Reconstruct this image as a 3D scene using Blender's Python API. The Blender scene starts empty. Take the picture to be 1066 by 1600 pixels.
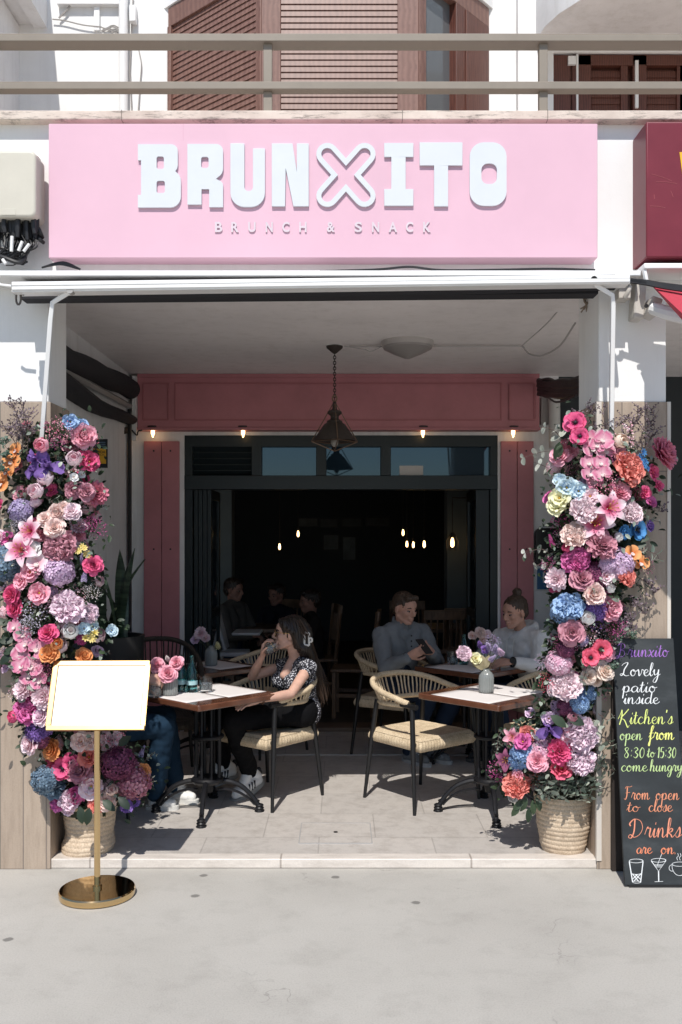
import bpy, bmesh, math, random
from mathutils import Vector, Matrix, Euler, Quaternion, noise
R = math.radians
PI = math.pi
SC = bpy.context.scene
COL = SC.collection
# ------------------------------------------------------------------ camera, sky, sun, exposure
F, CX, CY, EYE = 1500.0, 533.0, 840.0, 1.70        # focal length and horizon in photograph pixels, eye height in metres
cam_d = bpy.data.cameras.new('camera')
cam = bpy.data.objects.new('camera', cam_d)
COL.objects.link(cam)
cam.location = (0, 0, EYE)
cam.rotation_euler = (R(90), 0, 0)
cam_d.sensor_fit = 'VERTICAL'
cam_d.sensor_height = 36.0
cam_d.lens = 36.0 * F / 1600.0
cam_d.shift_y = (CY - 800.0) / 1600.0
cam_d.clip_start = 0.05
cam_d.clip_end = 2000
SC.camera = cam
LIGHT = Vector((0.09, 0.738, -1.0)).normalized()    # the way the sunlight travels
w = bpy.data.worlds.new('World')
SC.world = w
w.use_nodes = True
nt = w.node_tree
nt.nodes.clear()
sky = nt.nodes.new('ShaderNodeTexSky')
sky.sky_type = 'NISHITA'
sky.sun_disc = False
sky.sun_elevation = math.asin(-LIGHT.z)
sky.sun_rotation = math.atan2(-LIGHT.x, -LIGHT.y)
sky.air_density = 1.0
sky.dust_density = 0.4
sky.ozone_density = 2.5
bg = nt.nodes.new('ShaderNodeBackground')
bg.inputs['Strength'].default_value = 0.105
wo = nt.nodes.new('ShaderNodeOutputWorld')
nt.links.new(sky.outputs[0], bg.inputs[0])
nt.links.new(bg.outputs[0], wo.inputs[0])
sd = bpy.data.lights.new('sun', 'SUN')
sd.energy = 4.2
sd.angle = R(0.5)
sd.color = (1.0, 0.96, 0.905)
sun = bpy.data.objects.new('sun', sd)
COL.objects.link(sun)
sun.location = (-3, -10, 14)
sun.rotation_euler = LIGHT.to_track_quat('-Z', 'Y').to_euler()
SC.view_settings.view_transform = 'Standard'
SC.view_settings.look = 'None'
SC.view_settings.exposure = 0.16
SC.view_settings.gamma = 1.0
SC.cycles.use_denoising = True
SC.cycles.max_bounces = 10
SC.cycles.diffuse_bounces = 5
SC.cycles.transparent_max_bounces = 16
SC.cycles.sample_clamp_indirect = 6.0

# ------------------------------------------------------------------ helpers
def P(px, py, D):
    """the point at distance D that the photograph shows at pixel px, py"""
    return Vector(((px - CX) * D / F, D, EYE - (py - CY) * D / F))
def XX(px, D): return (px - CX) * D / F
def ZZ(py, D): return EYE - (py - CY) * D / F

class MB:
    """collects shapes; build() links them as ONE mesh object"""
    def __init__(s): s.v, s.f, s.m, s.t = [], [], [], []
    def add(s, vs, fs, mi=0, ts=None):
        o = len(s.v)
        s.v += [tuple(p) for p in vs]
        s.t += (list(ts) if ts is not None else [0.0] * len(vs))
        s.f += [tuple(i + o for i in q) for q in fs]
        s.m += [mi] * len(fs)
        return s
    def box(s, x0, x1, y0, y1, z0, z1, mi=0):
        x0, x1 = min(x0, x1), max(x0, x1); y0, y1 = min(y0, y1), max(y0, y1); z0, z1 = min(z0, z1), max(z0, z1)
        vs = [(x0,y0,z0),(x1,y0,z0),(x1,y1,z0),(x0,y1,z0),(x0,y0,z1),(x1,y0,z1),(x1,y1,z1),(x0,y1,z1)]
        return s.add(vs, [(0,3,2,1),(4,5,6,7),(0,1,5,4),(1,2,6,5),(2,3,7,6),(3,0,4,7)], mi)
    def obox(s, c, size, rot=None, mi=0):
        a, b, d = [q / 2 for q in size]
        Rm = rot if rot is not None else Matrix.Identity(3)
        vs = [Vector(c) + Rm @ Vector(q) for q in ((-a,-b,-d),(a,-b,-d),(a,b,-d),(-a,b,-d),(-a,-b,d),(a,-b,d),(a,b,d),(-a,b,d))]
        return s.add(vs, [(0,3,2,1),(4,5,6,7),(0,1,5,4),(1,2,6,5),(2,3,7,6),(3,0,4,7)], mi)
    def quad(s, a, b, c, d, mi=0): return s.add([a, b, c, d], [(0,1,2,3)], mi)
    def tube(s, pts, r, n=8, closed=False, mi=0, cap=True, flat=None):
        pts = [Vector(p) for p in pts]
        k = len(pts)
        rs = [r] * k if isinstance(r, (int, float)) else list(r)
        vs, fs = [], []
        up = None
        for i, p in enumerate(pts):
            if closed: t = pts[(i + 1) % k] - pts[i - 1]
            else: t = pts[min(i + 1, k - 1)] - pts[max(i - 1, 0)]
            if t.length < 1e-9: t = Vector((0,0,1))
            t.normalize()
            if up is None:
                up = Vector((0,0,1)) if abs(t.z) < .9 else Vector((1,0,0))
            a = (up - t * up.dot(t))
            if a.length < 1e-6: a = t.orthogonal()
            a.normalize(); b = t.cross(a); up = a
            for j in range(n):
                q = 2 * PI * j / n
                fa = flat if flat else 1.0
                vs.append(p + (a * math.cos(q) * fa + b * math.sin(q)) * rs[i])
        seg = k if closed else k - 1
        for i in range(seg):
            for j in range(n):
                fs.append((i*n+j, i*n+(j+1)%n, ((i+1)%k)*n+(j+1)%n, ((i+1)%k)*n+j))
        if cap and not closed:
            fs.append(tuple(range(n-1, -1, -1))); fs.append(tuple((k-1)*n+j for j in range(n)))
        return s.add(vs, fs, mi)
    def lathe(s, prof, c=(0,0,0), n=24, mi=0, Rm=None, rfun=None):
        vs, fs = [], []
        c = Vector(c)
        for i, (r, z) in enumerate(prof):
            for j in range(n):
                a = 2 * PI * j / n
                rr = r * (rfun(a, z) if rfun else 1)
                p = Vector((rr * math.cos(a), rr * math.sin(a), z))
                vs.append(c + (Rm @ p if Rm is not None else p))
        for i in range(len(prof) - 1):
            for j in range(n):
                fs.append((i*n+j, i*n+(j+1)%n, (i+1)*n+(j+1)%n, (i+1)*n+j))
        if prof[0][0] > 1e-6: fs.append(tuple(range(n-1, -1, -1)))
        if prof[-1][0] > 1e-6: fs.append(tuple((len(prof)-1)*n+j for j in range(n)))
        return s.add(vs, fs, mi)
    def ell(s, c, r, Rm=None, n=10, mi=0):
        if isinstance(r, (int, float)): r = (r, r, r)
        vs, fs = [], []
        c = Vector(c)
        m = max(4, n * 2 // 3)
        for i in range(m + 1):
            th = PI * i / m
            for j in range(n):
                a = 2 * PI * j / n
                p = Vector((r[0]*math.sin(th)*math.cos(a), r[1]*math.sin(th)*math.sin(a), r[2]*math.cos(th)))
                vs.append(c + (Rm @ p if Rm is not None else p))
        for i in range(m):
            for j in range(n):
                fs.append((i*n+j, (i+1)*n+j, (i+1)*n+(j+1)%n, i*n+(j+1)%n))
        return s.add(vs, fs, mi)
    def prism(s, poly, fn, t0, t1, mi=0):
        k = len(poly)
        vs = [fn(a, b, t0) for a, b in poly] + [fn(a, b, t1) for a, b in poly]
        fs = [tuple(range(k)), tuple(range(2*k-1, k-1, -1))]
        for i in range(k): fs.append((i, i + k, (i+1) % k + k, (i+1) % k))
        return s.add(vs, fs, mi)
    def grid(s, fn, nu, nv, mi=0, tf=None, closeu=False):
        vs, fs, ts = [], [], []
        for i in range(nv + 1):
            for j in range(nu + (0 if closeu else 1)):
                vs.append(fn(j / nu, i / nv)); ts.append(tf(j / nu, i / nv) if tf else 0)
        w_ = nu if closeu else nu + 1
        for i in range(nv):
            for j in range(nu):
                fs.append((i*w_+j, i*w_+(j+1)%w_, (i+1)*w_+(j+1)%w_, (i+1)*w_+j))
        return s.add(vs, fs, mi, ts)
    def mesh(s, name, mats=(), smooth=35, attr=False, fix=True):
        me = bpy.data.meshes.new(name)
        me.from_pydata(s.v, [], s.f)
        for m in mats: me.materials.append(m)
        if len(mats) > 1: me.polygons.foreach_set('material_index', s.m)
        if attr:
            a = me.attributes.new('t', 'FLOAT', 'POINT')
            a.data.foreach_set('value', s.t)
        if fix:
            bm = bmesh.new(); bm.from_mesh(me)
            bmesh.ops.remove_doubles(bm, verts=bm.verts, dist=1e-6)
            bmesh.ops.recalc_face_normals(bm, faces=bm.faces)
            bm.to_mesh(me); bm.free()
        if smooth:
            me.polygons.foreach_set('use_smooth', [True] * len(me.polygons))
            if smooth < 180: me.set_sharp_from_angle(angle=R(smooth))
        me.update()
        return me
    def build(s, name, mats, parent=None, bevel=0, smooth=35, attr=False, world=True, fix=True, seg=2):
        if not isinstance(mats, (list, tuple)): mats = [mats]
        o = link(name, s.mesh(name, mats, smooth, attr, fix), parent, world)
        if bevel:
            b = o.modifiers.new('bevel', 'BEVEL'); b.width = bevel; b.segments = seg; b.limit_method = 'ANGLE'; b.angle_limit = R(40)
            b.harden_normals = False
        return o

def wpos(o):
    p = Vector((0, 0, 0))
    while o is not None:
        p = p + o.location; o = o.parent
    return p
def link(name, me, parent=None, world=True):
    o = bpy.data.objects.new(name, me)
    COL.objects.link(o)
    if parent is not None:
        o.parent = parent
        if world: o.location = -wpos(parent)
    return o
def tag(o, label=None, cat=None, group=None, kind=None):
    if label: o['label'] = label
    if cat: o['category'] = cat
    if group: o['group'] = group
    if kind: o['kind'] = kind
    return o
def thing(name, label, cat, loc=(0,0,0), rz=0, group=None):
    o = bpy.data.objects.new(name, None)
    o.empty_display_size = .1
    COL.objects.link(o)
    o.location = loc; o.rotation_euler = (0, 0, rz)
    return tag(o, label, cat, group)
def struct(o): o['kind'] = 'structure'; return o
def kids(o): return [c for c in COL.objects if c.parent is o]
def dup(root, loc, rz, label, group=None):
    """a copy of a thing with copies of its parts and sub-parts"""
    r = root.copy(); COL.objects.link(r); r.location = loc; r.rotation_euler = (0, 0, rz); r['label'] = label
    if group: r['group'] = group
    for ch in kids(root):
        c = ch.copy(); COL.objects.link(c); c.parent = r
        for g in kids(ch):
            d = g.copy(); COL.objects.link(d); d.parent = c
    return r
def fill(outers_and_holes, fn, t0, t1, bevel=0.0):
    """a flat outline with holes, made solid between t0 and t1 along fn(a, b, t)"""
    cu = bpy.data.curves.new('outline', 'CURVE'); cu.dimensions = '2D'; cu.fill_mode = 'BOTH'
    for poly in outers_and_holes:
        sp = cu.splines.new('POLY'); sp.points.add(len(poly) - 1)
        for i, (a, b) in enumerate(poly): sp.points[i].co = (a, b, 0, 1)
        sp.use_cyclic_u = True
    cu.extrude = 0.5
    o = bpy.data.objects.new('outline', cu); COL.objects.link(o)
    dg = bpy.context.evaluated_depsgraph_get()
    me = bpy.data.meshes.new_from_object(o.evaluated_get(dg))
    bpy.data.objects.remove(o); bpy.data.curves.remove(cu)
    mb = MB()
    vs = [fn(v.co.x, v.co.y, t0 if v.co.z < 0 else t1) for v in me.vertices]
    mb.add(vs, [tuple(p.vertices) for p in me.polygons])
    bpy.data.meshes.remove(me)
    return mb
def textmesh(body, fn, height, t0, t1, spacing=1.0, width=None, align='CENTER', bold=0.0):
    """type set in Blender's own face, fitted to a cap height (and width), around fn(0, 0)"""
    cu = bpy.data.curves.new('type', 'FONT'); cu.body = body; cu.size = 1; cu.extrude = .5; cu.space_character = spacing; cu.offset = bold
    o = bpy.data.objects.new('type', cu); COL.objects.link(o)
    dg = bpy.context.evaluated_depsgraph_get()
    me = bpy.data.meshes.new_from_object(o.evaluated_get(dg))
    bpy.data.objects.remove(o); bpy.data.curves.remove(cu)
    xs = [v.co.x for v in me.vertices]; ys = [v.co.y for v in me.vertices]
    k = height / max(1e-6, max(ys) - min(ys)); kx = k if width is None else width / (max(xs) - min(xs))
    xc = (max(xs) + min(xs)) / 2 if align == 'CENTER' else min(xs); yc = (max(ys) + min(ys)) / 2
    mb = MB()
    mb.add([fn((v.co.x - xc) * kx, (v.co.y - yc) * k, t0 if v.co.z < 0 else t1) for v in me.vertices], [tuple(p.vertices) for p in me.polygons])
    bpy.data.meshes.remove(me)
    return mb
def rrect(x0, x1, y0, y1, r, k=6):
    out = []
    for cx, cy, a0 in ((x1-r,y1-r,0),(x0+r,y1-r,90),(x0+r,y0+r,180),(x1-r,y0+r,270)):
        for i in range(k + 1):
            a = R(a0 + 90 * i / k); out.append((cx + r*math.cos(a), cy + r*math.sin(a)))
    return out
def crom(pts, k=6, closed=False):
    """smooth curve through points"""
    pts = [Vector(p) for p in pts]
    n = len(pts); out = []
    if n < 3 and not closed: return pts
    for i in range(n if closed else n - 1):
        p0 = pts[(i-1) % n] if (closed or i > 0) else pts[0]*2 - pts[1]
        p1 = pts[i]; p2 = pts[(i+1) % n]
        p3 = pts[(i+2) % n] if (closed or i + 2 < n) else pts[-1]*2 - pts[-2]
        for j in range(k):
            t = j / k
            out.append(.5*((2*p1) + (p2-p0)*t + (2*p0-5*p1+4*p2-p3)*t*t + (3*p1-p0-3*p2+p3)*t**3))
    if not closed: out.append(pts[-1])
    return out

# ------------------------------------------------------------------ materials
MATS = {}
def mat(name, col, rough=.6, var=.12, scale=6.0, bump=0.0, bscale=80.0, metal=0.0, spec=.5, coat=0.0, trans=0.0, ior=1.45, emit=0.0, sheen=0.0, stretch=(1,1,1), tint=None, coords='Object', big=0.0, sss=0.0):
    if name in MATS: return MATS[name]
    m = bpy.data.materials.new(name); m.use_nodes = True
    N, L = m.node_tree.nodes, m.node_tree.links
    b = N['Principled BSDF']
    c = (*col, 1)
    b.inputs['Base Color'].default_value = c
    b.inputs['Roughness'].default_value = rough
    b.inputs['Metallic'].default_value = metal
    b.inputs['Specular IOR Level'].default_value = spec
    b.inputs['IOR'].default_value = ior
    b.inputs['Coat Weight'].default_value = coat
    b.inputs['Coat Roughness'].default_value = .08
    b.inputs['Transmission Weight'].default_value = trans
    if sheen: b.inputs['Sheen Weight'].default_value = sheen
    if sss:
        b.inputs['Subsurface Weight'].default_value = sss; b.inputs['Subsurface Radius'].default_value = (.012, .005, .003)
    if emit:
        b.inputs['Emission Color'].default_value = c; b.inputs['Emission Strength'].default_value = emit
    tc = N.new('ShaderNodeTexCoord'); mp = N.new('ShaderNodeMapping'); mp.inputs['Scale'].default_value = stretch
    L.new(tc.outputs[coords], mp.inputs[0])
    if var:
        nz = N.new('ShaderNodeTexNoise'); nz.inputs['Scale'].default_value = scale; nz.inputs['Detail'].default_value = 6; nz.inputs['Roughness'].default_value = .65
        L.new(mp.outputs[0], nz.inputs['Vector'])
        mr = N.new('ShaderNodeMapRange'); mr.inputs[1].default_value = .25; mr.inputs[2].default_value = .75
        mr.inputs[3].default_value = 0; mr.inputs[4].default_value = 1
        L.new(nz.outputs[0], mr.inputs[0])
        mx = N.new('ShaderNodeMix'); mx.data_type = 'RGBA'
        lo = tuple(max(0, q * (1 - var)) for q in col); hi = tuple(min(1, q * (1 + var * .7)) for q in col)
        if tint: lo = tint
        mx.inputs[6].default_value = (*lo, 1); mx.inputs[7].default_value = (*hi, 1)
        L.new(mr.outputs[0], mx.inputs[0]); L.new(mx.outputs[2], b.inputs['Base Color'])
        rr = N.new('ShaderNodeMapRange'); rr.inputs[3].default_value = max(.02, rough * .85); rr.inputs[4].default_value = min(1, rough * 1.15)
        L.new(nz.outputs[0], rr.inputs[0]); L.new(rr.outputs[0], b.inputs['Roughness'])
        if emit: L.new(mx.outputs[2], b.inputs['Emission Color'])
    if bump:
        n2 = N.new('ShaderNodeTexNoise'); n2.inputs['Scale'].default_value = bscale; n2.inputs['Detail'].default_value = 4
        L.new(mp.outputs[0], n2.inputs['Vector'])
        bp = N.new('ShaderNodeBump'); bp.inputs['Strength'].default_value = bump; bp.inputs['Distance'].default_value = .004
        L.new(n2.outputs[0], bp.inputs['Height']); L.new(bp.outputs[0], b.inputs['Normal'])
    MATS[name] = m
    return m
def nodes(m): return m.node_tree.nodes, m.node_tree.links, m.node_tree.nodes['Principled BSDF']
def newmat(name, rough=.6):
    m = bpy.data.materials.new(name); m.use_nodes = True
    m.node_tree.nodes['Principled BSDF'].inputs['Roughness'].default_value = rough
    MATS[name] = m
    return m
def nz(N, L, vec, scale, detail=5, rough=.6):
    n = N.new('ShaderNodeTexNoise'); n.inputs['Scale'].default_value = scale; n.inputs['Detail'].default_value = detail; n.inputs['Roughness'].default_value = rough
    if vec is not None: L.new(vec, n.inputs['Vector'])
    return n.outputs[0]
def ramp(N, L, fac, stops):
    r = N.new('ShaderNodeValToRGB')
    while len(r.color_ramp.elements) < len(stops): r.color_ramp.elements.new(.5)
    for e, (p, c) in zip(r.color_ramp.elements, stops):
        e.position = p; e.color = (*c, 1) if isinstance(c, tuple) else (c, c, c, 1)
    L.new(fac, r.inputs[0])
    return r.outputs[0]
def mixc(N, L, fac, a, b, mode='MIX'):
    x = N.new('ShaderNodeMix'); x.data_type = 'RGBA'; x.blend_type = mode
    for s, i in ((fac, 0), (a, 6), (b, 7)):
        if hasattr(s, 'links'): L.new(s, x.inputs[i])
        elif i == 0: x.inputs[0].default_value = s
        else: x.inputs[i].default_value = (*s, 1)
    return x.outputs[2]
def math_(N, L, op, a, b=0.0):
    x = N.new('ShaderNodeMath'); x.operation = op
    for s, i in ((a, 0), (b, 1)):
        if hasattr(s, 'links'): L.new(s, x.inputs[i])
        else: x.inputs[i].default_value = s
    return x.outputs[0]
def objvec(N, L, scale=(1,1,1), rot=(0,0,0), loc=(0,0,0)):
    tc = N.new('ShaderNodeTexCoord'); mp = N.new('ShaderNodeMapping')
    mp.inputs['Scale'].default_value = scale; mp.inputs['Rotation'].default_value = rot; mp.inputs['Location'].default_value = loc
    L.new(tc.outputs['Object'], mp.inputs[0]); return mp.outputs[0]
def bumpn(N, L, b, h, strength=.3, dist=.004):
    bp = N.new('ShaderNodeBump'); bp.inputs['Strength'].default_value = strength; bp.inputs['Distance'].default_value = dist
    L.new(h, bp.inputs['Height']); L.new(bp.outputs[0], b.inputs['Normal'])

def m_pavement():
    m = newmat('pavement_concrete', .85); N, L, b = nodes(m)
    v = objvec(N, L)
    big = nz(N, L, v, .9, 6, .6); mid = nz(N, L, v, 5, 8, .7); fine = nz(N, L, v, 140, 3, .6)
    c = ramp(N, L, big, [(.25, (.375,.356,.323)), (.5, (.43,.410,.373)), (.75, (.472,.452,.415))])
    c2 = ramp(N, L, mid, [(.3, (.74,.73,.72)), (.5, (1,1,1)), (.72, (1.0,.99,.98))])
    c = mixc(N, L, .45, c, c2, 'MULTIPLY')
    f2 = ramp(N, L, fine, [(.3, .72), (.55, 1.0)])
    c = mixc(N, L, .5, c, f2, 'MULTIPLY')
    vo = N.new('ShaderNodeTexVoronoi'); vo.voronoi_dimensions = '2D'; vo.inputs['Scale'].default_value = 1.7; vo.inputs['Randomness'].default_value = 1
    L.new(v, vo.inputs['Vector'])
    dist = math_(N, L, 'ADD', vo.outputs['Distance'], math_(N, L, 'MULTIPLY', nz(N, L, v, 30, 3), .035))
    sp = ramp(N, L, dist, [(.046, .36), (.058, 1.0)])
    keep = math_(N, L, 'GREATER_THAN', N.new('ShaderNodeSeparateColor').outputs[0], .58)
    sepn = keep.node.inputs[0].links[0].from_node
    L.new(vo.outputs['Color'], sepn.inputs[0])
    c = mixc(N, L, math_(N, L, 'MULTIPLY', keep, .85), c, mixc(N, L, 1.0, c, sp, 'MULTIPLY'))
    # hairline cracks
    wv = N.new('ShaderNodeTexVoronoi'); wv.feature = 'DISTANCE_TO_EDGE'; wv.inputs['Scale'].default_value = .55
    vv = N.new('ShaderNodeVectorMath'); vv.operation = 'ADD'
    nv = N.new('ShaderNodeTexNoise'); nv.inputs['Scale'].default_value = 3.0; nv.inputs['Detail'].default_value = 5; L.new(v, nv.inputs['Vector'])
    L.new(v, vv.inputs[0]); L.new(nv.outputs[1], vv.inputs[1]); L.new(vv.outputs[0], wv.inputs['Vector'])
    ck = ramp(N, L, wv.outputs['Distance'], [(.0, .55), (.004, 1.0)])
    gate = ramp(N, L, nz(N, L, v, 1.3, 2), [(.52, 0.0), (.6, 1.0)])
    c = mixc(N, L, math_(N, L, 'MULTIPLY', gate, .7), c, mixc(N, L, 1.0, c, ck, 'MULTIPLY'))
    L.new(c, b.inputs['Base Color'])
    bumpn(N, L, b, math_(N, L, 'ADD', fine, mid), .35, .003)
    return m
def m_tiles(name, c1, c2, mortar, w_, h_, off=.5, rough=.5, rot=(0,0,0), loc=(0,0,0), ms=.006, grain=(3, 3, 3), gs=4, upright=False):
    m = newmat(name, rough); N, L, b = nodes(m)
    v = objvec(N, L, (1,1,1), rot, loc)
    if upright:                                    # planks that stand on end: rows run up the wall
        tc = N.new('ShaderNodeTexCoord'); sp = N.new('ShaderNodeSeparateXYZ'); cm = N.new('ShaderNodeCombineXYZ')
        L.new(tc.outputs['Object'], sp.inputs[0]); L.new(sp.outputs[2], cm.inputs[0]); L.new(math_(N, L, 'ADD', math_(N, L, 'ADD', sp.outputs[0], sp.outputs[1]), loc[1]), cm.inputs[1])
        v = cm.outputs[0]
    br = N.new('ShaderNodeTexBrick'); br.offset = off
    br.inputs['Color1'].default_value = (*c1, 1); br.inputs['Color2'].default_value = (*c2, 1); br.inputs['Mortar'].default_value = (*mortar, 1)
    br.inputs['Scale'].default_value = 1; br.inputs['Mortar Size'].default_value = ms; br.inputs['Brick Width'].default_value = w_; br.inputs['Row Height'].default_value = h_
    br.inputs['Mortar Smooth'].default_value = .1
    L.new(v, br.inputs['Vector'])
    g = N.new('ShaderNodeMapping'); g.inputs['Scale'].default_value = grain; L.new(v, g.inputs[0])
    n1 = nz(N, L, g.outputs[0], gs, 8, .7)
    c = mixc(N, L, .7, br.outputs[0], ramp(N, L, n1, [(.3, (.66,.64,.62)), (.55, (1,1,1)), (.8, (1.0,.98,.95))]), 'MULTIPLY')
    n2 = nz(N, L, v, 130, 3)
    c = mixc(N, L, .25, c, ramp(N, L, n2, [(.35, .7), (.6, 1.0)]), 'MULTIPLY')
    L.new(c, b.inputs['Base Color'])
    h = math_(N, L, 'ADD', math_(N, L, 'MULTIPLY', br.outputs[1], -1.0), math_(N, L, 'MULTIPLY', n1, .25))
    bumpn(N, L, b, h, .4, .002)
    return m
def m_plaster(name, col, stain=.12):
    m = newmat(name, .85); N, L, b = nodes(m)
    v = objvec(N, L)
    a = nz(N, L, v, 1.6, 7, .7)
    st = N.new('ShaderNodeMapping'); st.inputs['Scale'].default_value = (9, 9, .6); L.new(v, st.inputs[0])
    s2 = nz(N, L, st.outputs[0], 1.0, 6, .7)
    c = mixc(N, L, 1.0, col, ramp(N, L, a, [(.3, 1 - stain), (.6, 1.0)]), 'MULTIPLY')
    c = mixc(N, L, .6, c, ramp(N, L, s2, [(.28, (1 - stain*1.6, 1 - stain*1.7, 1 - stain*1.9)), (.5, (1,1,1))]), 'MULTIPLY')
    L.new(c, b.inputs['Base Color'])
    bumpn(N, L, b, math_(N, L, 'ADD', nz(N, L, v, 110, 4), nz(N, L, v, 18, 3)), .18, .003)
    return m
def m_wood(name, dark, light, scale=6, stretch=(1, 12, 12), rough=.4, coat=0.0):
    m = newmat(name, rough); N, L, b = nodes(m)
    v = objvec(N, L, stretch)
    n1 = nz(N, L, v, scale, 8, .65)
    w1 = N.new('ShaderNodeTexWave'); w1.inputs['Scale'].default_value = scale * .5; w1.inputs['Distortion'].default_value = 5; w1.inputs['Detail'].default_value = 3
    L.new(v, w1.inputs['Vector'])
    f = math_(N, L, 'ADD', math_(N, L, 'MULTIPLY', n1, .7), math_(N, L, 'MULTIPLY', w1.outputs[1], .3))
    L.new(ramp(N, L, f, [(.3, dark), (.7, light)]), b.inputs['Base Color'])
    b.inputs['Coat Weight'].default_value = coat; b.inputs['Coat Roughness'].default_value = .12
    bumpn(N, L, b, f, .12, .002)
    return m
def m_stained_stone():
    m = newmat('weathered_stone', .8); N, L, b = nodes(m)
    v = objvec(N, L); g = objvec(N, L, (1.2, 1, 9))
    base = ramp(N, L, nz(N, L, v, 5, 6), [(.3, (.52,.43,.37)), (.7, (.72,.63,.55))])
    s_ = ramp(N, L, nz(N, L, g, 5.5, 9, .8), [(.52, 0.0), (.62, 1.0)])
    c = mixc(N, L, math_(N, L, 'MULTIPLY', s_, .7), base, (.09,.075,.065))
    L.new(c, b.inputs['Base Color']); bumpn(N, L, b, nz(N, L, v, 60, 4), .3)
    return m

WHITE = m_plaster('white_plaster', (.80,.80,.79), .07)
WHITE2 = m_plaster('aged_white_plaster', (.76,.76,.76), .14)
CEIL = m_plaster('ceiling_paint', (.84,.80,.79), .10)
PAVE = m_pavement()
FLOOR = m_tiles('porch_floor_tile', (.525,.485,.445), (.49,.455,.42), (.39,.36,.33), .62, .45, .5, .45, (0,0,0), (.12,.1,0), .0035)
MARBLE = m_tiles('marble_step', (.69,.63,.57), (.66,.60,.54), (.4,.35,.31), .98, 3.0, .0, .4, (0,0,0), (.31,0,0), .005, (1.5, 6, 6), 3)
CLAD = m_tiles('wood_look_tile', (.43,.345,.27), (.36,.285,.222), (.22,.18,.15), 1.02, .118, .37, .55, (0,0,0), (.22,.012,0), .0035, (1.2, 9, 9), 3, upright=True)
STONE = m_stained_stone()
PINKSIGN = mat('pink_sign_paint', (.685,.435,.525), .45, .05, 2.0, .03, 200)
LETTER = mat('white_letter_paint', (.63,.66,.69), .4, .03, 6)
PINKWOOD = mat('dusty_pink_paint', (.47,.185,.205), .5, .14, 4, .1, 60)
PINKLINE = mat('pink_moulding_paint', (.42,.15,.165), .5, .08, 4)
RAIL = mat('taupe_metal_paint', (.25,.215,.175), .45, .08, 8, .03)
BROWN = m_wood('brown_shutter_wood', (.155,.077,.060), (.215,.115,.09), 5, (3, 3, 3), .5)
DKBROWN = m_wood('dark_red_wood', (.075,.024,.016), (.13,.045,.03), 5, (6, 6, 1.5), .45)  # red wood, deepened in colour to stand in for the balcony's shade
BLACKM = mat('black_metal', (.018,.018,.019), .42, .2, 20, .08, 120)
BLACKF = mat('black_fabric', (.022,.022,.026), .85, .2, 12, .2, 160)
WHITEM = mat('white_metal_paint', (.78,.78,.77), .35, .05, 8)
GREYM = mat('grey_metal_paint', (.36,.35,.34), .5, .1, 10)
DOORGREEN = mat('dark_green_frame_paint', (.010,.017,.020), .4, .15, 6, .03)
INTERIOR = mat('unlit_wall_tone', (.030,.036,.040), .8, .2, 2)  # the room's lack of light put into its wall colour
INTERPANEL = mat('darkened_interior_plaster', (.10,.12,.125), .8, .15, 3)  # plaster colour darkened for the unlit room
DKFLOOR = m_tiles('darkened_interior_floor', (.07,.055,.045), (.055,.045,.038), (.02,.018,.016), 1.2, .2, .5, .5)  # floor colour darkened for the unlit room
def m_glass(name, tint=(.012,.026,.040), rough=.02):
    m = mat(name, tint, rough, 0, spec=.7, ior=1.6); m.node_tree.nodes['Principled BSDF'].inputs['Specular Tint'].default_value = (.62, .84, 1.0, 1); return m  # blue tint stands in for the sky's colour in reflections
PANE = m_glass('dark_window_glass')
BULB = mat('warm_bulb', (1.0,.62,.27), .3, 0, emit=6.0)
# ------------------------------------------------------------------ ground
DP, DD = 4.92, 8.2             # distance of the pillar fronts and of the door wall
FZ = .045                      # porch floor
CZ = ZZ(588, DD)               # porch ceiling
g = MB(); g.quad((-70,-70,0),(70,-70,0),(70,90,0),(-70,90,0)); struct(g.build('pavement', PAVE))
g = MB(); g.quad((-7,5.02,FZ),(7,5.02,FZ),(7,DD+.1,FZ),(-7,DD+.1,FZ)); struct(g.build('porch_floor', FLOOR))
g = MB(); g.box(-7, 7, DP + .012, 5.02, .001, FZ + .004); struct(g.build('step_edge', MARBLE, bevel=.004))
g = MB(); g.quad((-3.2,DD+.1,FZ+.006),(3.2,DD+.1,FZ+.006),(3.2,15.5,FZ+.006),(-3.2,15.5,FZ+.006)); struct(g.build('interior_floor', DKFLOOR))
# access cover in the porch floor
t = thing('floor_access_cover', 'square tile access cover with a thin metal rim set in the porch floor', 'access cover', P(525,1302,5.37))
a0 = P(470,1318,2482/478.); a1 = P(582,1287,2482/447.)
x0, x1, y0, y1 = -.225, .165, a0.y, a1.y
g = MB(); g.box(x0, x1, y0, y1, FZ-.01, FZ+.003); g.build('cover_tile', FLOOR, t)
g = MB()
for q in ((x0-.006,x1+.006,y0-.006,y0),(x0-.006,x1+.006,y1,y1+.006),(x0-.006,x0,y0,y1),(x1,x1+.006,y0,y1)): g.box(*q, FZ-.01, FZ+.0045)
g.build('rim', GREYM, t)
g = MB(); g.lathe([(.012,0),(.012,.003),(.0,.003)], ((x0+x1)/2,(y0+y1)/2+.01,FZ+.003), 12); g.build('lifting_hole', BLACKM, t)

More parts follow.
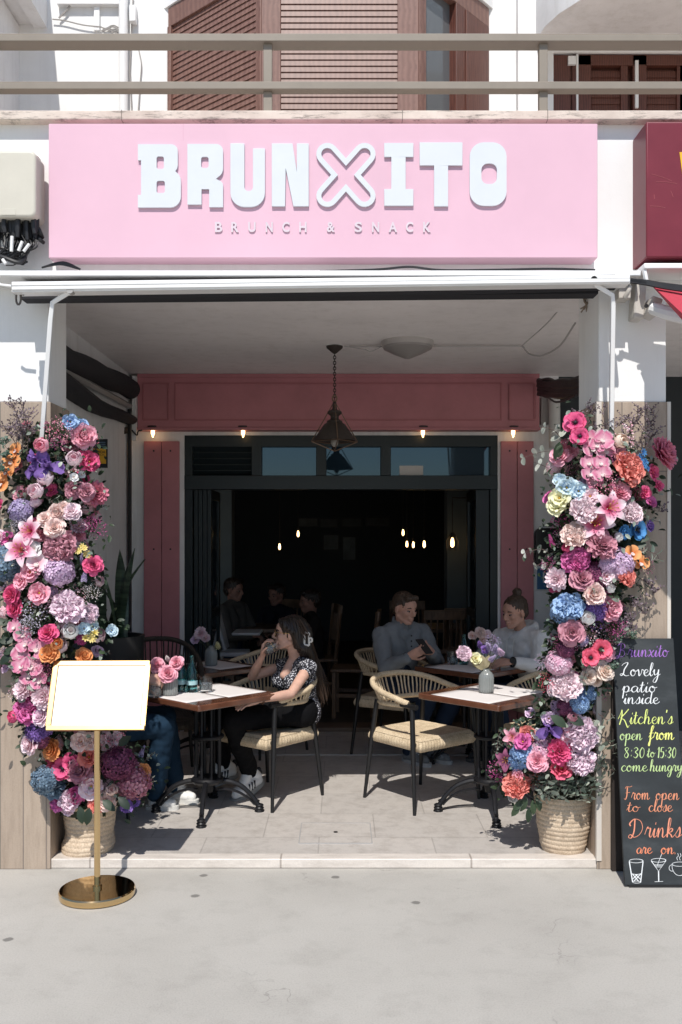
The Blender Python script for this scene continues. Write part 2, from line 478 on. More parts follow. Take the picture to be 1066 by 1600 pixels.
# ------------------------------------------------------------------ the building
bld = thing('cafe_building', 'white two storey building with a pink fronted cafe porch and brown bay window', 'building', (0, 6.5, 0))
PL, PR = XX(79, DP), XX(933, DP)          # inner edges of the two pillars
PRX = XX(1046, DP)
zt = ZZ(628, DP)                          # top of the wood look tile
def pillar(x0, x1, y1, name):
    p = MB(); p.box(x0 + .012, x1 - .012, DP + .012, y1 - .012, zt, CZ); o = p.build(name, WHITE, bld, bevel=.006)
    q = MB(); q.box(x0, x1, DP, y1, FZ + .0 if False else .0, zt + .0); q.build('tile_cladding', CLAD, o, bevel=.002)
    return o
pillar(-2.35, PL, 5.26, 'pillar')
pr = pillar(PR, PRX, 5.36, 'pillar')
q = MB(); q.box(PR - .004, PR + .022, DP - .006, DP + .02, FZ, zt); q.box(PRX - .012, PRX + .006, DP - .006, DP + .02, FZ, zt); q.build('corner_trim', mat('pale_trim', (.62,.57,.51), .5, .05), pr)
# ceiling and slab
q = MB(); q.box(-7, 7, DP + .10, 15.5, CZ, CZ + .12); q.build('ceiling', CEIL, bld)
q = MB(); q.box(-7, 7, 5.05, 15.5, CZ + .12, 3.80); q.build('floor_slab', WHITE2, bld)
zl0, zl1 = ZZ(187, 4.86), ZZ(172, 4.86)
q = MB(); q.box(-7, 7, DP, 5.05, ZZ(452, DP), zl0); q.build('fascia', WHITE, bld)
q = MB(); q.box(-7, 7, 4.86, 9.0, zl0, zl1); q.build('coping', STONE, bld, bevel=.006)
for px in (190, 629, 856):
    q = MB(); q.box(XX(px, 4.86) - .0015, XX(px, 4.86) + .0015, 4.8585, 4.90, zl0 - .001, zl1 + .001); q.build('coping_joint', mat('joint_grey', (.2,.17,.15), .9, .1), bld)
# back wall of the porch around the door
XL, XR = XX(207, DD), XX(873, DD)
dx0, dx1, dz1 = XX(288, DD), XX(778, DD), ZZ(680, DD)
q = MB(); q.box(XL, dx0, DD, DD + .18, FZ, CZ); q.box(dx1, XR, DD, DD + .18, FZ, CZ); q.box(dx0, dx1, DD, DD + .18, dz1, CZ)
q.build('front_wall', WHITE2, bld)
q = MB(); q.box(-7, XL, 5.26, 5.36, FZ, CZ - .001) if False else q.box(XL - .12, XL, 5.3, DD + .18, FZ, CZ - .001); q.build('side_wall', WHITE2, bld)
# neighbours to the right, darkness of the unlit passage put into their colour
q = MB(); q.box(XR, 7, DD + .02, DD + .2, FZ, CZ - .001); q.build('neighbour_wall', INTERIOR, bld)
q = MB(); q.box(XR + .02, XR + .12, 6.9, DD + .02, FZ, ZZ(700, 6.9)); q.build('passage_dark_block', BLACKF, bld)  # black block stands in for the dark open passage
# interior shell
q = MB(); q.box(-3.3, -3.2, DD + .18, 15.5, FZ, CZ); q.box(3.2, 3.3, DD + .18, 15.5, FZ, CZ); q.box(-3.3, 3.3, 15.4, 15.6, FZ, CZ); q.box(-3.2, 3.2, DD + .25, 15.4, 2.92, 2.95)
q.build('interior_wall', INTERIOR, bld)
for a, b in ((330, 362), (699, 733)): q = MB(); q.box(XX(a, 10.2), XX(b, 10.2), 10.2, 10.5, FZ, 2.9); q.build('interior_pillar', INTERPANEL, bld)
# pink lintel and pilasters
DLn = DD - .13
lx0, lx1, lz1, lz0 = XX(215, DLn), XX(843, DLn), CZ - .002, ZZ(668, DLn)
lin = MB(); lin.box(lx0, lx1, DLn, DD, lz0, lz1); lin.box(lx0 - .008, lx1 + .008, DLn - .012, DD, lz0 - .022, lz0); lin.box(lx0, lx1, DLn - .01, DLn, lz1 - .03, lz1)
lo = lin.build('lintel_panel', PINKWOOD, bld, bevel=.003)
q = MB()
for a, b in ((223, 264), (273, 784), (795, 836)):
    xa, xb, za, zb = XX(a, DLn), XX(b, DLn), ZZ(657, DLn), ZZ(598, DLn)
    for s in ((xa,xb,za,za+.012),(xa,xb,zb-.012,zb),(xa,xa+.012,za+.012,zb-.012),(xb-.012,xb,za+.012,zb-.012)):
        q.box(s[0], s[1], DLn - .007, DLn, s[2], s[3])
q.build('moulding', PINKLINE, lo, bevel=.003)
for a, b in ((226, 281), (782, 833)):
    q = MB(); xm = XX((a+b)/2, DD)
    q.box(XX(a, DD), xm - .0025, DD - .03, DD, FZ, ZZ(690, DD)); q.box(xm + .0025, XX(b, DD), DD - .03, DD, FZ, ZZ(690, DD))
    o = q.build('pink_pilaster', PINKWOOD, bld, bevel=.003)
    for py in (705, 858, 1000):
        for dxp in (-12, 14): s = MB(); s.lathe([(.008,0),(.008,.004),(0,.005)], (XX((a+b)/2 + dxp, DD), DD - .03, ZZ(py, DD)), 10, 0, Matrix.Rotation(R(90), 3, 'X')); s.build('screw', BLACKM, o)
# door frame with transom
D2 = DD + .02
def pbox(mb, a, b, c, d, D0, D1, D=D2): mb.box(XX(a, D), XX(b, D), D0, D1, ZZ(d, D), ZZ(c, D))
fr = MB()
pbox(fr, 288, 778, 680, 697, D2, D2+.12); pbox(fr, 288, 778, 743, 765, D2 - .015, D2+.13)
pbox(fr, 288, 301, 697, 1150, D2, D2+.12); pbox(fr, 766, 778, 697, 1150, D2, D2+.12)
for a, b in ((393, 409), (494, 510), (595, 611)): pbox(fr, a, b, 697, 743, D2, D2+.12)
fr.box(XX(288, D2), XX(301, D2), D2, D2+.12, FZ, ZZ(1150, D2)); fr.box(XX(766, D2), XX(778, D2), D2, D2+.12, FZ, ZZ(1150, D2))
fo = fr.build('door_frame', DOORGREEN, bld, bevel=.004)
for a, b in ((409, 494), (510, 595), (611, 766)):
    q = MB(); pbox(q, a, b, 697, 743, D2+.05, D2+.056); q.build('transom_pane', PANE, fo)
q = MB(); pbox(q, 301, 393, 697, 743, D2+.06, D2+.07)
for k in range(5): 
    z = ZZ(739 - k*9.5, D2); q.obox((XX(347, D2), D2+.045, z), (XX(393, D2)-XX(301, D2), .004, .05), Matrix.Rotation(R(35), 3, 'X'))
q.build('ventilation_louvre', DOORGREEN, fo)
q = MB(); pbox(q, 625, 662, 727, 742, D2+.044, D2+.049); q.build('paper_notice', mat('notice_paper', (.55,.53,.5), .8, .05), fo)
# threshold
q = MB(); q.box(dx0, dx1, DD - .02, DD + .22, FZ, FZ + .035); q.build('threshold', mat('threshold_wood', (.16,.11,.08), .5, .2), bld, bevel=.004)
q = MB(); q.box(-1.3, 1.3, 7.30, 7.325, FZ, FZ + .004); q.build('floor_strip', mat('pale_metal_strip', (.5,.5,.48), .4, .1), bld)
# folded door leaves at either side of the opening
for s, px0, px1 in ((1, 302, 330), (-1, 745, 765)):
    lf = MB(); n = 4
    for k in range(n):
        x = XX(px0 + (px1 - px0) * (k + .5) / n, D2)
        lf.box(x - .017, x + .017, D2 + .03, D2 + .10, FZ+.04, ZZ(765, D2)); lf.box(x - .017, x + .017, D2 + .58, D2 + .65, FZ+.04, ZZ(765, D2))
        lf.box(x - .017, x + .017, D2 + .10, D2 + .58, FZ+.04, FZ+.16); lf.box(x - .017, x + .017, D2 + .10, D2 + .58, ZZ(765, D2) - .08, ZZ(765, D2))
        lf.box(x - .017, x + .017, D2 + .10, D2 + .58, FZ+.95, FZ+1.02)
    o = lf.build('folding_door', DOORGREEN, bld, bevel=.003)
    gl = MB()
    for k in range(n):
        x = XX(px0 + (px1 - px0) * (k + .5) / n, D2); gl.box(x - .003, x + .003, D2 + .10, D2 + .58, FZ+.16, ZZ(765, D2) - .08)
    gl.build('door_glass', PANE, o)
# ------------------------------------------------------------------ upper floor
DF, DN = 8.6, 7.77
ZT = ZZ(45, DF)
wx0, wx1 = XX(267, DF), XX(760, DF)
cx0, cx1 = XX(413, DN), XX(650, DN)
q = MB(); q.box(-7, wx0, DF, DF + .25, zl1, 9); q.box(wx1, XX(865, DF), DF, DF + .25, zl1, 9); q.box(wx0, wx1, DF, DF + .25, ZT, 9); q.box(XX(865, DF), 7, DF, DF + .25, ZZ(82, DF), 9)
q.box(XX(806, DF), XX(840, DF), DF - .12, DF, zl1, 9)
q.build('upper_wall', WHITE, bld)
bay = MB()   # white roof of the bay
rf = [(wx0 - .06, DF), (cx0 - .04, DN - .06), (cx1 + .04, DN - .06), (wx1 + .06, DF)]
bay.prism(rf, lambda a, b, t: (a, b, t), ZT + .18, ZT + .5)
bo = bay.build('bay_window', WHITE, bld)
def face(p0, p1):
    """frame of one side of the bay: u along the side, w outwards"""
    a, b = Vector((p0[0], p0[1], 0)), Vector((p1[0], p1[1], 0)); u = (b - a); L_ = u.length; u.normalize(); wv = Vector((u.y, -u.x, 0))
    return (lambda s, z, o=0: a + u * s + Vector((0,0,z)) + wv * o), L_
def fbox(mb, fn, s0, s1, z0, z1, o0, o1):
    vs = [fn(s, z, o) for s in (s0, s1) for z in (z0, z1) for o in (o0, o1)]
    mb.add(vs, [(0,1,3,2),(4,6,7,5),(0,4,5,1),(2,3,7,6),(0,2,6,4),(1,5,7,3)])
def louvres(mb, fn, s0, s1, z0, z1, pitch=.05):
    z = z0
    while z < z1:
        mb.add([fn(s0, z, .0135), fn(s1, z, .0135), fn(s1, z + pitch*1.05, .004), fn(s0, z + pitch*1.05, .004), fn(s0, z, .0075), fn(s1, z, .0075), fn(s1, z + pitch*1.05, -.002), fn(s0, z + pitch*1.05, -.002)],
               [(0,1,2,3),(4,7,6,5),(0,4,5,1),(1,5,6,2),(2,6,7,3),(3,7,4,0)])
        z += pitch
hdr = .17
fm, lv = MB(), MB()
fn, Ls = face((wx0, DF), (cx0, DN))
fbox(fm, fn, 0, Ls, ZT, ZT + hdr, -.08, .03); fbox(fm, fn, 0, .045, zl1, ZT, -.06, .04); fbox(fm, fn, Ls - .06, Ls, zl1, ZT, -.06, .04)
louvres(lv, fn, .045, Ls - .06, zl1, ZT)
fn, Lc = face((cx0, DN), (cx1, DN))
fbox(fm, fn, -.02, Lc + .02, ZT, ZT + hdr, -.08, .03); fbox(fm, fn, -.02, .135, zl1, ZT, -.06, .035); fbox(fm, fn, Lc - .15, Lc + .02, zl1, ZT, -.06, .035)
louvres(lv, fn, .135, Lc - .15, zl1, ZT)
fn, Lr = face((cx1, DN), (wx1, DF))
fbox(fm, fn, 0, Lr, ZT, ZT + hdr, -.08, .03); fbox(fm, fn, 0, .09, zl1, ZT, -.06, .04)
fm.build('window_frame', BROWN, bo, bevel=.004)
lv.build('louvre', BROWN, bo)
gm = MB(); fbox(gm, fn, .55, Lr - .0, zl1, ZT, -.05, .03); fbox(gm, fn, .70, .73, zl1, ZT, .03, .04); gm.build('casement', DKBROWN, bo, bevel=.003)
gm = MB(); fbox(gm, fn, .09, .55, zl1, ZT - .0, -.05, -.04); gm.build('window_pane', m_glass('grey_window_glass', (.12,.125,.13)), bo)
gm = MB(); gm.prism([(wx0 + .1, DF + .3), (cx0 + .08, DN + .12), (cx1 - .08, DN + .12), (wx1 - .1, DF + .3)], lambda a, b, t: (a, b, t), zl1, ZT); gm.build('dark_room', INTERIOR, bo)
# balcony door with shutters, right
DW = DF
q = MB(); q.box(XX(862, DW), 7, DW + .1, DW + .2, zl1, ZZ(82, DW)); so = q.build('door_recess', DKBROWN, bld)
q = MB()
for a, b in ((865, 893), (897, 925), (990, 1003), (1003, 1012)): q.box(XX(a, DW), XX(b, DW), DW + .02, DW + .1, zl1, ZZ(84, DW))
q.box(XX(897, DW), XX(1200, DW), DW + .02, DW + .1, ZZ(100, DW), ZZ(84, DW))
q.build('shutter_frame', DKBROWN, so, bevel=.004)
q = MB()
for a, b in ((905, 972), (1005, 1060), (1075, 1150)):
    def sfn(s, z, o, a=a): return Vector((XX(a, DW) + s, DW + .06 - o, z))
    louvres(q, sfn, 0, XX(b, DW) - XX(a, DW), zl1, ZZ(112, DW), .06)
    q.box(XX(a, DW) - .06, XX(a, DW), DW + .03, DW + .08, zl1, ZZ(100, DW)); q.box(XX(b, DW), XX(b, DW) + .06, DW + .03, DW + .08, zl1, ZZ(100, DW))
q.build('shutter', DKBROWN, so)
q = MB(); q.box(XX(901, DW), XX(904, DW), DW + .0, DW + .02, zl1, ZZ(84, DW)); q.box(XX(993, DW), XX(998, DW), DW + .0, DW + .02, ZZ(168, DW), ZZ(94, DW)); q.box(XX(888, DW), XX(900, DW), DW - .01, DW + .02, ZZ(101, DW), ZZ(88, DW)); q.build('hinge', WHITEM, so)
# rounded upper balcony over that door
zs = ZZ(76, DF)
poly = [(XX(833, DF), DF)]
for k in range(9):
    a = PI - PI/2 * k / 8; poly.append((XX(833, DF) + 1.3 + 1.3*math.cos(a), DF - .15 - 1.1*math.sin(a)))
poly += [(7, DF - 1.25), (7, DF)]
q = MB(); q.prism(poly, lambda a, b, t: (a, b, t), zs, zs + .9); q.build('upper_balcony', WHITE2, bld)
# partition and overhang at the left
q = MB(); q.box(-3.05, -2.88, 4.95, DF, zl1, 6.28); q.build('balcony_partition', WHITE2, bld)
q = MB(); q.box(-7, XX(74, DF), 6.3, DF, ZZ(38, DF), ZZ(38, DF) + .5); q.box(XX(74, DF) - .12, XX(74, DF) + .0, 6.2, DF, ZZ(44, DF), ZZ(38, DF)); q.build('overhang', WHITE2, bld)
q = MB()
q.tube([(XX(195, DF), DF - .05, zl1), (XX(195, DF), DF - .05, 7.2)], .042, 14); q.build('drain_pipe', WHITEM, bld)
q = MB()
for k in range(4):
    pts = [P(158 + (k%2)*3 + i*5.2, 42 + k*2.2 + math.sin(i*1.3 + k)*2.4, DF - .02) for i in range(7)]
    q.tube(crom(pts, 3), .006, 5)
q.tube(crom([P(82, 30, DF-.03), P(100, 32, DF-.03), P(130, 39, DF-.03), P(158, 42, DF-.03)], 4), .006, 5)
q.tube(crom([P(92, 28, DF-.03), P(104, 16, DF-.03), P(113, 2, DF-.03), P(116, -10, DF-.03)], 4), .009, 5)
q.tube([P(208, -5, DF-.02), P(205, 60, DF-.02), P(203, 110, DF-.02), P(206, 175, DF-.02)], .006, 5)
q.tube(crom([P(217, 78, DF-.02), P(221, 100, DF-.02), P(219, 130, DF-.02), P(216, 175, DF-.02)], 4), .005, 5)
q.build('wall_cable', mat('grey_cable', (.35,.33,.31), .6, .1), bld)
q = MB(); q.box(XX(92, DF), XX(190, DF), DF - .06, DF, ZZ(12, DF), ZZ(4, DF)); q.box(XX(148, DF), XX(157, DF), DF - .03, DF, ZZ(50, DF), ZZ(-5, DF)); q.box(XX(205, DF), XX(215, DF), DF-.08, DF, ZZ(40, DF), ZZ(15, DF)); q.build('wall_bracket', WHITEM, bld, bevel=.004)
# railing
rl = thing('balcony_railing', 'taupe metal balcony railing of two flat bars on square posts above the pink sign', 'railing', (0, 4.95, zl1))
q = MB(); q.box(-7, 7, 4.90, 5.0, ZZ(64, 4.9), ZZ(52, 4.9)); q.build('top_rail', RAIL, rl, bevel=.003)
q = MB(); q.box(-7, 7, 4.90, 4.962, ZZ(139, 4.9), ZZ(127, 4.9)); q.build('middle_rail', RAIL, rl, bevel=.003)
for px in (-10, 419, 848): 
    q = MB(); x = XX(px, 4.95); q.box(x - .022, x + .022, 4.925, 4.965, zl1, ZZ(139, 4.9)); q.box(x - .022, x + .022, 4.925, 4.965, ZZ(127, 4.9), ZZ(64, 4.9)); q.build('post', RAIL, rl, bevel=.002)
# ------------------------------------------------------------------ the pink shop sign
DS = 4.80
sg = thing('shop_sign', 'wide pink shop sign with raised white letters and a small second line under the balcony', 'sign', (XX(504, DS), DS, ZZ(403, DS)))
q = MB(); q.box(XX(76, DS), XX(934, DS), DS, DP, ZZ(403, DS), ZZ(193, DS)); pn = q.build('sign_panel', PINKSIGN, sg, bevel=.004)
q = MB(); q.box(XX(286.2, DS), XX(286.7, DS), DS - .0006, DS, ZZ(220, DS), ZZ(193, DS)); q.build('panel_seam', mat('seam_pink', (.6,.33,.43), .6, 0), sg)
def sfn(a, b, t): return Vector((XX(a, DS), DS - .001 - t, ZZ(-b, DS)))
def letter(polys, th=.013):
    f = fill([[(x, -y) for x, y in p] for p in polys], sfn, 0, th)
    return f.build('letter', LETTER, sg, bevel=.0016 if len(polys) == 1 else 0)
def arc(cx, cy, rx, ry, a0, a1, k=6): return [(cx + rx*math.cos(R(a0+(a1-a0)*i/k)), cy + ry*math.sin(R(a0+(a1-a0)*i/k))) for i in range(k+1)]
def rr2(x0, x1, y0, y1, r): return rrect(x0, x1, y0, y1, r)
letter([[(216.5,227)] + arc(268,236.5,10.6,9.5,-90,0) + [(278.6,260),(277.4,265),(274.5,269),(277.5,271.5),(281,275),(283.0,280),(283.5,285)] + arc(267,308,16.5,17.6,0,90) + [(216.5,325.6),(216.5,306),(221.5,306),(221.5,252),(216.5,252)],
        rr2(245.6,257,246,265.5,3.2), rr2(245.6,258.5,284,303,3.2)])
letter([[(293.7,226.5)] + arc(338,237,11.2,10.5,-90,0) + arc(339,264,10.2,14,0,70,4) + [(338,281)] + arc(340,291,9.2,8,-60,0,3) + [(349.2,325),(327.6,325),(327.6,297),(315.6,297),(315.6,321),(293.7,321)], rr2(315,326.7,246.6,264,3.5)])
letter([[(360.6,225.6),(382.5,225.6)] + [(382.5,293)] + arc(389.1,294,6.6,6,180,0) + [(395.7,233.4),(414.6,233.4)] + arc(392.6,303,22,22,0,90) + arc(382.6,303,22,22,90,180)])
letter([[(425,225.6),(457.5,225.6),(464,267),(464,225.6),(482.8,225.6),(482.8,324),(458.8,324),(447,265.5),(446,324),(425,324)]])
def xout(r, c=(540.7,274.7), e=(29.0,32.6)):
    out = []; a = math.degrees(math.atan2(e[1], e[0])); L_ = math.hypot(*e); angs = [a, 180 - a, 180 + a, 360 - a]
    for i, d in enumerate(angs):
        out += [(c[0] + L_*math.cos(R(d)) + r*math.cos(R(d - 90 + 180*k/10)), c[1] + L_*math.sin(R(d)) + r*math.sin(R(d - 90 + 180*k/10))) for k in range(11)]
        nx = angs[(i+1) % 4] + (360 if i == 3 else 0); th = (nx - d) / 2; dd = r / math.sin(R(th)); out.append((c[0] + dd*math.cos(R(d + th)), c[1] + dd*math.sin(R(d + th))))
    return out
letter([xout(17.2), xout(9.4)])
letter([[(600.3,225),(645.9,225),(645.9,246.7),(633.8,246.7),(633.8,296.8),(645.9,296.8),(645.9,323),(600.3,323),(600.3,296.8),(611.4,296.8),(611.4,246.7),(600.3,246.7)]])
letter([[(655.5,224),(722.4,224),(722.4,260),(700,260),(700,324),(678,324),(678,260),(655.5,260)]])
letter([rr2(733.6,791,224,323,22), rr2(751.8,776,257,289,10)])
for ch, cx in zip('BRUNCH&SNACK', (342,367.5,394,421,447,473.5,517,560,587,614,640,667)):
    b = textmesh(ch, lambda a, b, t, cx=cx: Vector((XX(cx, DS) + a, DS - .001 - t, ZZ(355.3, DS) + b)), .0505, 0, .006, width={'&': .040, 'N': .036, 'A': .042}.get(ch, .037), bold=.028)
    # thicken the strokes a little
    b.build('small_letter', mat('small_letter_paint', (.64,.55,.60), .45, .05), sg)
# ------------------------------------------------------------------ cream utility box with its cables
DB = 4.72
ub = thing('junction_box', 'cream plastic utility box with rounded corners on the wall left of the pink sign', 'utility box', (XX(15, DB), DP, ZZ(341, DB)))
CREAM = mat('cream_plastic', (.58,.55,.47), .45, .06, 5)
q = MB(); q.prism(rrect(XX(-60, DB), XX(56, DB), ZZ(339, DB), ZZ(235, DB), .03), lambda a, b, t: Vector((a, t, b)), DB, DP - .05); q.build('cover', CREAM, ub, bevel=.012, seg=3)
q = MB(); q.prism(rrect(XX(-58, DB), XX(58, DP-.06), ZZ(334, DP-.06), ZZ(240, DP-.06), .015), lambda a, b, t: Vector((a, t, b)), DP - .05, DP); q.build('back_plate', CREAM, ub, bevel=.004)
q = MB()
for py in (256, 276, 300, 322):
    q = MB(); q.box(XX(58, DP-.03), XX(62, DP-.03), DP - .06, DP - .01, ZZ(py + 7, DP), ZZ(py - 5, DP)); q.build('latch', mat('rusty_plastic', (.38,.25,.19), .6, .2), ub)
q = MB(); q.box(XX(3, DB), XX(25, DB), DB - .002, DB, ZZ(336, DB), ZZ(326, DB)); q.build('embossed_panel', CREAM, ub, bevel=.0015)
random.seed(5)
cbm = thing('cable_bundle', 'tangle of black cables with white tags hanging under the cream utility box', 'cables', (XX(20, DP), DP, ZZ(400, DP)))
CABLE = mat('black_cable', (.02,.02,.022), .45, .2, 30)
q = MB()
for k in range(24):
    px = -4 + k * 2.7; D0 = 4.76 + random.random()*.1; ln = 20 + random.random()*16
    q.tube([P(px, 336, D0), P(px + random.uniform(-1,1), 352, D0), P(px + random.uniform(-2,2), 340 + ln, D0)], [.012, .014, .010], 8)
for k in range(34):
    px = random.uniform(-5, 52); D0 = 4.78 + random.random()*.1
    e = (random.uniform(-10, 40), random.uniform(392, 412))
    q.tube(crom([P(px, 365, D0), P(px + random.uniform(-8,8), 385, D0 - .03), P(e[0], e[1], D0), P(e[0] - random.uniform(-15, 30), e[1] - random.uniform(-4, 14), D0)], 6), random.choice((.003, .004, .005)), 6)
q.tube(crom([P(-20, 395, 4.8), P(5, 402, 4.76), P(30, 410, 4.76), P(40, 398, 4.8), P(38, 385, 4.82)], 6), .011, 8)
for k in range(3): q.tube(crom([P(66, 418, 4.85), P(80 + k*4, 415 - k*2, 4.83), P(98 + k*3, 413.5 - k*1.5, 4.83), P(126, 421, 4.85)], 6), .005, 6)
q.tube(crom([P(52, 344, 4.84), P(61, 360, 4.8), P(66, 372, 4.83)], 5), .012, 8); q.tube(crom([P(56, 366, 4.84), P(62, 374, 4.8), P(68, 379, 4.83)], 5), .010, 8)
q.build('cable', CABLE, cbm)
q = MB()
for a, b, c, d in ((19,369,18,393),(35,377,29,392),(46,381,37,393),(4,405,9,412)): q.tube([P(a, b, 4.74), P(c, d, 4.74)], .0085, 6)
q.build('tag', WHITEM, cbm, bevel=.001)
# a flex running along the top of the awning
q = MB(); q.tube(crom([P(500, 424, 4.80), P(590, 421, 4.78), P(640, 417, 4.80), P(690, 422, 4.79), P(780, 421.5, 4.79), P(860, 420, 4.8), P(930, 422, 4.8)], 8), .006, 6)
tag(q.build('flex_cable', CABLE), 'thin black cable lying along the top of the white awning case', 'cable')
# ------------------------------------------------------------------ awnings
aw = thing('rolled_awning', 'closed white awning case with dark rolled fabric and two bent arms spanning the porch opening', 'awning', (-.1, 4.8, 2.9))
q = MB(); q.box(XX(-40, 4.74), XX(1000, 4.74), 4.72, DP, ZZ(433, 4.74), ZZ(424, 4.74)); q.build('awning_case', WHITEM, aw, bevel=.006)
def rail(mb, ya, yb, h, D0, D1, x0=18, x1=985):
    L0, L1 = Vector((XX(x0, D0), D0, ZZ(ya, D0))), Vector((XX(x1, D0), D0, ZZ(yb, D0)))
    vs = []
    for p in (L0, L1):
        for dy, dz in ((0,0),(D1-D0,0),(D1-D0,-h),(0,-h)): vs.append(p + Vector((0, dy, dz)))
    mb.add(vs, [(0,1,2,3),(4,7,6,5),(0,4,5,1),(1,5,6,2),(2,6,7,3),(3,7,4,0)])
q = MB(); rail(q, 440, 428.5, .020, 4.60, 4.70); rail(q, 447.5, 435, .017, 4.596, 4.70); rail(q, 452.5, 439, .012, 4.604, 4.69); o = q.build('front_rail', WHITEM, aw, bevel=.003)
q = MB(); rail(q, 447, 434.5, .006, 4.603, 4.68); q.build('rail_groove', GREYM, o)
q = MB()
q.tube([P(108, 456, 4.74), P(330, 452, 4.74), P(560, 449, 4.74), P(760, 446, 4.74), P(960, 441, 4.74)], [.045, .043, .044, .042, .040], 14)
rail(q, 440, 432, .085, 4.76, 4.86, 32, 935); q.build('fabric_roll', BLACKF, aw)
def arm(pts, name='awning_arm'):
    q = MB(); q.tube(pts, .0155, 4, cap=True); o = q.build(name, WHITEM, aw, bevel=.003, smooth=20)
    q = MB()
    for p in pts[:1]: q.lathe([(.016,-.02),(.016,.02)], p, 12, 0, Matrix.Rotation(R(90), 3, 'X'))
    q.build('pivot', GREYM, o)
arm([P(111, 455, 4.62), P(104, 459, 4.64), P(82, 473, 4.66), P(79, 500, 4.67), P(65, 690, 4.80)])
arm([P(927, 438, 4.62), P(932, 446, 4.64), P(957, 461, 4.66), P(958, 478, 4.67), P(955, 690, 4.80)])
q = MB(); c = P(29, 466, 4.66)
q.tube([c + Vector((0.012*math.cos(a), 0, .026*math.sin(a)*1.2)) for a in [2*PI*k/14 for k in range(14)]], .0055, 6, closed=True); q.tube([P(22, 458, 4.66), P(38, 460, 4.66)], .006, 6)
q.build('crank_eye', mat('brown_steel', (.1,.085,.075), .5, .2), aw)
q = MB(); q.tube([P(-6, 440, 4.66), P(1, 445, 4.66), P(18, 447, 4.66)], .007, 6); q.build('bracket', WHITEM, aw)
# black rolled side blind under the ceiling at the left
sb = thing('side_blind', 'black rolled side blind with a grey rail high on the left porch wall', 'blind', (-1.7, 7, 2.7))
a, b = P(60, 541, 5.45), P(204, 607, 7.98)
q = MB(); q.tube([a + (b - a)*k/8 + Vector((0,0,.008*math.sin(k*2.1))) for k in range(9)], [.075,.078,.074,.08,.076,.078,.082,.08,.082], 16); q.build('fabric_roll', BLACKF, sb)
a2, b2 = P(60, 556, 5.45), P(203, 634, 7.98)
q = MB(); q.tube([a2, b2], .024, 4); q.build('rail', GREYM, sb, smooth=20)
a3, b3 = P(60, 570, 5.45), P(202, 656, 7.98)
q = MB(); q.tube([a3 + (b3 - a3)*k/6 + Vector((0,0,-.05*math.sin(PI*k/6)**2)) for k in range(7)], [.075,.085,.09,.085,.08,.075,.07], 12, flat=.6); q.build('valance', BLACKF, sb)
q = MB(); q.box(XX(201, 8.0), XX(206, 8.0), 7.96, 8.0, FZ, ZZ(640, 8.0)); q.build('guide_post', BLACKM, sb)
q = MB(); q.box(XX(207.5, 8.05), XX(214, 8.05), 8.02, 8.07, ZZ(688, 8.05), ZZ(588, 8.05)); q.build('end_plate', WHITEM, sb)
q = MB()
random.seed(8)
for k in range(9):
    y0 = 668 + random.uniform(-4, 22); q.tube(crom([P(118 + random.uniform(0, 20), y0 + random.uniform(0, 18), 7.0), P(150 + random.uniform(-6,6), y0 + random.uniform(0, 8), 7.4), P(172, y0 + random.uniform(-3, 4), 7.7), P(199, 668 + random.uniform(0, 8), 7.95)], 6), random.choice((.006, .009, .012)), 6)
q.tube(crom([P(206, 672, 8.0), P(214, 680, 8.0), P(216, 674, 8.0), P(222, 672, 8.02)], 5), .006, 6)
tag(q.build('wall_wires', CABLE), 'loose black wires sagging across the left porch wall under the side blind', 'wires')
# alarm sign on the left wall
al = thing('alarm_sign', 'black and yellow alarm notice on the shaded left porch wall beside the flowers', 'sign', (XX(152, 6.9), 6.9, ZZ(708, 6.9)))
xa = -1.72
def afn(a, b, t): return P(a, b, 6.9) + Vector((0, -t, 0))
q = MB(); q.box(XX(128, 6.9), XX(168, 6.9), 6.9, 6.91, ZZ(731, 6.9), ZZ(686, 6.9)); q.build('board', mat('sign_black', (.012,.014,.02), .4, .05), al)
q = MB(); q.box(XX(130, 6.9), XX(166, 6.9), 6.897, 6.899, ZZ(724.5, 6.9), ZZ(701, 6.9)); q.build('yellow_panel', mat('sign_yellow', (.62,.33,.02), .5, .05), al)
SIGNBLK = MATS['sign_black']
tm = textmesh('CONECTADA', lambda a, b, t: Vector((XX(148, 6.9) + a, 6.896 - t, ZZ(706.2, 6.9) + b)), .020, 0, .001, width=.155); 
tm2 = textmesh('ALARMA', lambda a, b, t: Vector((XX(148, 6.9) + a, 6.896 - t, ZZ(711, 6.9) + b)), .008, 0, .001, width=.15)
tm.add(tm2.v, tm2.f); tm.build('lettering', SIGNBLK, al, smooth=0)
q = MB(); 
for y in (691, 694, 697): q.box(XX(150, 6.9), XX(165, 6.9), 6.897, 6.899, ZZ(y + 1, 6.9), ZZ(y - .4, 6.9))
q.lathe([(.024,0),(.024,.002),(.017,.002),(.017,0)], (XX(144, 6.9), 6.898, ZZ(694, 6.9)), 16, 0, Matrix.Rotation(R(90), 3, 'X'))
q.build('emblem', mat('sign_blue_grey', (.10,.16,.24), .5, .05), al)
for m_ in (al,):
    pass
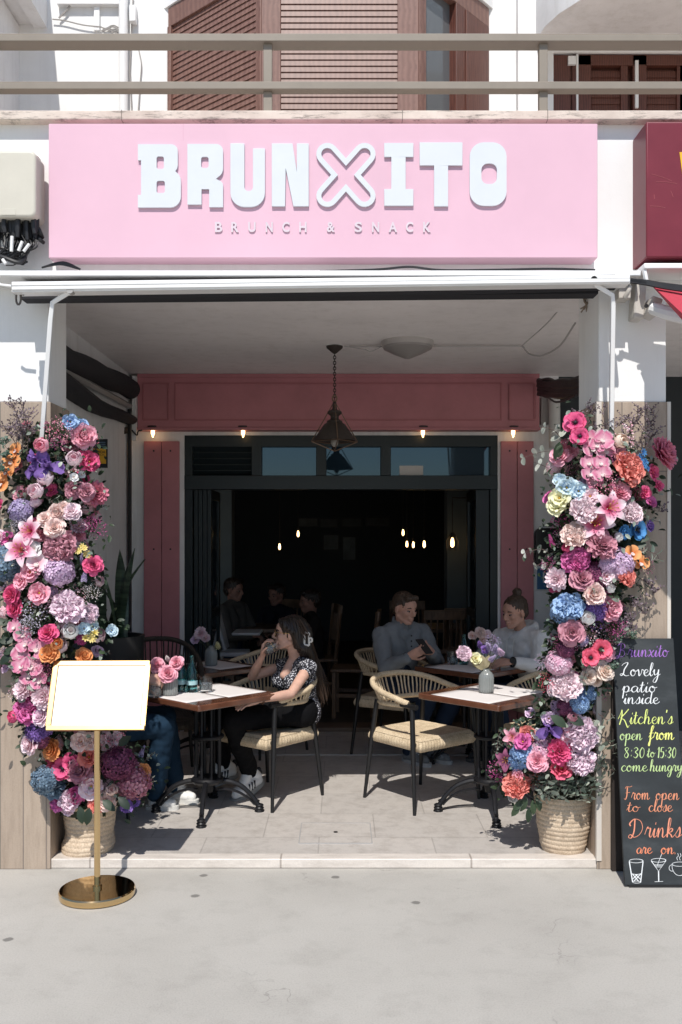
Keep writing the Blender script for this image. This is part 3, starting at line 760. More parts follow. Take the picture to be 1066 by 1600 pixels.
# blue R plate and black panel on the right wall
rp = thing('restaurant_plate', 'square blue plate with a white letter R on the wall right of the door', 'sign', (XX(857, DD), DD, ZZ(905, DD)))
q = MB(); q.box(XX(837, DD), XX(874, DD), DD - .012, DD, ZZ(922.5, DD), ZZ(886.5, DD)); q.build('plate_rim', mat('plate_white', (.6,.62,.63), .4, .04), rp, bevel=.002)
q = MB(); q.box(XX(838.8, DD), XX(872.4, DD), DD - .016, DD - .0125, ZZ(920.8, DD), ZZ(888.2, DD)); q.build('plate', mat('plate_blue', (.012,.10,.24), .35, .05), rp)
tm = textmesh('R', lambda a, b, t: Vector((XX(853.5, DD) + a, DD - .0165 - t, ZZ(902, DD) + b)), .088, 0, .002, width=.062)
tm.build('letter', MATS['plate_white'], rp, smooth=0)
q = MB()
for k in range(8): q.box(XX(849.6 + k*1.25, DD), XX(850.4 + k*1.25, DD), DD - .018, DD - .0165, ZZ(916.2, DD), ZZ(914.6, DD))
q.build('small_print', mat('plate_pale_blue', (.2,.32,.42), .5, 0), rp)
mb_ = MB(); mb_.prism(rrect(XX(834.5, DD), XX(875, DD), ZZ(884, DD), ZZ(825, DD), .05), lambda a, b, t: Vector((a, t, b)), DD - .06, DD - .001)
tag(mb_.build('letter_box', mat('gloss_black', (.012,.012,.013), .25, .1), bevel=.006), 'black rounded wall box above the blue R plate', 'wall box')
# cables and grey conduit right of the lintel
rc = thing('ceiling_cables', 'thick black cables sagging under the ceiling beside the pink lintel', 'cables', (XX(875, 7.9), 7.9, ZZ(620, 7.9)))
random.seed(3); q = MB()
for k in range(14):
    y0 = 594 + random.uniform(0, 22); q.tube(crom([P(842, y0, 8.0), P(858, y0 + random.uniform(-3, 6), 7.7), P(878, y0 + random.uniform(-4, 6), 7.3), P(905, y0 + random.uniform(-5, 4), 6.9), P(930, y0 - 6, 6.6)], 5), random.uniform(.012, .024), 7)
q.tube(crom([P(858, 622, 7.9), P(868, 628, 7.6), P(882, 626, 7.2), P(900, 618, 6.8)], 5), .008, 6)
q.build('cable', CABLE, rc)
q = MB(); q.box(XX(843.5, DD), XX(858, DD), DD - .05, DD - .002, ZZ(664, DD), ZZ(622, DD)); q.build('cable_box', GREYM, rc, bevel=.004)
q = MB(); q.tube([P(866, 616, 8.1), P(867, 700, 8.1)], [.05, .05], 14); q.build('conduit', mat('pale_pipe', (.55,.54,.52), .5, .05), rc)
# ------------------------------------------------------------------ neighbour's red sign and awning
DR = 4.70
rs = thing('red_sign', 'deep red neighbouring shop sign box with a yellow mark at the right edge', 'sign', (XX(1100, DR), DR, ZZ(405, DR)))
REDS = mat('red_sign_paint', (.17,.02,.034), .42, .12, 6, .04, 30)
q = MB(); q.box(XX(1010, DR), XX(1500, DR), DR, DP, ZZ(402, DR), ZZ(190, DR)); q.build('sign_box', REDS, rs, bevel=.006)
q = MB(); q.add([Vector((XX(a, DR), DR - t, ZZ(b, DR))) for t in (.003, .0005) for a, b in ((1061.5,238),(1120,238),(1100,300),(1070,300))], [(0,1,2,3),(4,7,6,5),(0,4,5,1),(1,5,6,2),(2,6,7,3),(3,7,4,0)])
q.build('yellow_mark', mat('sign_gold', (.75,.42,.03), .5, .05), rs)
q = MB()
for a, b, c, d in ((1018,272,1050,283),(1025,284,1058,287),(1016,322,1040,325),(1048,298,1052,308),(1022,304,1023,311)): q.tube([Vector((XX(a, DR), DR - .0005, ZZ(b, DR))), Vector((XX((a+c)/2, DR), DR - .0005, ZZ((b+d)/2 - 1, DR))), Vector((XX(c, DR), DR - .0005, ZZ(d, DR)))], .0011, 4)
q.build('scratch', mat('scratch_pink', (.42,.12,.13), .6, .1), rs)
ra = thing('red_awning', 'red neighbouring awning with white case and folding arm at the right edge', 'awning', (XX(1050, 4.7), 4.7, ZZ(430, 4.7)))
q = MB(); q.box(XX(1003, 4.74), XX(1500, 4.74), 4.70, DP, ZZ(423, 4.74), ZZ(414.5, 4.74)); q.build('awning_case', WHITEM, ra, bevel=.004)
q = MB(); q.add([P(1018, 446, 4.75), P(1120, 462, 4.75), P(1120, 560, 4.1), P(1066, 491, 4.1)] + [P(1018, 446, 4.75) + Vector((0,0,.004)), P(1120, 462, 4.75) + Vector((0,0,.004)), P(1120, 560, 4.1) + Vector((0,0,.004)), P(1066, 491, 4.1) + Vector((0,0,.004))],
  [(0,1,2,3),(4,7,6,5),(0,4,5,1),(1,5,6,2),(2,6,7,3),(3,7,4,0)]); q.build('fabric', mat('red_canvas', (.45,.045,.07), .8, .1, 40, .2, 300), ra)
q = MB(); q.tube([P(1020, 482, 4.74), P(1040, 488, 4.68), P(1090, 500, 4.5)], [.030, .034, .036], 10); q.build('folding_arm', WHITEM, ra)
q = MB(); q.obox(P(1018, 482, 4.80), (.055, .12, .09), Matrix.Rotation(R(20), 3, 'Y')); q.obox(P(996, 470, 4.85), (.055, .10, .20), Matrix.Rotation(R(4), 3, 'Y')); q.build('wall_bracket', mat('bracket_grey', (.5,.47,.43), .5, .12), ra, bevel=.008)
q = MB(); q.lathe([(.016,-.005),(.016,.005)], P(1022, 486, 4.73), 12, 0, Matrix.Rotation(R(90), 3, 'X')); q.lathe([(.010,-.004),(.010,.004)], P(1010, 478, 4.735), 12, 0, Matrix.Rotation(R(90), 3, 'X')); q.build('bolt', BLACKM, ra)
q = MB(); q.tube([P(1007, 422, 4.72), P(1010, 438, 4.72)], .012, 6); q.build('strap', WHITEM, ra)
q = MB(); q.tube(crom([P(985, 446, 4.72), P(982, 455, 4.72), P(976, 466, 4.74)], 5), .012, 8); q.obox(P(972, 462, 4.82), (.06, .1, .05)); q.build('arm_joint', MATS['bracket_grey'], aw, bevel=.004)
q = MB()
for k in range(5): q.tube(crom([P(980, 436 + k, 4.70), P(1010, 439 + k*1.3, 4.69), P(1040, 444 + k*1.6, 4.68), P(1110, 452 + k*2, 4.66)], 5), .007, 6)
tag(q.build('overhead_cable', CABLE), 'black cables stretched below the red sign at the right edge', 'cables')
# thin wires on the right pillar and the ceiling
q = MB()
q.tube(crom([P(892, 458, 5.6), P(860, 500, 6.0), P(816, 540, 6.5)], 6), .004, 5)
q.tube(crom([P(816, 540, 6.5), P(828, 553, 6.4), P(848, 555, 6.2), P(875, 540, 5.9), P(899, 505, 5.4)], 8), .006, 5)
q.tube([P(545, 541.5, 6.84), P(640, 541.5, 6.84), P(816, 541, 6.84)], .005, 5)
q.tube(crom([P(538, 541, 6.84), P(570, 546, 6.8), P(580, 549, 6.8), P(600, 540, 6.8)], 6), .003, 5)
tag(q.build('ceiling_wire', mat('dim_wire', (.42,.40,.39), .6, .1)), 'thin grey wires strung along the porch ceiling towards the right pillar', 'wire')
q = MB()
random.seed(12)
for k in range(6): q.tube(crom([P(912, 462, 5.2), P(908 + random.uniform(0, 14), 468 + random.uniform(0, 6), 5.15), P(916, 476 + random.uniform(-2, 2), 5.15), P(907 + random.uniform(0, 14), 488 + random.uniform(-6, 3), 5.18)], 5), .004, 5)
tag(q.build('wire_knot', mat('old_wire', (.25,.2,.15), .7, .2)), 'knotted old wire hanging from the top of the right pillar', 'wire')
# ------------------------------------------------------------------ lamps
for k, px in enumerate((239, 380, 661, 802)):
    D = DD - .09; c = P(px, 669, D)
    t = thing('lintel_lamp', '', 'lamp', c, 0, 'small lamps under the pink lintel')
    t['label'] = ['small lit lamp under the left end of the pink lintel', 'small lit lamp under the lintel left of the hanging lantern', 'small lit lamp under the lintel right of the hanging lantern', 'small lit lamp under the right end of the pink lintel'][k]
    q = MB(); q.lathe([(0,.02),(.055,.016),(.055,.006),(.02,.004),(.02,-.004),(.0,-.005)], (0,0,0), 16); q.build('base_plate', BLACKM, t, world=False)
    q = MB(); q.lathe([(.013,-.002),(.016,-.02),(.015,-.05),(.009,-.058),(.007,-.075),(0,-.08)], (0,0,0), 12); q.build('bulb', BULB, t, world=False)
# hanging lantern
DLA = (CZ - EYE) * F / (840 - 540.)
pl = thing('pendant_lantern', 'dark iron lantern with wire cage hanging on a chain from the porch ceiling', 'lamp', P(523, 540, DLA))
IRON = mat('rusty_iron', (.045,.034,.028), .6, .3, 30, .2, 120)
def lz(y): return ZZ(y, DLA)
xc = XX(523, DLA); c0 = Vector((xc, DLA, 0))
q = MB(); q.box(xc - .055, xc + .055, DLA - .05, DLA + .05, lz(541), CZ); q.build('ceiling_rose', WHITEM, pl, bevel=.003)
q = MB(); q.lathe([(.060, lz(541)),(.058, lz(544)),(.02, lz(551)),(.0, lz(554))], c0, 16); q.build('canopy', IRON, pl)
q = MB(); n = 17; z0, z1 = lz(552), lz(625)
for k in range(n):
    zc = z0 + (z1 - z0)*(k + .5)/n; h = (z0 - z1)/n*.72; ax = Vector((1,0,0)) if k % 2 else Vector((0,1,0))
    q.tube([Vector((xc, DLA, zc)) + ax*.009*math.cos(a) + Vector((0,0,h*math.sin(a))) for a in [2*PI*i/10 for i in range(10)]], .0032, 5, closed=True)
q.build('chain', IRON, pl)
q = MB(); q.lathe([(.012, lz(628)),(.018, lz(640)),(.05, lz(643)),(.052, lz(646)),(.03, lz(650)),(.03, lz(655)),(.055, lz(658)),(.058, lz(661)),(.075, lz(663)),(.152, lz(687)),(.155, lz(689)),(.150, lz(689)),(.07, lz(664)),(0, lz(663))], c0, 28); q.build('lamp_shade', IRON, pl)
q = MB()
top = Vector((xc, DLA, lz(627))); bot = Vector((xc, DLA, lz(705)))
for k in range(4):
    a = R(8 + 90*k); e = Vector((xc + .166*math.cos(a), DLA + .166*math.sin(a), lz(690)))
    q.tube([top, e], .0042, 5); q.tube([e, bot], .0042, 5)
es = [Vector((xc + .166*math.cos(R(8+90*k)), DLA + .166*math.sin(R(8+90*k)), lz(690))) for k in range(4)]
for k in range(4): q.tube([es[k], es[(k+1)%4]], .0042, 5)
q.tube([top + Vector((.016*math.cos(a), 0, .02 + .022*math.sin(a))) for a in [2*PI*i/12 for i in range(12)]], .005, 5, closed=True)
q.build('wire_cage', mat('bronze_wire', (.20,.13,.09), .45, .2, 30, metal=.6), pl)
q = MB(); q.lathe([(.012, lz(668)),(.014, lz(680)),(.028, lz(688)),(.026, lz(694)),(.012, lz(698)),(0, lz(698.5))], c0, 14); q.build('unlit_bulb', mat('clear_bulb', (.35,.33,.3), .1, 0), pl)
# ceiling dome
DC = (CZ - EYE) * F / (840 - 534.)
cd = thing('ceiling_light', 'unlit cone shaped glass ceiling light beside the hanging lantern', 'lamp', P(637, 534, DC))
cc = Vector((XX(637, DC), DC, 0))
q = MB(); q.lathe([(.185, CZ), (.185, CZ - .02), (.178, CZ - .035), (.16, CZ - .036)], cc, 32); q.build('ring', mat('lamp_ring', (.45,.42,.40), .4, .05), cd)
q = MB(); q.lathe([(.176, CZ - .03), (.170, CZ - .05), (.10, CZ - .085), (.02, CZ - .118), (0, CZ - .120)], cc, 32); q.build('glass_cone', mat('frosted_glass', (.30,.28,.27), .35, .05), cd)
# ------------------------------------------------------------------ brass menu stand
BRASS = mat('brass', (.70,.51,.27), .07, .06, 10, metal=1.0)
BRASSF = mat('satin_brass', (.55,.37,.17), .34, .06, 10, metal=1.0)
ms = thing('menu_stand', 'polished brass menu stand with a round base and tilted white menu panel', 'menu stand', (-1.158, 4.56, 0))
q = MB(); q.lathe([(.165,.0),(.176,.004),(.178,.010),(.178,.030),(.174,.036),(0,.036)], (-1.158, 4.56, .001), 56); q.build('base', BRASS, ms, smooth=30)
q = MB(); q.lathe([(.0145,.036),(.0145,.84)], (-1.158, 4.56, 0), 20); q.lathe([(.022,.036),(.022,.05),(.0145,.052)], (-1.158, 4.56, 0), 20); q.build('pole', BRASS, ms)
tl = R(26); Rb = Matrix.Rotation(R(1.0), 3, 'Z') @ Matrix.Rotation(-tl, 3, 'X')      # local: x along, z up the panel
Cb = Vector((-1.160, 4.60, .945)); hw, hh = .232, .172
def bx(mb, x0, x1, z0, z1, y0, y1, mi=0):
    vs = [Cb + Rb @ Vector((x, y, z)) for x, y, z in ((x0,y0,z0),(x1,y0,z0),(x1,y1,z0),(x0,y1,z0),(x0,y0,z1),(x1,y0,z1),(x1,y1,z1),(x0,y1,z1))]
    mb.add(vs, [(0,3,2,1),(4,5,6,7),(0,1,5,4),(1,2,6,5),(2,3,7,6),(3,0,4,7)], mi)
q = MB(); f_ = .024
bx(q, -hw, hw, -hh, -hh+f_, -.008, .010); bx(q, -hw, hw, hh-f_, hh, -.008, .010); bx(q, -hw, -hw+f_, -hh+f_, hh-f_, -.008, .010); bx(q, hw-f_, hw, -hh+f_, hh-f_, -.008, .010)
fo_ = q.build('panel_frame', BRASSF, ms, bevel=.003)
q = MB(); bx(q, -hw+f_, hw-f_, -hh+f_, hh-f_, -.002, .006); q.build('menu_sheet', mat('menu_paper', (.86,.85,.83), .25, .01, 4, coat=.6), ms)
q = MB(); bx(q, -hw+.004, hw-.004, -hh+.004, hh-.004, .0105, .014); q.build('back_panel', BRASS, ms)
# ------------------------------------------------------------------ chalkboard
KB = 4.975
def chalkP(px, py, off=.0):
    D = KB / (1 + .0001237*(py - 840)); return P(px, py, D) + Vector((0, -off, -off*.18))
cb = thing('chalkboard', 'tall black chalkboard sign with coloured handwriting leaning by the right pillar', 'chalkboard', (1.54, 4.7, 0))
xl, xr = 1.379, 1.690
def slab(mb, x0, x1, z0, z1, o0, o1):
    def pt(x, z, o): return Vector((x, 4.66 + .1855*z/1.0 + o*1.0, z - .0))
    vs = [pt(x, z, o) for x in (x0, x1) for z in (z0, z1) for o in (o0, o1)]
    mb.add(vs, [(0,1,3,2),(4,6,7,5),(0,4,5,1),(2,3,7,6),(0,2,6,4),(1,5,7,3)])
m = newmat('chalkboard_black', .75); N, L, b_ = nodes(m); v = objvec(N, L); vs_ = objvec(N, L, (2.0, 2, 4))
sm = nz(N, L, vs_, 2.2, 6, .6); c_ = ramp(N, L, sm, [(.3, (.012,.015,.017)), (.55, (.022,.027,.030)), (.8, (.05,.056,.06))]); L.new(c_, b_.inputs['Base Color'])
bumpn(N, L, b_, nz(N, L, v, 200, 3), .1)
q = MB(); slab(q, xl, xr, .012, 1.186, 0, .018); bd = q.build('front_board', m, cb, bevel=.002)
q = MB(); q.box(xl, xr, 4.885, 4.905, .003, 1.180); q.build('rear_board', mat('dark_board_back', (.03,.022,.018), .7, .2), cb)
q = MB(); q.box(xl + .02, xr - .02, 4.66, 4.70, .002, .012); q.build('foot', BLACKM, cb)
G = {  # one-stroke handwriting: strokes of (x, y), x-height 1, ascender 2, descender -1
 'a': (1.05, [[(.85,.8),(.55,1),(.2,.75),(.12,.35),(.35,.02),(.65,.2),(.85,.8),(.8,.25),(.95,.02),(1.15,.25)]]),
 'c': (.85, [[(.75,.8),(.5,1),(.2,.75),(.12,.35),(.4,.0),(.7,.12),(.95,.35)]]),
 'd': (1.1, [[(.85,.8),(.55,1),(.2,.75),(.12,.35),(.35,.02),(.65,.2),(.85,.9),(.95,2.0)],[(.95,2.0),(.83,.6),(.9,.05),(1.2,.25)]]),
 'e': (.85, [[(.1,.4),(.45,.5),(.7,.75),(.5,1),(.22,.8),(.15,.35),(.42,0),(.75,.12),(.98,.35)]]),
 'f': (.8, [[(.05,.35),(.45,1.1),(.75,1.9),(.55,2.05),(.4,1.5),(.3,0),(.2,-.9),(.05,-.7),(.3,-.1),(.75,.4)],[(.1,.95),(.8,1.0)]]),
 'g': (1.0, [[(.8,.8),(.5,1),(.2,.75),(.12,.4),(.35,.05),(.65,.25),(.82,.9)],[(.82,.9),(.75,-.3),(.5,-.95),(.15,-.8),(.4,-.25),(1.1,.3)]]),
 'h': (1.1, [[(.05,.2),(.4,1.2),(.5,1.95),(.3,2.0),(.2,1.2),(.15,.02)],[(.15,.02),(.35,.8),(.65,1.0),(.75,.6),(.7,.15),(.85,.0),(1.15,.25)]]),
 'i': (.5, [[(.0,.25),(.25,.95),(.2,.2),(.32,.0),(.58,.25)],[(.32,1.45),(.36,1.5)]]),
 'k': (1.0, [[(.05,.2),(.4,1.2),(.45,1.95),(.28,2.0),(.2,1.2),(.15,.0)],[(.2,.45),(.5,.95),(.72,.85),(.6,.6),(.25,.5),(.55,.3),(.75,.0),(1.05,.3)]]),
 'l': (.55, [[(.0,.25),(.4,1.2),(.5,1.9),(.32,2.0),(.2,1.2),(.18,.3),(.35,.0),(.6,.25)]]),
 'm': (1.55, [[(.0,.3),(.2,1.0),(.2,.0)],[(.2,.05),(.38,.8),(.58,1.0),(.66,.7),(.64,.0)],[(.64,.05),(.85,.8),(1.05,1.0),(1.13,.6),(1.12,.15),(1.3,.0),(1.6,.3)]]),
 'n': (1.1, [[(.0,.3),(.2,1.0),(.2,.0)],[(.2,.05),(.4,.8),(.62,1.0),(.72,.6),(.7,.15),(.85,.0),(1.15,.3)]]),
 'o': (.95, [[(.5,1.0),(.2,.8),(.12,.35),(.4,.0),(.7,.2),(.75,.7),(.5,1.0),(.55,.75),(.85,.75),(1.05,.85)]]),
 'p': (1.05, [[(.0,.3),(.22,1.0),(.2,.2),(.12,-1.0)],[(.17,.1),(.35,.85),(.65,1.0),(.82,.6),(.65,.1),(.35,.05),(.2,.2)],[(.6,.06),(1.1,.3)]]),
 'r': (.85, [[(.0,.3),(.22,1.0),(.3,1.1),(.35,.95),(.62,.95),(.55,.3),(.68,.0),(.92,.28)]]),
 's': (.75, [[(.0,.2),(.35,.8),(.5,1.1),(.6,.6),(.5,.1),(.25,.0),(.12,.2)],[(.5,.05),(.85,.3)]]),
 't': (.65, [[(.0,.25),(.3,1.1),(.38,1.7)],[(.38,1.7),(.25,.4),(.38,.0),(.7,.3)],[(.05,1.15),(.62,1.2)]]),
 'u': (1.1, [[(.0,.3),(.2,1.0),(.15,.35),(.32,.0),(.6,.2),(.78,1.0)],[(.78,1.0),(.75,.25),(.88,.0),(1.15,.25)]]),
 'v': (.95, [[(.0,.7),(.2,1.0),(.32,.6),(.42,.0),(.7,.5),(.75,1.0),(1.0,.85)]]),
 'x': (.95, [[(.05,.85),(.25,1.0),(.6,.1),(.85,.0),(1.0,.25)],[(.85,1.0),(.1,.0)]]),
 'y': (1.05, [[(.0,.6),(.2,1.0),(.2,.4),(.4,.15),(.7,.5),(.82,1.0)],[(.82,1.0),(.72,-.3),(.45,-1.0),(.12,-.85),(.4,-.3),(1.1,.3)]]),
 'L': (1.3, [[(.05,1.6),(.3,1.9),(.8,2.1),(.85,1.8),(.45,1.0),(.35,.35),(.05,.05),(-.1,.25),(.25,.35),(.7,.02),(1.2,.1)]]),
 'K': (1.5, [[(.3,2.0),(.35,1.0),(.1,-.1)],[(1.25,2.1),(.8,1.5),(.25,.85),(.7,.6),(1.0,.1),(1.3,-.5),(1.5,-.2)],[(-.15,.7),(.1,1.3),(.3,2.0)]]),
 'F': (1.2, [[(.35,1.9),(.35,.6),(.15,0),(-.1,.15)],[(-.05,1.7),(.2,2.0),(.75,1.95),(1.2,2.1)],[(.1,1.0),(.9,1.1)]]),
 'D': (1.7, [[(.45,2.0),(.45,.7),(.2,-.05),(-.15,.0),(.05,.3),(.5,.0),(1.1,.3),(1.4,1.0),(1.1,1.75),(.4,1.95),(-.1,1.5),(.0,1.2)]]),
 'B': (1.5, [[(.4,1.9),(.35,.7),(.1,-.15),(-.3,-.25),(-.1,.15),(.5,-.05),(1.0,.3),(.9,.85),(.45,1.0),(.95,1.3),(.9,1.8),(.3,2.0),(-.1,1.6)]]),
 "'": (.4, [[(.2,2.0),(.15,1.6)]]), '.': (.4, [[(.15,.05),(.2,.1)]]), ':': (.5, [[(.2,.35),(.25,.4)],[(.22,1.15),(.27,1.2)]]), ' ': (.8, []),
 '8': (1.0, [[(.75,1.5),(.5,1.7),(.2,1.45),(.45,1.0),(.75,.5),(.5,.0),(.15,.35),(.45,.95),(.75,1.5)]]),
 '3': (.95, [[(.1,1.5),(.45,1.7),(.7,1.35),(.35,.95),(.75,.5),(.45,.0),(.1,.2)]]),
 '0': (1.0, [[(.45,1.7),(.15,1.1),(.2,.3),(.5,.0),(.78,.6),(.72,1.4),(.45,1.7)]]),
 '1': (.55, [[(.05,1.35),(.3,1.7),(.28,.0)]]),
 '5': (.95, [[(.75,1.7),(.25,1.65),(.2,1.0),(.6,1.0),(.75,.5),(.45,.0),(.1,.15)]]),
}
def chalk_text(mb, txt, x0, x1, base, xh, slant=.18, wd=.0030):
    adv = sum(G[c][0] for c in txt); kx = (x1 - x0) / adv; pen = 0
    for c in txt:
        for st in G[c][1]:
            if len(st) == 2 and abs(st[0][0]-st[1][0]) < .1 and abs(st[0][1]-st[1][1]) < .1: st = [(st[0][0], st[0][1]-.1), (st[1][0], st[1][1]+.1)]
            pts = [(x0 + (pen + x)*kx + y*xh*slant*.4, base - y*xh) for x, y in st]
            cv = crom([Vector((a, b, 0)) for a, b in pts], 5)
            chalk_line(mb, [(p.x, p.y) for p in cv], wd)
        pen += G[c][0]
def chalk_line(mb, pts, wd=.003):
    vs, fs = [], []
    ps = [chalkP(a, b, .0012) for a, b in pts]
    for i, p in enumerate(ps):
        t = ps[min(i+1, len(ps)-1)] - ps[max(i-1, 0)]
        if t.length < 1e-7: t = Vector((1,0,0))
        t.normalize(); n_ = Vector((-t.z, 0, t.x))
        wv = wd * .70 * (.55 + .75*max(0, -t.z)) * (1 + .15*noise.noise(p*60))      # heavier down-strokes
        vs += [p + n_*wv, p - n_*wv, p + n_*wv + Vector((0,-.0004,0)), p - n_*wv + Vector((0,-.0004,0))]
    for i in range(len(ps) - 1):
        o, q_ = i*4, i*4 + 4
        fs += [(o+2, o+3, q_+3, q_+2), (o, q_, q_+1, o+1), (o, o+2, q_+2, q_), (o+1, q_+1, q_+3, o+3)]
    mb.add(vs, fs)
def chalkm(n, c): return mat(n, c, .9, .16, 90)
def words(lst, matl, wd=.003):
    mb = MB()
    for a in lst: chalk_text(mb, *a, wd=wd)
    mb.build('chalk_lettering', matl, cb, smooth=0, fix=False)
words([('Brunxito', 965, 1044, 1026, 10.5)], chalkm('chalk_violet', (.33,.15,.50)))
words([('Lovely', 970, 1031, 1056, 10), ('patio', 972, 1025, 1081.5, 9.5), ('inside', 974, 1029, 1099.5, 9.5)], chalkm('chalk_white', (.72,.74,.75)), .0033)
words([("Kitchen's", 967, 1051, 1131, 11)], chalkm('chalk_yellow_green', (.66,.74,.22)))
words([('open', 968, 1003, 1156, 9.5), ('8:30', 974, 1008, 1184, 9.6), ('to', 1010.5, 1023, 1183, 8), ('15:30', 1026.6, 1057, 1184, 9.6), ('come', 970, 1011, 1205, 9), ('hungry', 1015, 1066, 1205, 9)], chalkm('chalk_green', (.46,.60,.27)))
words([('from', 1013, 1053, 1155.5, 10.5)], chalkm('chalk_lemon', (.78,.80,.22)), .0036)
words([('From', 976, 1015, 1249, 10), ('open', 1024, 1061, 1249.5, 10), ('to', 979, 999, 1268, 8.5), ('close', 1013, 1050, 1268, 9.5)], chalkm('chalk_orange', (.66,.26,.15)))
words([('Drinks', 984, 1064, 1308, 14.5)], chalkm('chalk_coral', (.72,.27,.17)), .0036)
words([('are', 994, 1018, 1333.5, 9), ('on.', 1032, 1057, 1334, 9.5)], chalkm('chalk_red_orange', (.72,.24,.13)), .0034)
ic = MB()
def el(cx, cy, rx, ry, k=20, a0=0, a1=360): return [(cx + rx*math.cos(R(a0+(a1-a0)*i/k)), cy + ry*math.sin(R(a0+(a1-a0)*i/k))) for i in range(k+1)]
for l_ in (el(994,1345,10.8,3), [(983.3,1346),(988.5,1378)], [(1004.8,1346),(1001,1378)], el(994.8,1378,6.2,1.6), el(994.5,1364,8,2,10,0,180), [(988,1365),(998,1377)], [(993,1366),(1001,1374)], [(1001.5,1365),(990,1377)], [(996,1366),(989,1373)],
           el(1029,1344,11.5,3), [(1017.8,1345),(1029,1361),(1040.4,1345)], [(1029,1361),(1029.3,1377)], [(1023,1377.5),(1036,1377)], [(1027,1352),(1034,1334)], [(1022,1351),(1036,1351)], [(1023,1352.6),(1035,1352.6)], [(1024.5,1354.4),(1033.5,1354.4)],
           el(1062,1350,12,3.4), el(1062,1352,12,16,14,0,180), el(1050,1356,4.5,5,12,60,300), crom([Vector((1059,1344,0)),Vector((1057.5,1340,0)),Vector((1060,1337,0)),Vector((1059,1333,0))],4), crom([Vector((1063,1344,0)),Vector((1061.5,1340,0)),Vector((1064,1337,0)),Vector((1063,1333,0))],4)):
    chalk_line(ic, [(p[0], p[1]) for p in l_], .0028)
ic.build('chalk_drawing', MATS['chalk_white'], cb, smooth=0, fix=False)
# ------------------------------------------------------------------ furniture
def m_rope(name, c1, c2, scale=160):
    m = newmat(name, .8); N, L, b = nodes(m); v = objvec(N, L)
    n1 = nz(N, L, v, scale, 3, .6); n2 = nz(N, L, v, 22, 4)
    f = math_(N, L, 'ADD', math_(N, L, 'MULTIPLY', n1, .65), math_(N, L, 'MULTIPLY', n2, .35))
    L.new(ramp(N, L, f, [(.33, c1), (.62, c2)]), b.inputs['Base Color']); bumpn(N, L, b, n1, .5, .003)
    return m
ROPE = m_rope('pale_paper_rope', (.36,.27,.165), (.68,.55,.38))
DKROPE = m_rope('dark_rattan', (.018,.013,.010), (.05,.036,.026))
CHAIRBLK = mat('black_chair_frame', (.009,.009,.010), .42, .15, 20, .04)
def ringpts(rx, ry, zf, n, a=118, x0=.0):
    out = []
    for i in range(n + 1):
        ph = R(-a + 2*a*i/n); c, s_ = math.cos(ph), math.sin(ph)
        e = 2/2.5
        out.append(Vector((x0 - rx*math.copysign(abs(c)**e, c), ry*math.copysign(abs(s_)**e, s_), zf(ph))))
    return out
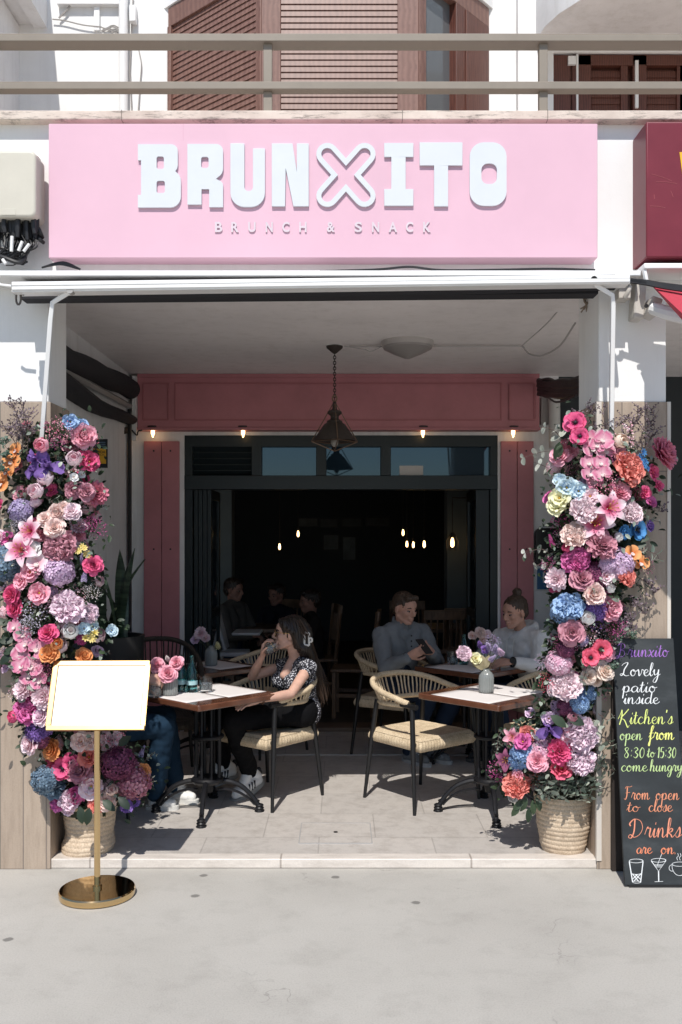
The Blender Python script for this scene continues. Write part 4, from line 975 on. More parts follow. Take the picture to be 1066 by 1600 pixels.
def make_chair(label, rope=ROPE, name='rope_chair', back=.765):
    """origin on the floor under the seat, faces +x"""
    t = thing(name, label, 'chair')
    up = lambda ph: .650 + (back - .650)*max(0, math.cos(ph*.76))**1.1
    lw = lambda ph: .628 - .012*math.cos(ph)
    top = ringpts(.285, .285, up, 44); low = ringpts(.235, .250, lw, 44, 112, .0)
    # wrapped rails: slight ripple along the length shows the winding
    def wrapped(mb, pts, r):
        dense = crom(pts, 5)
        mb.tube(dense, [r*(1 + .07*(k % 2)) for k in range(len(dense))], 9)
    q = MB(); wrapped(q, top, .0175); wrapped(q, low, .015); q.build('back_rail', rope, t, world=False, smooth=60)
    q = MB(); n = 38
    for k in range(n + 1):
        u = k / n
        a = top[min(44, int(round(u*44)))]; i = u*44; i0 = min(43, int(i)); a = top[i0].lerp(top[i0+1], i - i0); b = low[i0].lerp(low[i0+1], i - i0)
        jj = .003*math.sin(k*5.1)
        q.tube([a, a.lerp(b, .5) + Vector((jj, jj, 0)), b], .0056, 6)
    q.build('back_cords', rope, t, world=False, smooth=60)
    # seat: four woven triangles of cord
    q = MB(); w_, ns = .225, 72
    def sf(u, v):
        x, y = (u*2-1), (v*2-1); m_ = max(abs(x), abs(y)); rid = .0028*abs(math.sin(m_*ns*.55)) + .0015*noise.noise((x*30, y*30, 2))
        yw = w_*(1.0 + .04*x)
        return Vector((x*(w_+.01), y*yw, .434 + rid + .012*m_*m_ - .02*max(0, m_-.93)/.07))
    q.grid(sf, 96, 96)
    def side(u, v):
        p = u*4; e = int(min(3, p)); f = p - e; cs = [(-1,-1),(1,-1),(1,1),(-1,1),(-1,-1)]
        a, b = cs[e], cs[e+1]; x, y = a[0] + (b[0]-a[0])*f, a[1] + (b[1]-a[1])*f
        bul = .012*math.sin(PI*v) + .0025*abs(math.sin(u*4*40*PI*.5)) 
        k = 1 + bul/w_
        return Vector((x*(w_+.01)*k, y*w_*(1+.04*x)*k, .427 - .062*v))
    q.grid(side, 400, 6)
    q.box(-w_*.9, w_*.9, -w_*.9, w_*.9, .37, .375)
    q.build('seat', rope, t, world=False, smooth=70)
    for x, y, xb, yb, zt_ in ((.19,.262,.235,.285,.640),(.19,-.262,.235,-.285,.640),(-.185,.205,-.255,.250,.63),(-.185,-.205,-.255,-.250,.63)):
        q = MB(); q.tube([(x, y, zt_), ((x*.6+xb*.4), (y*.6+yb*.4), .40), (xb, yb, .0)], [.0155, .0165, .0105], 12); q.build('leg', CHAIRBLK, t, world=False, smooth=60)
    q = MB()
    for s in (-1, 1):
        q.tube([(.235, s*.268, .640), (.19, s*.264, .638), (.10, s*.265, .640)], .016, 10)
        q.tube([(.20, s*.262, .405), (.20, s*.21, .405)], .013, 8); q.tube([(-.205, s*.215, .405), (-.19, s*.19, .405)], .013, 8)
    q.tube([(.215, -.21, .40), (.215, .21, .40)], .011, 8); q.tube([(-.215, -.20, .40), (-.215, .20, .40)], .011, 8)
    q.build('frame', CHAIRBLK, t, world=False, smooth=60)
    return t
CH = 'rope backed chairs at the porch tables'
ch0 = make_chair('pale rope chair standing empty at the table right of the doorway'); ch0['group'] = CH
ch0.location = (.505, 6.08, FZ); ch0.rotation_euler = (0, 0, R(-50))
dup(ch0, (-.475, 6.14, FZ), R(-131), 'pale rope chair in which the woman in the patterned blouse sits', CH)
dup(ch0, (.42, 7.42, FZ), R(-28), 'rope chair in which the man looking at his phone sits', CH)
dup(ch0, (1.46, 7.36, FZ), R(205), 'rope chair in which the man in the pale hoodie sits', CH)
dup(ch0, (1.37, 6.22, FZ), R(222), 'rope chair half hidden behind the right flower column', CH)
dup(ch0, (-.62, 7.50, FZ), R(222), 'rope chair in shade at the small table left of the doorway', CH)
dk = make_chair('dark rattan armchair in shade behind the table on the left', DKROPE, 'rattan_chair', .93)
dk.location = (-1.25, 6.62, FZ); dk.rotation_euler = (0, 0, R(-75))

TABLEW = m_wood('dark_table_wood', (.10,.037,.02), (.15,.06,.033), 3, (1.5, 9, 1.5), .22, .5)
CASTIRON = mat('black_cast_iron', (.010,.010,.012), .42, .25, 30, .10, 90, spec=.35)
def make_table(label, hgt=.715, side=.62):
    t = thing('bistro_table', label, 'table')
    q = MB(); h = side/2
    q.prism(rrect(-h, h, -h, h, .018), lambda a, b, z: Vector((a, b, z)), hgt - .036, hgt); q.build('tabletop', TABLEW, t, bevel=.007, world=False, seg=3)
    q = MB()
    for k in range(8):
        a = 2*PI*(k + .5)/8; x, y = .075*math.cos(a), .075*math.sin(a)
        q.lathe([(.0085,.20),(.012,.215),(.0085,.23),(.0085,.45),(.012,.46),(.0085,.47),(.0085,hgt-.06)], (x, y, 0), 8)
    q.lathe([(.095,hgt-.06),(.10,hgt-.05),(.10,hgt-.037),(0,hgt-.037)], n=20); q.obox((0,0,hgt-.046), (.4,.05,.016)); q.obox((0,0,hgt-.046), (.05,.4,.016))
    q.lathe([(.0,.17),(.085,.175),(.10,.19),(.10,.20),(.09,.21),(0,.212)], n=20); q.lathe([(.03,.12),(.035,.16),(.05,.172)], n=12)
    q.lathe([(.092,.445),(.098,.452),(.098,.462),(.092,.468)], n=20)
    q.build('pedestal', CASTIRON, t, world=False)
    for k in range(4):
        a = R(45 + 90*k); c, s_ = math.cos(a), math.sin(a)
        def pt(r, z): return Vector((r*c, r*s_, z))
        q = MB(); q.tube(crom([pt(.05,.185), pt(.12,.185), pt(.20,.155), pt(.265,.095), pt(.30,.045), pt(.31,.02)], 5), [.018,.018,.018,.017,.017,.016,.016,.016,.015,.015,.015,.015,.014,.014,.014,.014,.014,.014,.014,.014,.015,.016,.017,.018,.019,.020], 8)
        q.tube(crom([pt(.06,.135), pt(.12,.135), pt(.19,.115), pt(.25,.075), pt(.285,.04)], 5), .008, 6)
        q.lathe([(.020,.045),(.027,.038),(.022,.030),(.028,.022),(.024,.012),(.030,.006),(.030,0),(0,0)], pt(.312, 0), 10)
        q.lathe([(.010,.0),(.015,.012),(.0,.02)], pt(.30,.055), 8)
        q.build('foot', CASTIRON, t, world=False)
    return t
TB = 'square bistro tables on the porch'
tb0 = make_table('dark wood bistro table in the sun on the right with a grey fluted vase'); tb0['group'] = TB
T1, T2, T3, T4 = (.90, 5.80), (-.805, 5.80), (.97, 7.02), (-.98, 7.02)
tb0.location = (*T1, FZ); tb0.rotation_euler = (0, 0, R(43))
dup(tb0, (*T2, FZ), R(46), 'dark wood bistro table on the left with bottles, glasses and pink roses', TB)
dup(tb0, (*T3, FZ), R(44), 'shaded bistro table between the two seated men', TB)
dup(tb0, (*T4, FZ), R(44), 'shaded bistro table left of the doorway behind the drinking woman', TB)
TZ = FZ + .715
PAPER = mat('paper_placemat', (.70,.66,.645), .8, .03, 3, .04, 300)
def mat_sheet(T, rz, u, v, w_, d_, label, cat='placemat'):
    q = MB(); Rm = Matrix.Rotation(rz, 3, 'Z')
    c = Vector((*T, TZ)) + Rm @ Vector((u, v, 0))
    def fn(a, b): 
        p = Vector(((a-.5)*w_, (b-.5)*d_, .0012 + .0012*math.sin(a*3.2)*math.sin(b*2.7)))
        return c + Rm @ p
    q.grid(fn, 8, 8)
    o = q.build('placemat', PAPER, smooth=60, fix=False)
    sol = o.modifiers.new('thick', 'SOLIDIFY'); sol.thickness = .0006
    return tag(o, label, cat, 'paper placemats on the tables')
mat_sheet(T1, R(43), -.155, -.01, .29, .44, 'paper placemat on the sunny right table, left of the vase')
mat_sheet(T1, R(43), .15, .02, .29, .44, 'paper placemat on the sunny right table, right of the vase')
mat_sheet(T2, R(46), .14, .02, .30, .46, 'paper placemat on the left table under the clear glass')
mat_sheet(T2, R(46), -.16, .04, .28, .46, 'paper placemat on the left table behind the menu stand')
mat_sheet(T3, R(44), -.14, .0, .30, .44, 'shaded paper placemat before the man with the phone')
mat_sheet(T3, R(44), .15, .0, .28, .44, 'shaded paper placemat before the man in the hoodie')
mat_sheet(T4, R(44), .1, .0, .30, .44, 'shaded paper placemat on the table left of the doorway')
# ---- things on the tables
def at_px(px, py, z=TZ + .003):
    D = (EYE - z)*F/(py - CY); return Vector((XX(px, D), D, z))
VASEG = mat('grey_ribbed_glass', (.22,.235,.23), .2, .08, 6, coat=.3)
def make_vase(label, k=1.0):
    t = thing('fluted_vase', label, 'vase', group='grey fluted vases on the tables')
    q = MB(); q.lathe([(0,0),(.036*k,0),(.042*k,.006),(.043*k,.03),(.043*k,.085*k),(.040*k,.108*k),(.032*k,.124*k),(.022*k,.132*k),(.019*k,.138*k),(.021*k,.145*k),(.018*k,.145*k),(.016*k,.13*k),(.0,.125*k)], n=72, rfun=lambda a, z: 1 + (.075*abs(math.cos(a*9)) if .004 < z < .12*k else 0))
    q.build('body', VASEG, t, world=False, smooth=50)
    return t
v1 = make_vase('grey fluted vase with mixed flowers on the sunny right table'); v1.location = at_px(760, 1082)
v2 = dup(v1, at_px(266, 1086), 0, 'grey fluted vase with three pink roses on the left table')
v3 = dup(v1, at_px(330, 1040), 0, 'grey fluted vase with pink flowers on the shaded left table')
v4 = dup(v1, at_px(752, 1043), 0, 'grey vase with pink flowers between the two men, partly hidden')
def glassmat(name, col, rough=.02):
    m = newmat(name, rough); N, L, b = nodes(m)
    b.inputs['Base Color'].default_value = (*col, 1); b.inputs['Transmission Weight'].default_value = 1; b.inputs['IOR'].default_value = 1.45
    return m
CLEAR = glassmat('clear_cut_glass', (.93,.95,.96)); TEAL = glassmat('teal_bottle_glass', (.40,.78,.80)); WATER = mat('sparkling_water', (.80,.86,.88), .05, 0, trans=.9, ior=1.33)
def make_tumbler(label):
    t = thing('tumbler', label, 'glass', group='cut glass tumblers')
    cut = lambda a, z: 1 + (.05*abs(math.sin(a*8 + z*90))*abs(math.sin(a*8 - z*90)) if .004 < z < .058 else 0)
    q = MB(); q.lathe([(0,0),(.034,0),(.037,.004),(.039,.03),(.040,.058),(.0405,.062),(.0415,.092),(.0395,.092),(.0385,.06),(.036,.016),(0,.014)], n=64, rfun=lambda a, z: cut(a, z)); q.build('body', CLEAR, t, world=False, smooth=30)
    q = MB(); q.lathe([(0,.0155),(.0345,.0165),(.0375,.055),(0,.055)], n=24); q.build('water', WATER, t, world=False)
    return t
g1 = make_tumbler('clear cut glass tumbler of water right of the teal bottles'); g1.location = at_px(322, 1081)
dup(g1, at_px(241, 1089), 0, 'cut glass tumbler held by a hand beside the menu panel')
dup(g1, at_px(707, 1038), 0, 'empty tumbler on the shaded table between the two men')
gw = dup(g1, (0,0,0), 0, 'cut glass tumbler raised to the mouth of the drinking woman')
def make_bottle(label):
    t = thing('water_bottle', label, 'bottle', group='teal water bottles')
    q = MB(); q.lathe([(0,0),(.031,0),(.034,.004),(.034,.11),(.033,.122),(.022,.155),(.014,.18),(.0125,.205),(.0145,.208),(.0145,.214),(.0125,.216),(.0125,.222),(.010,.222),(.010,.18),(.019,.150),(.030,.12),(.031,.012),(0,.008)], n=32); q.build('body', TEAL, t, world=False)
    q = MB(); q.lathe([(.0345,.045),(.0349,.05),(.0349,.068),(.0345,.07)], n=32); 
    q.build('label', mat('bottle_label', (.35,.55,.58), .5, .3, 40), t, world=False)
    return t
b1 = make_bottle('tall teal glass water bottle standing left of the clear glass'); b1.location = at_px(300, 1081)
dup(b1, at_px(283, 1080), R(60), 'teal water bottle half hidden behind the vase of roses')
b3 = dup(b1, at_px(725, 1038), 0, 'dark bottle standing on the shaded table between the two men')
# ---- woven baskets
BASK = m_rope('woven_straw', (.37,.27,.18), (.63,.51,.38), 120)
def basket(label, c, prof, slouch):
    t = thing('woven_basket', label, 'basket', c)
    H = prof[-1][1]; q = MB(); rows = 110
    def rad(z):
        for (r0, z0), (r1, z1) in zip(prof, prof[1:]):
            if z <= z1 + 1e-9: u = (z - z0)/(z1 - z0); u = u*u*(3-2*u); return r0 + (r1 - r0)*u
        return prof[-1][0]
    def fn(u, v):
        a = 2*PI*u; z = H*v; r = rad(z)*(1 + slouch*.03*math.sin(a*2 + z*9) + slouch*.02*math.sin(a*3 - z*14))
        r += .0035*abs(math.sin(PI*z/.0245 + .35*math.sin(a + 1) + slouch*.5*math.sin(2*a))) + .0009*math.sin(a*70 + (int(z/.0245) % 2)*2)
        return Vector((r*math.cos(a) + slouch*.018*math.sin(z*11), r*math.sin(a), z + slouch*.008*math.sin(a + .5)*v))
    q.grid(fn, 140, rows, closeu=True); q.build('body', BASK, t, world=False, smooth=60)
    q = MB(); q.lathe([(rad(H) - .004, H - .0),(rad(H) - .012, H - .06),(0, H - .06)], n=30); q.build('filling', mat('dark_moss', (.03,.035,.02), .9, .3, 30), t, world=False)
    return t
BL = Vector((-1.345, 5.085, FZ)); BRr = Vector((1.180, 5.105, FZ))
basket('slouching woven straw basket below the left flower column', BL, [(.128,0),(.133,.03),(.118,.10),(.128,.18),(.152,.27)], 1.0)
basket('upright woven straw basket below the right flower column', BRr, [(.110,0),(.122,.05),(.138,.15),(.150,.30)], .12)
# ---- snake plant in a black pot
sp_ = thing('snake_plant', 'dark snake plant in a tall black pot against the shaded left wall', 'plant', (-1.50, 6.25, FZ))
q = MB(); q.lathe([(.17,0),(.19,.02),(.215,.98),(.22,1.02),(.20,1.02),(.19,.97),(0,.97)], n=24); q.build('pot', mat('matt_black_pot', (.02,.02,.02), .6, .15), sp_, world=False)
random.seed(4)
def m_snake():
    m = newmat('snake_leaf', .4); N, L, b = nodes(m); v = objvec(N, L, (3,3,40))
    L.new(ramp(N, L, nz(N, L, v, 1.5, 4), [(.4, (.012,.03,.016)), (.6, (.05,.085,.045))]), b.inputs['Base Color']); return m
q = MB()
for k in range(13):
    a = random.uniform(0, 2*PI); h = random.uniform(.3, .66); ln = random.uniform(.04, .28); wv = random.uniform(.034, .05); b0 = Vector((random.uniform(-.11,.11), random.uniform(-.11,.11), .95)); tw = random.uniform(-.6,.6)
    def fn(u, v, a=a, h=h, ln=ln, wv=wv, b0=b0, tw=tw):
        ww = wv*(.6 + 1.1*v - 1.7*v**3 if v < .98 else 0); aa = a + 1.3 + tw*v
        return b0 + Vector((math.cos(a)*ln*v*v, math.sin(a)*ln*v*v, h*v)) + Vector((math.cos(aa), math.sin(aa), 0))*(u-.5)*2*ww + Vector((math.cos(a), math.sin(a), 0))*(.012*(2*u-1)**2)
    q.grid(fn, 4, 10)
lf = q.build('leaf', m_snake(), sp_, world=False, smooth=80, fix=False)
# ------------------------------------------------------------------ flowers
def m_flower(name, inner, outer, rough=.6, edge=None, mid=.75):
    """petal pigment runs from the petal's foot to its rim; a little light passes through"""
    m = newmat(name, rough); N, L, b = nodes(m)
    at = N.new('ShaderNodeAttribute'); at.attribute_name = 't'
    v = objvec(N, L)
    n1 = nz(N, L, v, 3.0, 4, .6)
    f = math_(N, L, 'ADD', at.outputs['Fac'], math_(N, L, 'MULTIPLY', math_(N, L, 'SUBTRACT', n1, .5), .5))
    st = [(.12, inner), (mid, outer)] + ([(min(.97, mid + .35), edge)] if edge else [])
    c = ramp(N, L, f, st); L.new(c, b.inputs['Base Color'])
    b.inputs['Specular IOR Level'].default_value = .25
    tr = N.new('ShaderNodeBsdfTranslucent'); L.new(c, tr.inputs[0])
    ms_ = N.new('ShaderNodeMixShader'); ms_.inputs[0].default_value = .22
    L.new(b.outputs[0], ms_.inputs[1]); L.new(tr.outputs[0], ms_.inputs[2]); L.new(ms_.outputs[0], N['Material Output'].inputs[0])
    return m
def dk_(c, k=.5): return tuple(q*k for q in c)
FC = {'pink': ((.62,.16,.26),(.78,.40,.48)), 'pale': ((.66,.34,.40),(.82,.62,.66)), 'hot': ((.40,.02,.11),(.68,.12,.26)), 'blush': ((.70,.38,.36),(.82,.60,.56)),
      'white': ((.68,.58,.56),(.85,.78,.78)), 'mauve': ((.25,.07,.12),(.54,.27,.33)), 'plum': ((.10,.02,.06),(.26,.08,.15)), 'dusty': ((.30,.06,.09),(.52,.19,.25)),
      'purple': ((.10,.05,.20),(.24,.14,.42)), 'lilac': ((.42,.28,.44),(.68,.52,.66)), 'lav': ((.26,.20,.38),(.46,.40,.56)), 'blue': ((.12,.22,.42),(.34,.48,.68)), 'deepblue': ((.02,.07,.22),(.08,.26,.52)),
      'skyblue': ((.30,.42,.62),(.58,.70,.84)), 'slate': ((.06,.10,.15),(.18,.26,.34)), 'orange': ((.52,.14,.03),(.72,.34,.14)), 'coral': ((.52,.09,.08),(.72,.26,.22)), 'cream': ((.58,.50,.20),(.80,.74,.52)),
      'yellow': ((.50,.36,.05),(.74,.62,.26)), 'magenta': ((.34,.03,.17),(.62,.16,.38)), 'lpinkpurple': ((.60,.30,.42),(.84,.60,.68)), 'dahliapink': ((.38,.05,.10),(.62,.22,.30)), 'peach': ((.72,.42,.30),(.84,.64,.56)), 'grey': ((.30,.28,.36),(.56,.53,.60)),
      'green': ((.02,.05,.02),(.08,.14,.05)), 'redpink': ((.46,.03,.06),(.72,.14,.22))}
lift = lambda c: tuple(min(.9, q*1.2) for q in c)
FM = {k: m_flower('petal_' + k, lift(v[0]), lift(v[1])) for k, v in FC.items()}
FM['lilystripe'] = m_flower('petal_lily', (.46,.02,.10), (.74,.26,.40), edge=(.86,.72,.76), mid=.45)
FM['orchid'] = m_flower('petal_orchid', (.74,.45,.52), (.60,.16,.29), edge=(.74,.46,.54))
FDARK = mat('flower_eye', (.012,.01,.016), .6, .2); FYEL = mat('stamen_yellow', (.6,.36,.05), .6, .2)
def m_leaf(name, c1, c2, rough=.5):
    m = newmat(name, rough); N, L, b = nodes(m)
    at = N.new('ShaderNodeAttribute'); at.attribute_name = 't'
    c = ramp(N, L, at.outputs['Fac'], [(.0, c1), (1.0, c2)]); L.new(c, b.inputs['Base Color'])
    tr = N.new('ShaderNodeBsdfTranslucent'); L.new(c, tr.inputs[0])
    ms_ = N.new('ShaderNodeMixShader'); ms_.inputs[0].default_value = .2
    L.new(b.outputs[0], ms_.inputs[1]); L.new(tr.outputs[0], ms_.inputs[2]); L.new(ms_.outputs[0], N['Material Output'].inputs[0])
    return m
SILV = m_leaf('silver_leaf', (.30,.33,.28), (.72,.74,.66)); LEAF = m_leaf('dark_leaf', (.010,.024,.013), (.06,.095,.045)); EUC = m_leaf('eucalyptus_leaf', (.14,.19,.15), (.50,.55,.46)); EUCD = m_leaf('dark_eucalyptus_leaf', (.03,.065,.045), (.12,.19,.14)); STEM = mat('green_stem', (.10,.11,.05), .7, .2); TWIG = mat('dry_twig', (.12,.085,.075), .8, .2)
def petal(mb, az, r0, h0, L_, W_, t0, t1, cup=.2, ruf=.0, nu=5, nv=6, tip=.8, seed=0, point=False, ta=0, tb=1):
    """az: direction round the axis; t0, t1: tilt from the axis at foot and rim"""
    ca, sa = math.cos(az), math.sin(az); px, pz = [], []
    r, z = r0, h0
    for i in range(nv + 1):
        px.append((r, z)); th = t0 + (t1 - t0)*(i + .5)/nv
        r += L_/nv*math.sin(th); z += L_/nv*math.cos(th)
    def fn(u, v):
        i = min(nv - 1, int(v*nv + 1e-6)); f = v*nv - i; a, b = px[i], px[i+1]; rr, zz = a[0] + (b[0]-a[0])*f, a[1] + (b[1]-a[1])*f
        s = 2*u - 1
        if point: ww = W_*(math.sin(PI*min(1, .10 + v*.90))**.9)
        else: ww = W_*(.30 + .70*math.sin(PI*.5*min(1, v/.62)))*(1 if v < .75 else math.sqrt(max(0, 1 - ((v-.75)/.27)**2)))
        th = t0 + (t1 - t0)*v
        n_ = Vector((-math.cos(th), 0, math.sin(th)))       # the petal's inner side
        p = Vector((rr, s*ww, zz)) + n_*(cup*ww*s*s)
        if ruf: p += n_*(ruf*noise.noise((s*2.3 + seed*7.1, v*3.1, seed*3.7))*(.3 + v)) + Vector((0, 0, ruf*.5*noise.noise((s*4 + seed, v*2, 9.2))*v))
        return Vector((p.x*ca - p.y*sa, p.x*sa + p.y*ca, p.z))
    mb.grid(fn, nu, nv, tf=lambda u, v: ta + (tb - ta)*v)
def rings(mb, spec, rnd):
    """each ring: count, foot radius, height, length, half width, tilt at foot, tilt at rim, cup, ruffle"""
    for (n, r0, h0, L_, W_, a, b, cup, ruf) in spec:
        off = rnd.random()*6.28
        for k in range(n):
            j = lambda s: 1 + rnd.uniform(-s, s)
            petal(mb, off + 2*PI*k/n + rnd.uniform(-.18,.18), r0, h0, L_*j(.10), W_*j(.12), R(a + rnd.uniform(-7,7)), R(b + rnd.uniform(-10,10)), cup, ruf*j(.3), seed=rnd.random()*50)
def fl_peony(rnd):
    mb = MB(); rings(mb, [(11,.05,0,.97,.34,90,66,.2,.24),(11,.05,.04,.89,.31,78,52,.22,.28),(12,.06,.08,.80,.27,66,38,.22,.30),(13,.05,.12,.70,.23,54,26,.25,.30),(13,.04,.16,.60,.19,40,14,.3,.28),(11,.03,.18,.52,.16,24,4,.35,.24),(7,.02,.2,.46,.13,10,0,.4,.2)], rnd); return mb, []
def fl_dahlia(rnd):
    mb = MB(); rings(mb, [(14,.05,0,.95,.20,95,70,.35,.06),(14,.05,.05,.90,.19,82,58,.35,.06),(13,.05,.1,.80,.18,68,46,.35,.06),(12,.05,.15,.70,.16,54,34,.4,.06),(11,.04,.2,.58,.14,40,20,.4,.05),(9,.03,.22,.46,.12,24,6,.5,.04)], rnd); return mb, []
def fl_rose(rnd):
    mb = MB(); rings(mb, [(6,.10,0,1.0,.48,80,92,.2,.16),(6,.08,.04,.93,.44,60,80,.24,.14),(6,.07,.06,.86,.40,42,66,.3,.12),(6,.06,.08,.80,.35,26,50,.38,.10),(5,.05,.1,.74,.30,16,36,.5,.07),(4,.03,.12,.72,.26,8,22,.7,.03),(3,.02,.15,.66,.17,2,8,.9,.02)], rnd); return mb, []
def fl_garden(rnd):
    mb = MB(); rings(mb, [(9,.08,0,.98,.42,86,68,.22,.16),(9,.08,.04,.90,.38,70,44,.25,.14),(9,.08,.06,.82,.33,52,20,.3,.13),(14,.06,.08,.66,.17,30,6,.4,.14),(14,.05,.1,.60,.14,18,0,.4,.14),(8,.02,.12,.5,.1,6,0,.5,.05)], rnd); return mb, []
def fl_ball(rnd):
    mb = MB(); rings(mb, [(6,.05,-.2,1.35,.55,105,-40,.25,.04),(6,.05,-.1,1.25,.5,96,-35,.3,.04),(5,.05,0,1.1,.42,80,-30,.35,.03),(5,.03,.1,.9,.34,60,-25,.4,.03)], rnd); return mb, []
def fl_anemone(rnd):
    mb = MB(); rings(mb, [(5,.08,0,.95,.50,84,70,.18,.10),(5,.08,.05,.82,.46,72,56,.2,.10)], rnd)
    d = MB(); d.ell((0,0,.16), (.17,.17,.12), n=8)
    for k in range(26):
        a = rnd.random()*6.28; r = rnd.uniform(.2,.32); d.tube([(.1*math.cos(a), .1*math.sin(a), .1), (r*math.cos(a), r*math.sin(a), .2)], .012, 4); d.ell((r*math.cos(a), r*math.sin(a), .2), .03, n=4)
    return mb, [(d, FDARK, 'eye')]
def fl_lily(rnd):
    mb = MB()
    for k in range(6): petal(mb, 2*PI*k/6 + rnd.uniform(-.1,.1), .03, 0, 1.15, .25 if k % 2 else .33, R(30), R(118), .35, .05, 4, 8, seed=rnd.random()*9, point=True)
    d = MB()
    for k in range(6):
        a = 2*PI*k/6 + .3; p = Vector((.25*math.cos(a), .25*math.sin(a), .75)); d.tube(crom([(0,0,.05), p*.6 + Vector((0,0,.1)), p], 3), .015, 4); d.ell(p, (.05,.05,.03), n=5)
    return mb, [(d, mat('lily_stamen', (.42,.20,.05), .7, .2), 'stamen')]
def fl_orchid(rnd):
    mb = MB()
    for az, L_, W_ in ((90,.86,.46),(210,.84,.44),(330,.84,.44),(0,.94,.54),(180,.94,.54)): petal(mb, R(az), .05, 0 if L_ < .9 else .05, L_, W_, R(82), R(74), .12, .06, seed=rnd.random()*9)
    d = MB(); 
    for az in (250, 290, 270): petal(d, R(az), .02, .05, .45, .16, R(40), R(70), .5, .02, 3, 4)
    d.ell((0,0,.12), (.08,.08,.1), n=6)
    return mb, [(d, FM['white'], 'lip')]
def fl_open(rnd):
    mb = MB(); rings(mb, [(6,.05,0,.98,.46,80,62,.2,.26),(6,.05,.04,.80,.38,62,40,.22,.24)], rnd); rings(mb, [(4,.05,.06,.55,.28,40,20,.25,.18)], rnd)
    d = MB(); d.ell((0,0,.15), (.1,.1,.12), n=6); return mb, [(d, FYEL, 'eye')]
def fl_hydrangea(rnd):
    mb = MB(); n = 120
    for k in range(n):
        z = 1 - 1.25*(k + .5)/n; a = k*2.39996; r = math.sqrt(max(0, 1 - z*z)); p = Vector((r*math.cos(a), r*math.sin(a), z))*(.86 + rnd.uniform(-.09,.09)) ; p.z = p.z*.8
        nrm = (p + Vector((rnd.uniform(-.3,.3), rnd.uniform(-.3,.3), rnd.uniform(-.1,.3)))).normalized(); q = nrm.to_track_quat('Z', 'Y'); sp = rnd.uniform(0, 1.5); s = rnd.uniform(.15,.21)
        tt = rnd.uniform(.1, .75)
        for j in range(4):
            b = sp + j*PI/2; e = lambda rr, aa, zz: p + q @ Vector((rr*s*math.cos(aa), rr*s*math.sin(aa), zz*s))
            mb.add([p, e(.75, b - .62, .22), e(1.12, b - .25, .18), e(1.12, b + .25, .12), e(.75, b + .62, .22)], [(0,1,2,3,4)], 0, [tt*.3, tt, tt + .25, tt + .25, tt])
    return mb, []
def fl_gypso(rnd):
    mb = MB(); d = MB()
    for k in range(150):
        v = Vector((rnd.gauss(0,1), rnd.gauss(0,1), rnd.gauss(.3,1))); v.normalize(); p = v*rnd.uniform(.45,1.05); p.z = p.z*.7 + .2; s = rnd.uniform(.035,.065); t0 = rnd.random()
        q = Vector((rnd.uniform(-1,1), rnd.uniform(-1,1), rnd.uniform(-1,1))).normalized().to_track_quat('Z', 'Y')
        mb.add([p + q @ (Vector(o)*s) for o in ((1,0,0),(-1,0,0),(0,1,0),(0,-1,0),(0,0,.8),(0,0,-.8))], [(0,2,4),(2,1,4),(1,3,4),(3,0,4),(2,0,5),(1,2,5),(3,1,5),(0,3,5)], 0, [t0]*6)
        if k % 3 == 0: d.tube([(0,0,-.3), p*.55 + Vector((0,0,-.05)), p], .010, 3, cap=False)
    return mb, [(d, STEM, 'stalk')]
def fl_spike(rnd):
    mb = MB(); d = MB(); d.tube([(0,0,-.6),(.03,0,.3),(.0,.04,1.1)], .02, 4)
    for k in range(110):
        h = k/110; a = k*2.4; r = (.26 - .2*h)*rnd.uniform(.7,1.15); p = Vector((r*math.cos(a), r*math.sin(a), -.15 + 1.35*h)); s = rnd.uniform(.07,.12)*(1.1 - .6*h); t0 = rnd.random()
        q = (p - Vector((0,0,p.z - .1))).normalized().to_track_quat('Z', 'Y')
        for j in range(3):
            b = j*2.09 + rnd.random(); mb.add([p, p + q @ Vector((s*math.cos(b-.5), s*math.sin(b-.5), s*.6)), p + q @ Vector((1.5*s*math.cos(b), 1.5*s*math.sin(b), s*.7)), p + q @ Vector((s*math.cos(b+.5), s*math.sin(b+.5), s*.6))], [(0,1,2,3)], 0, [t0*.4, t0, t0, t0])
    return mb, [(d, STEM, 'stalk')]
def fl_iris(rnd):
    mb = MB()
    for k in range(3): petal(mb, 2*PI*k/3, .04, 0, 1.2, .44, R(58), R(150), .15, .2, 5, 7, seed=rnd.random()*20); petal(mb, 2*PI*k/3 + 1.05, .04, .05, .9, .40, R(25), R(-12), .4, .18, 5, 6, seed=rnd.random()*20)
    return mb, []
def fl_cornflower(rnd):
    mb = MB()
    for k in range(5):
        c = Vector((rnd.uniform(-.5,.5), rnd.uniform(-.5,.5), rnd.uniform(0,.25))); m2 = MB()
        for j in range(7): petal(m2, 2*PI*j/7 + rnd.random()*.3, .02, 0, .5, .11, R(55), R(78), .2, .03, 2, 3, point=True)
        mb.add([Vector(v) + c for v in m2.v], m2.f, 0, m2.t)
    return mb, []
FLF = {'peony': fl_peony, 'dahlia': fl_dahlia, 'rose': fl_rose, 'garden_rose': fl_garden, 'ranunculus': fl_ball, 'anemone': fl_anemone, 'lily': fl_lily, 'orchid_blossom': fl_orchid, 'open_blossom': fl_open, 'hydrangea': fl_hydrangea, 'gypsophila': fl_gypso, 'flower_spike': fl_spike, 'iris': fl_iris, 'cornflower': fl_cornflower}
FMESH = {}
def flower_mesh(kind, var):
    if (kind, var) not in FMESH:
        rnd = random.Random(hash_(kind) + var*17); mb, ex = FLF[kind](rnd)
        me = mb.mesh(kind, [FM['pink']], 180, True, fix=False)
        FMESH[(kind, var)] = (me, [(d.mesh(nm, [m_], 60), nm) for d, m_, nm in ex])
    return FMESH[(kind, var)]
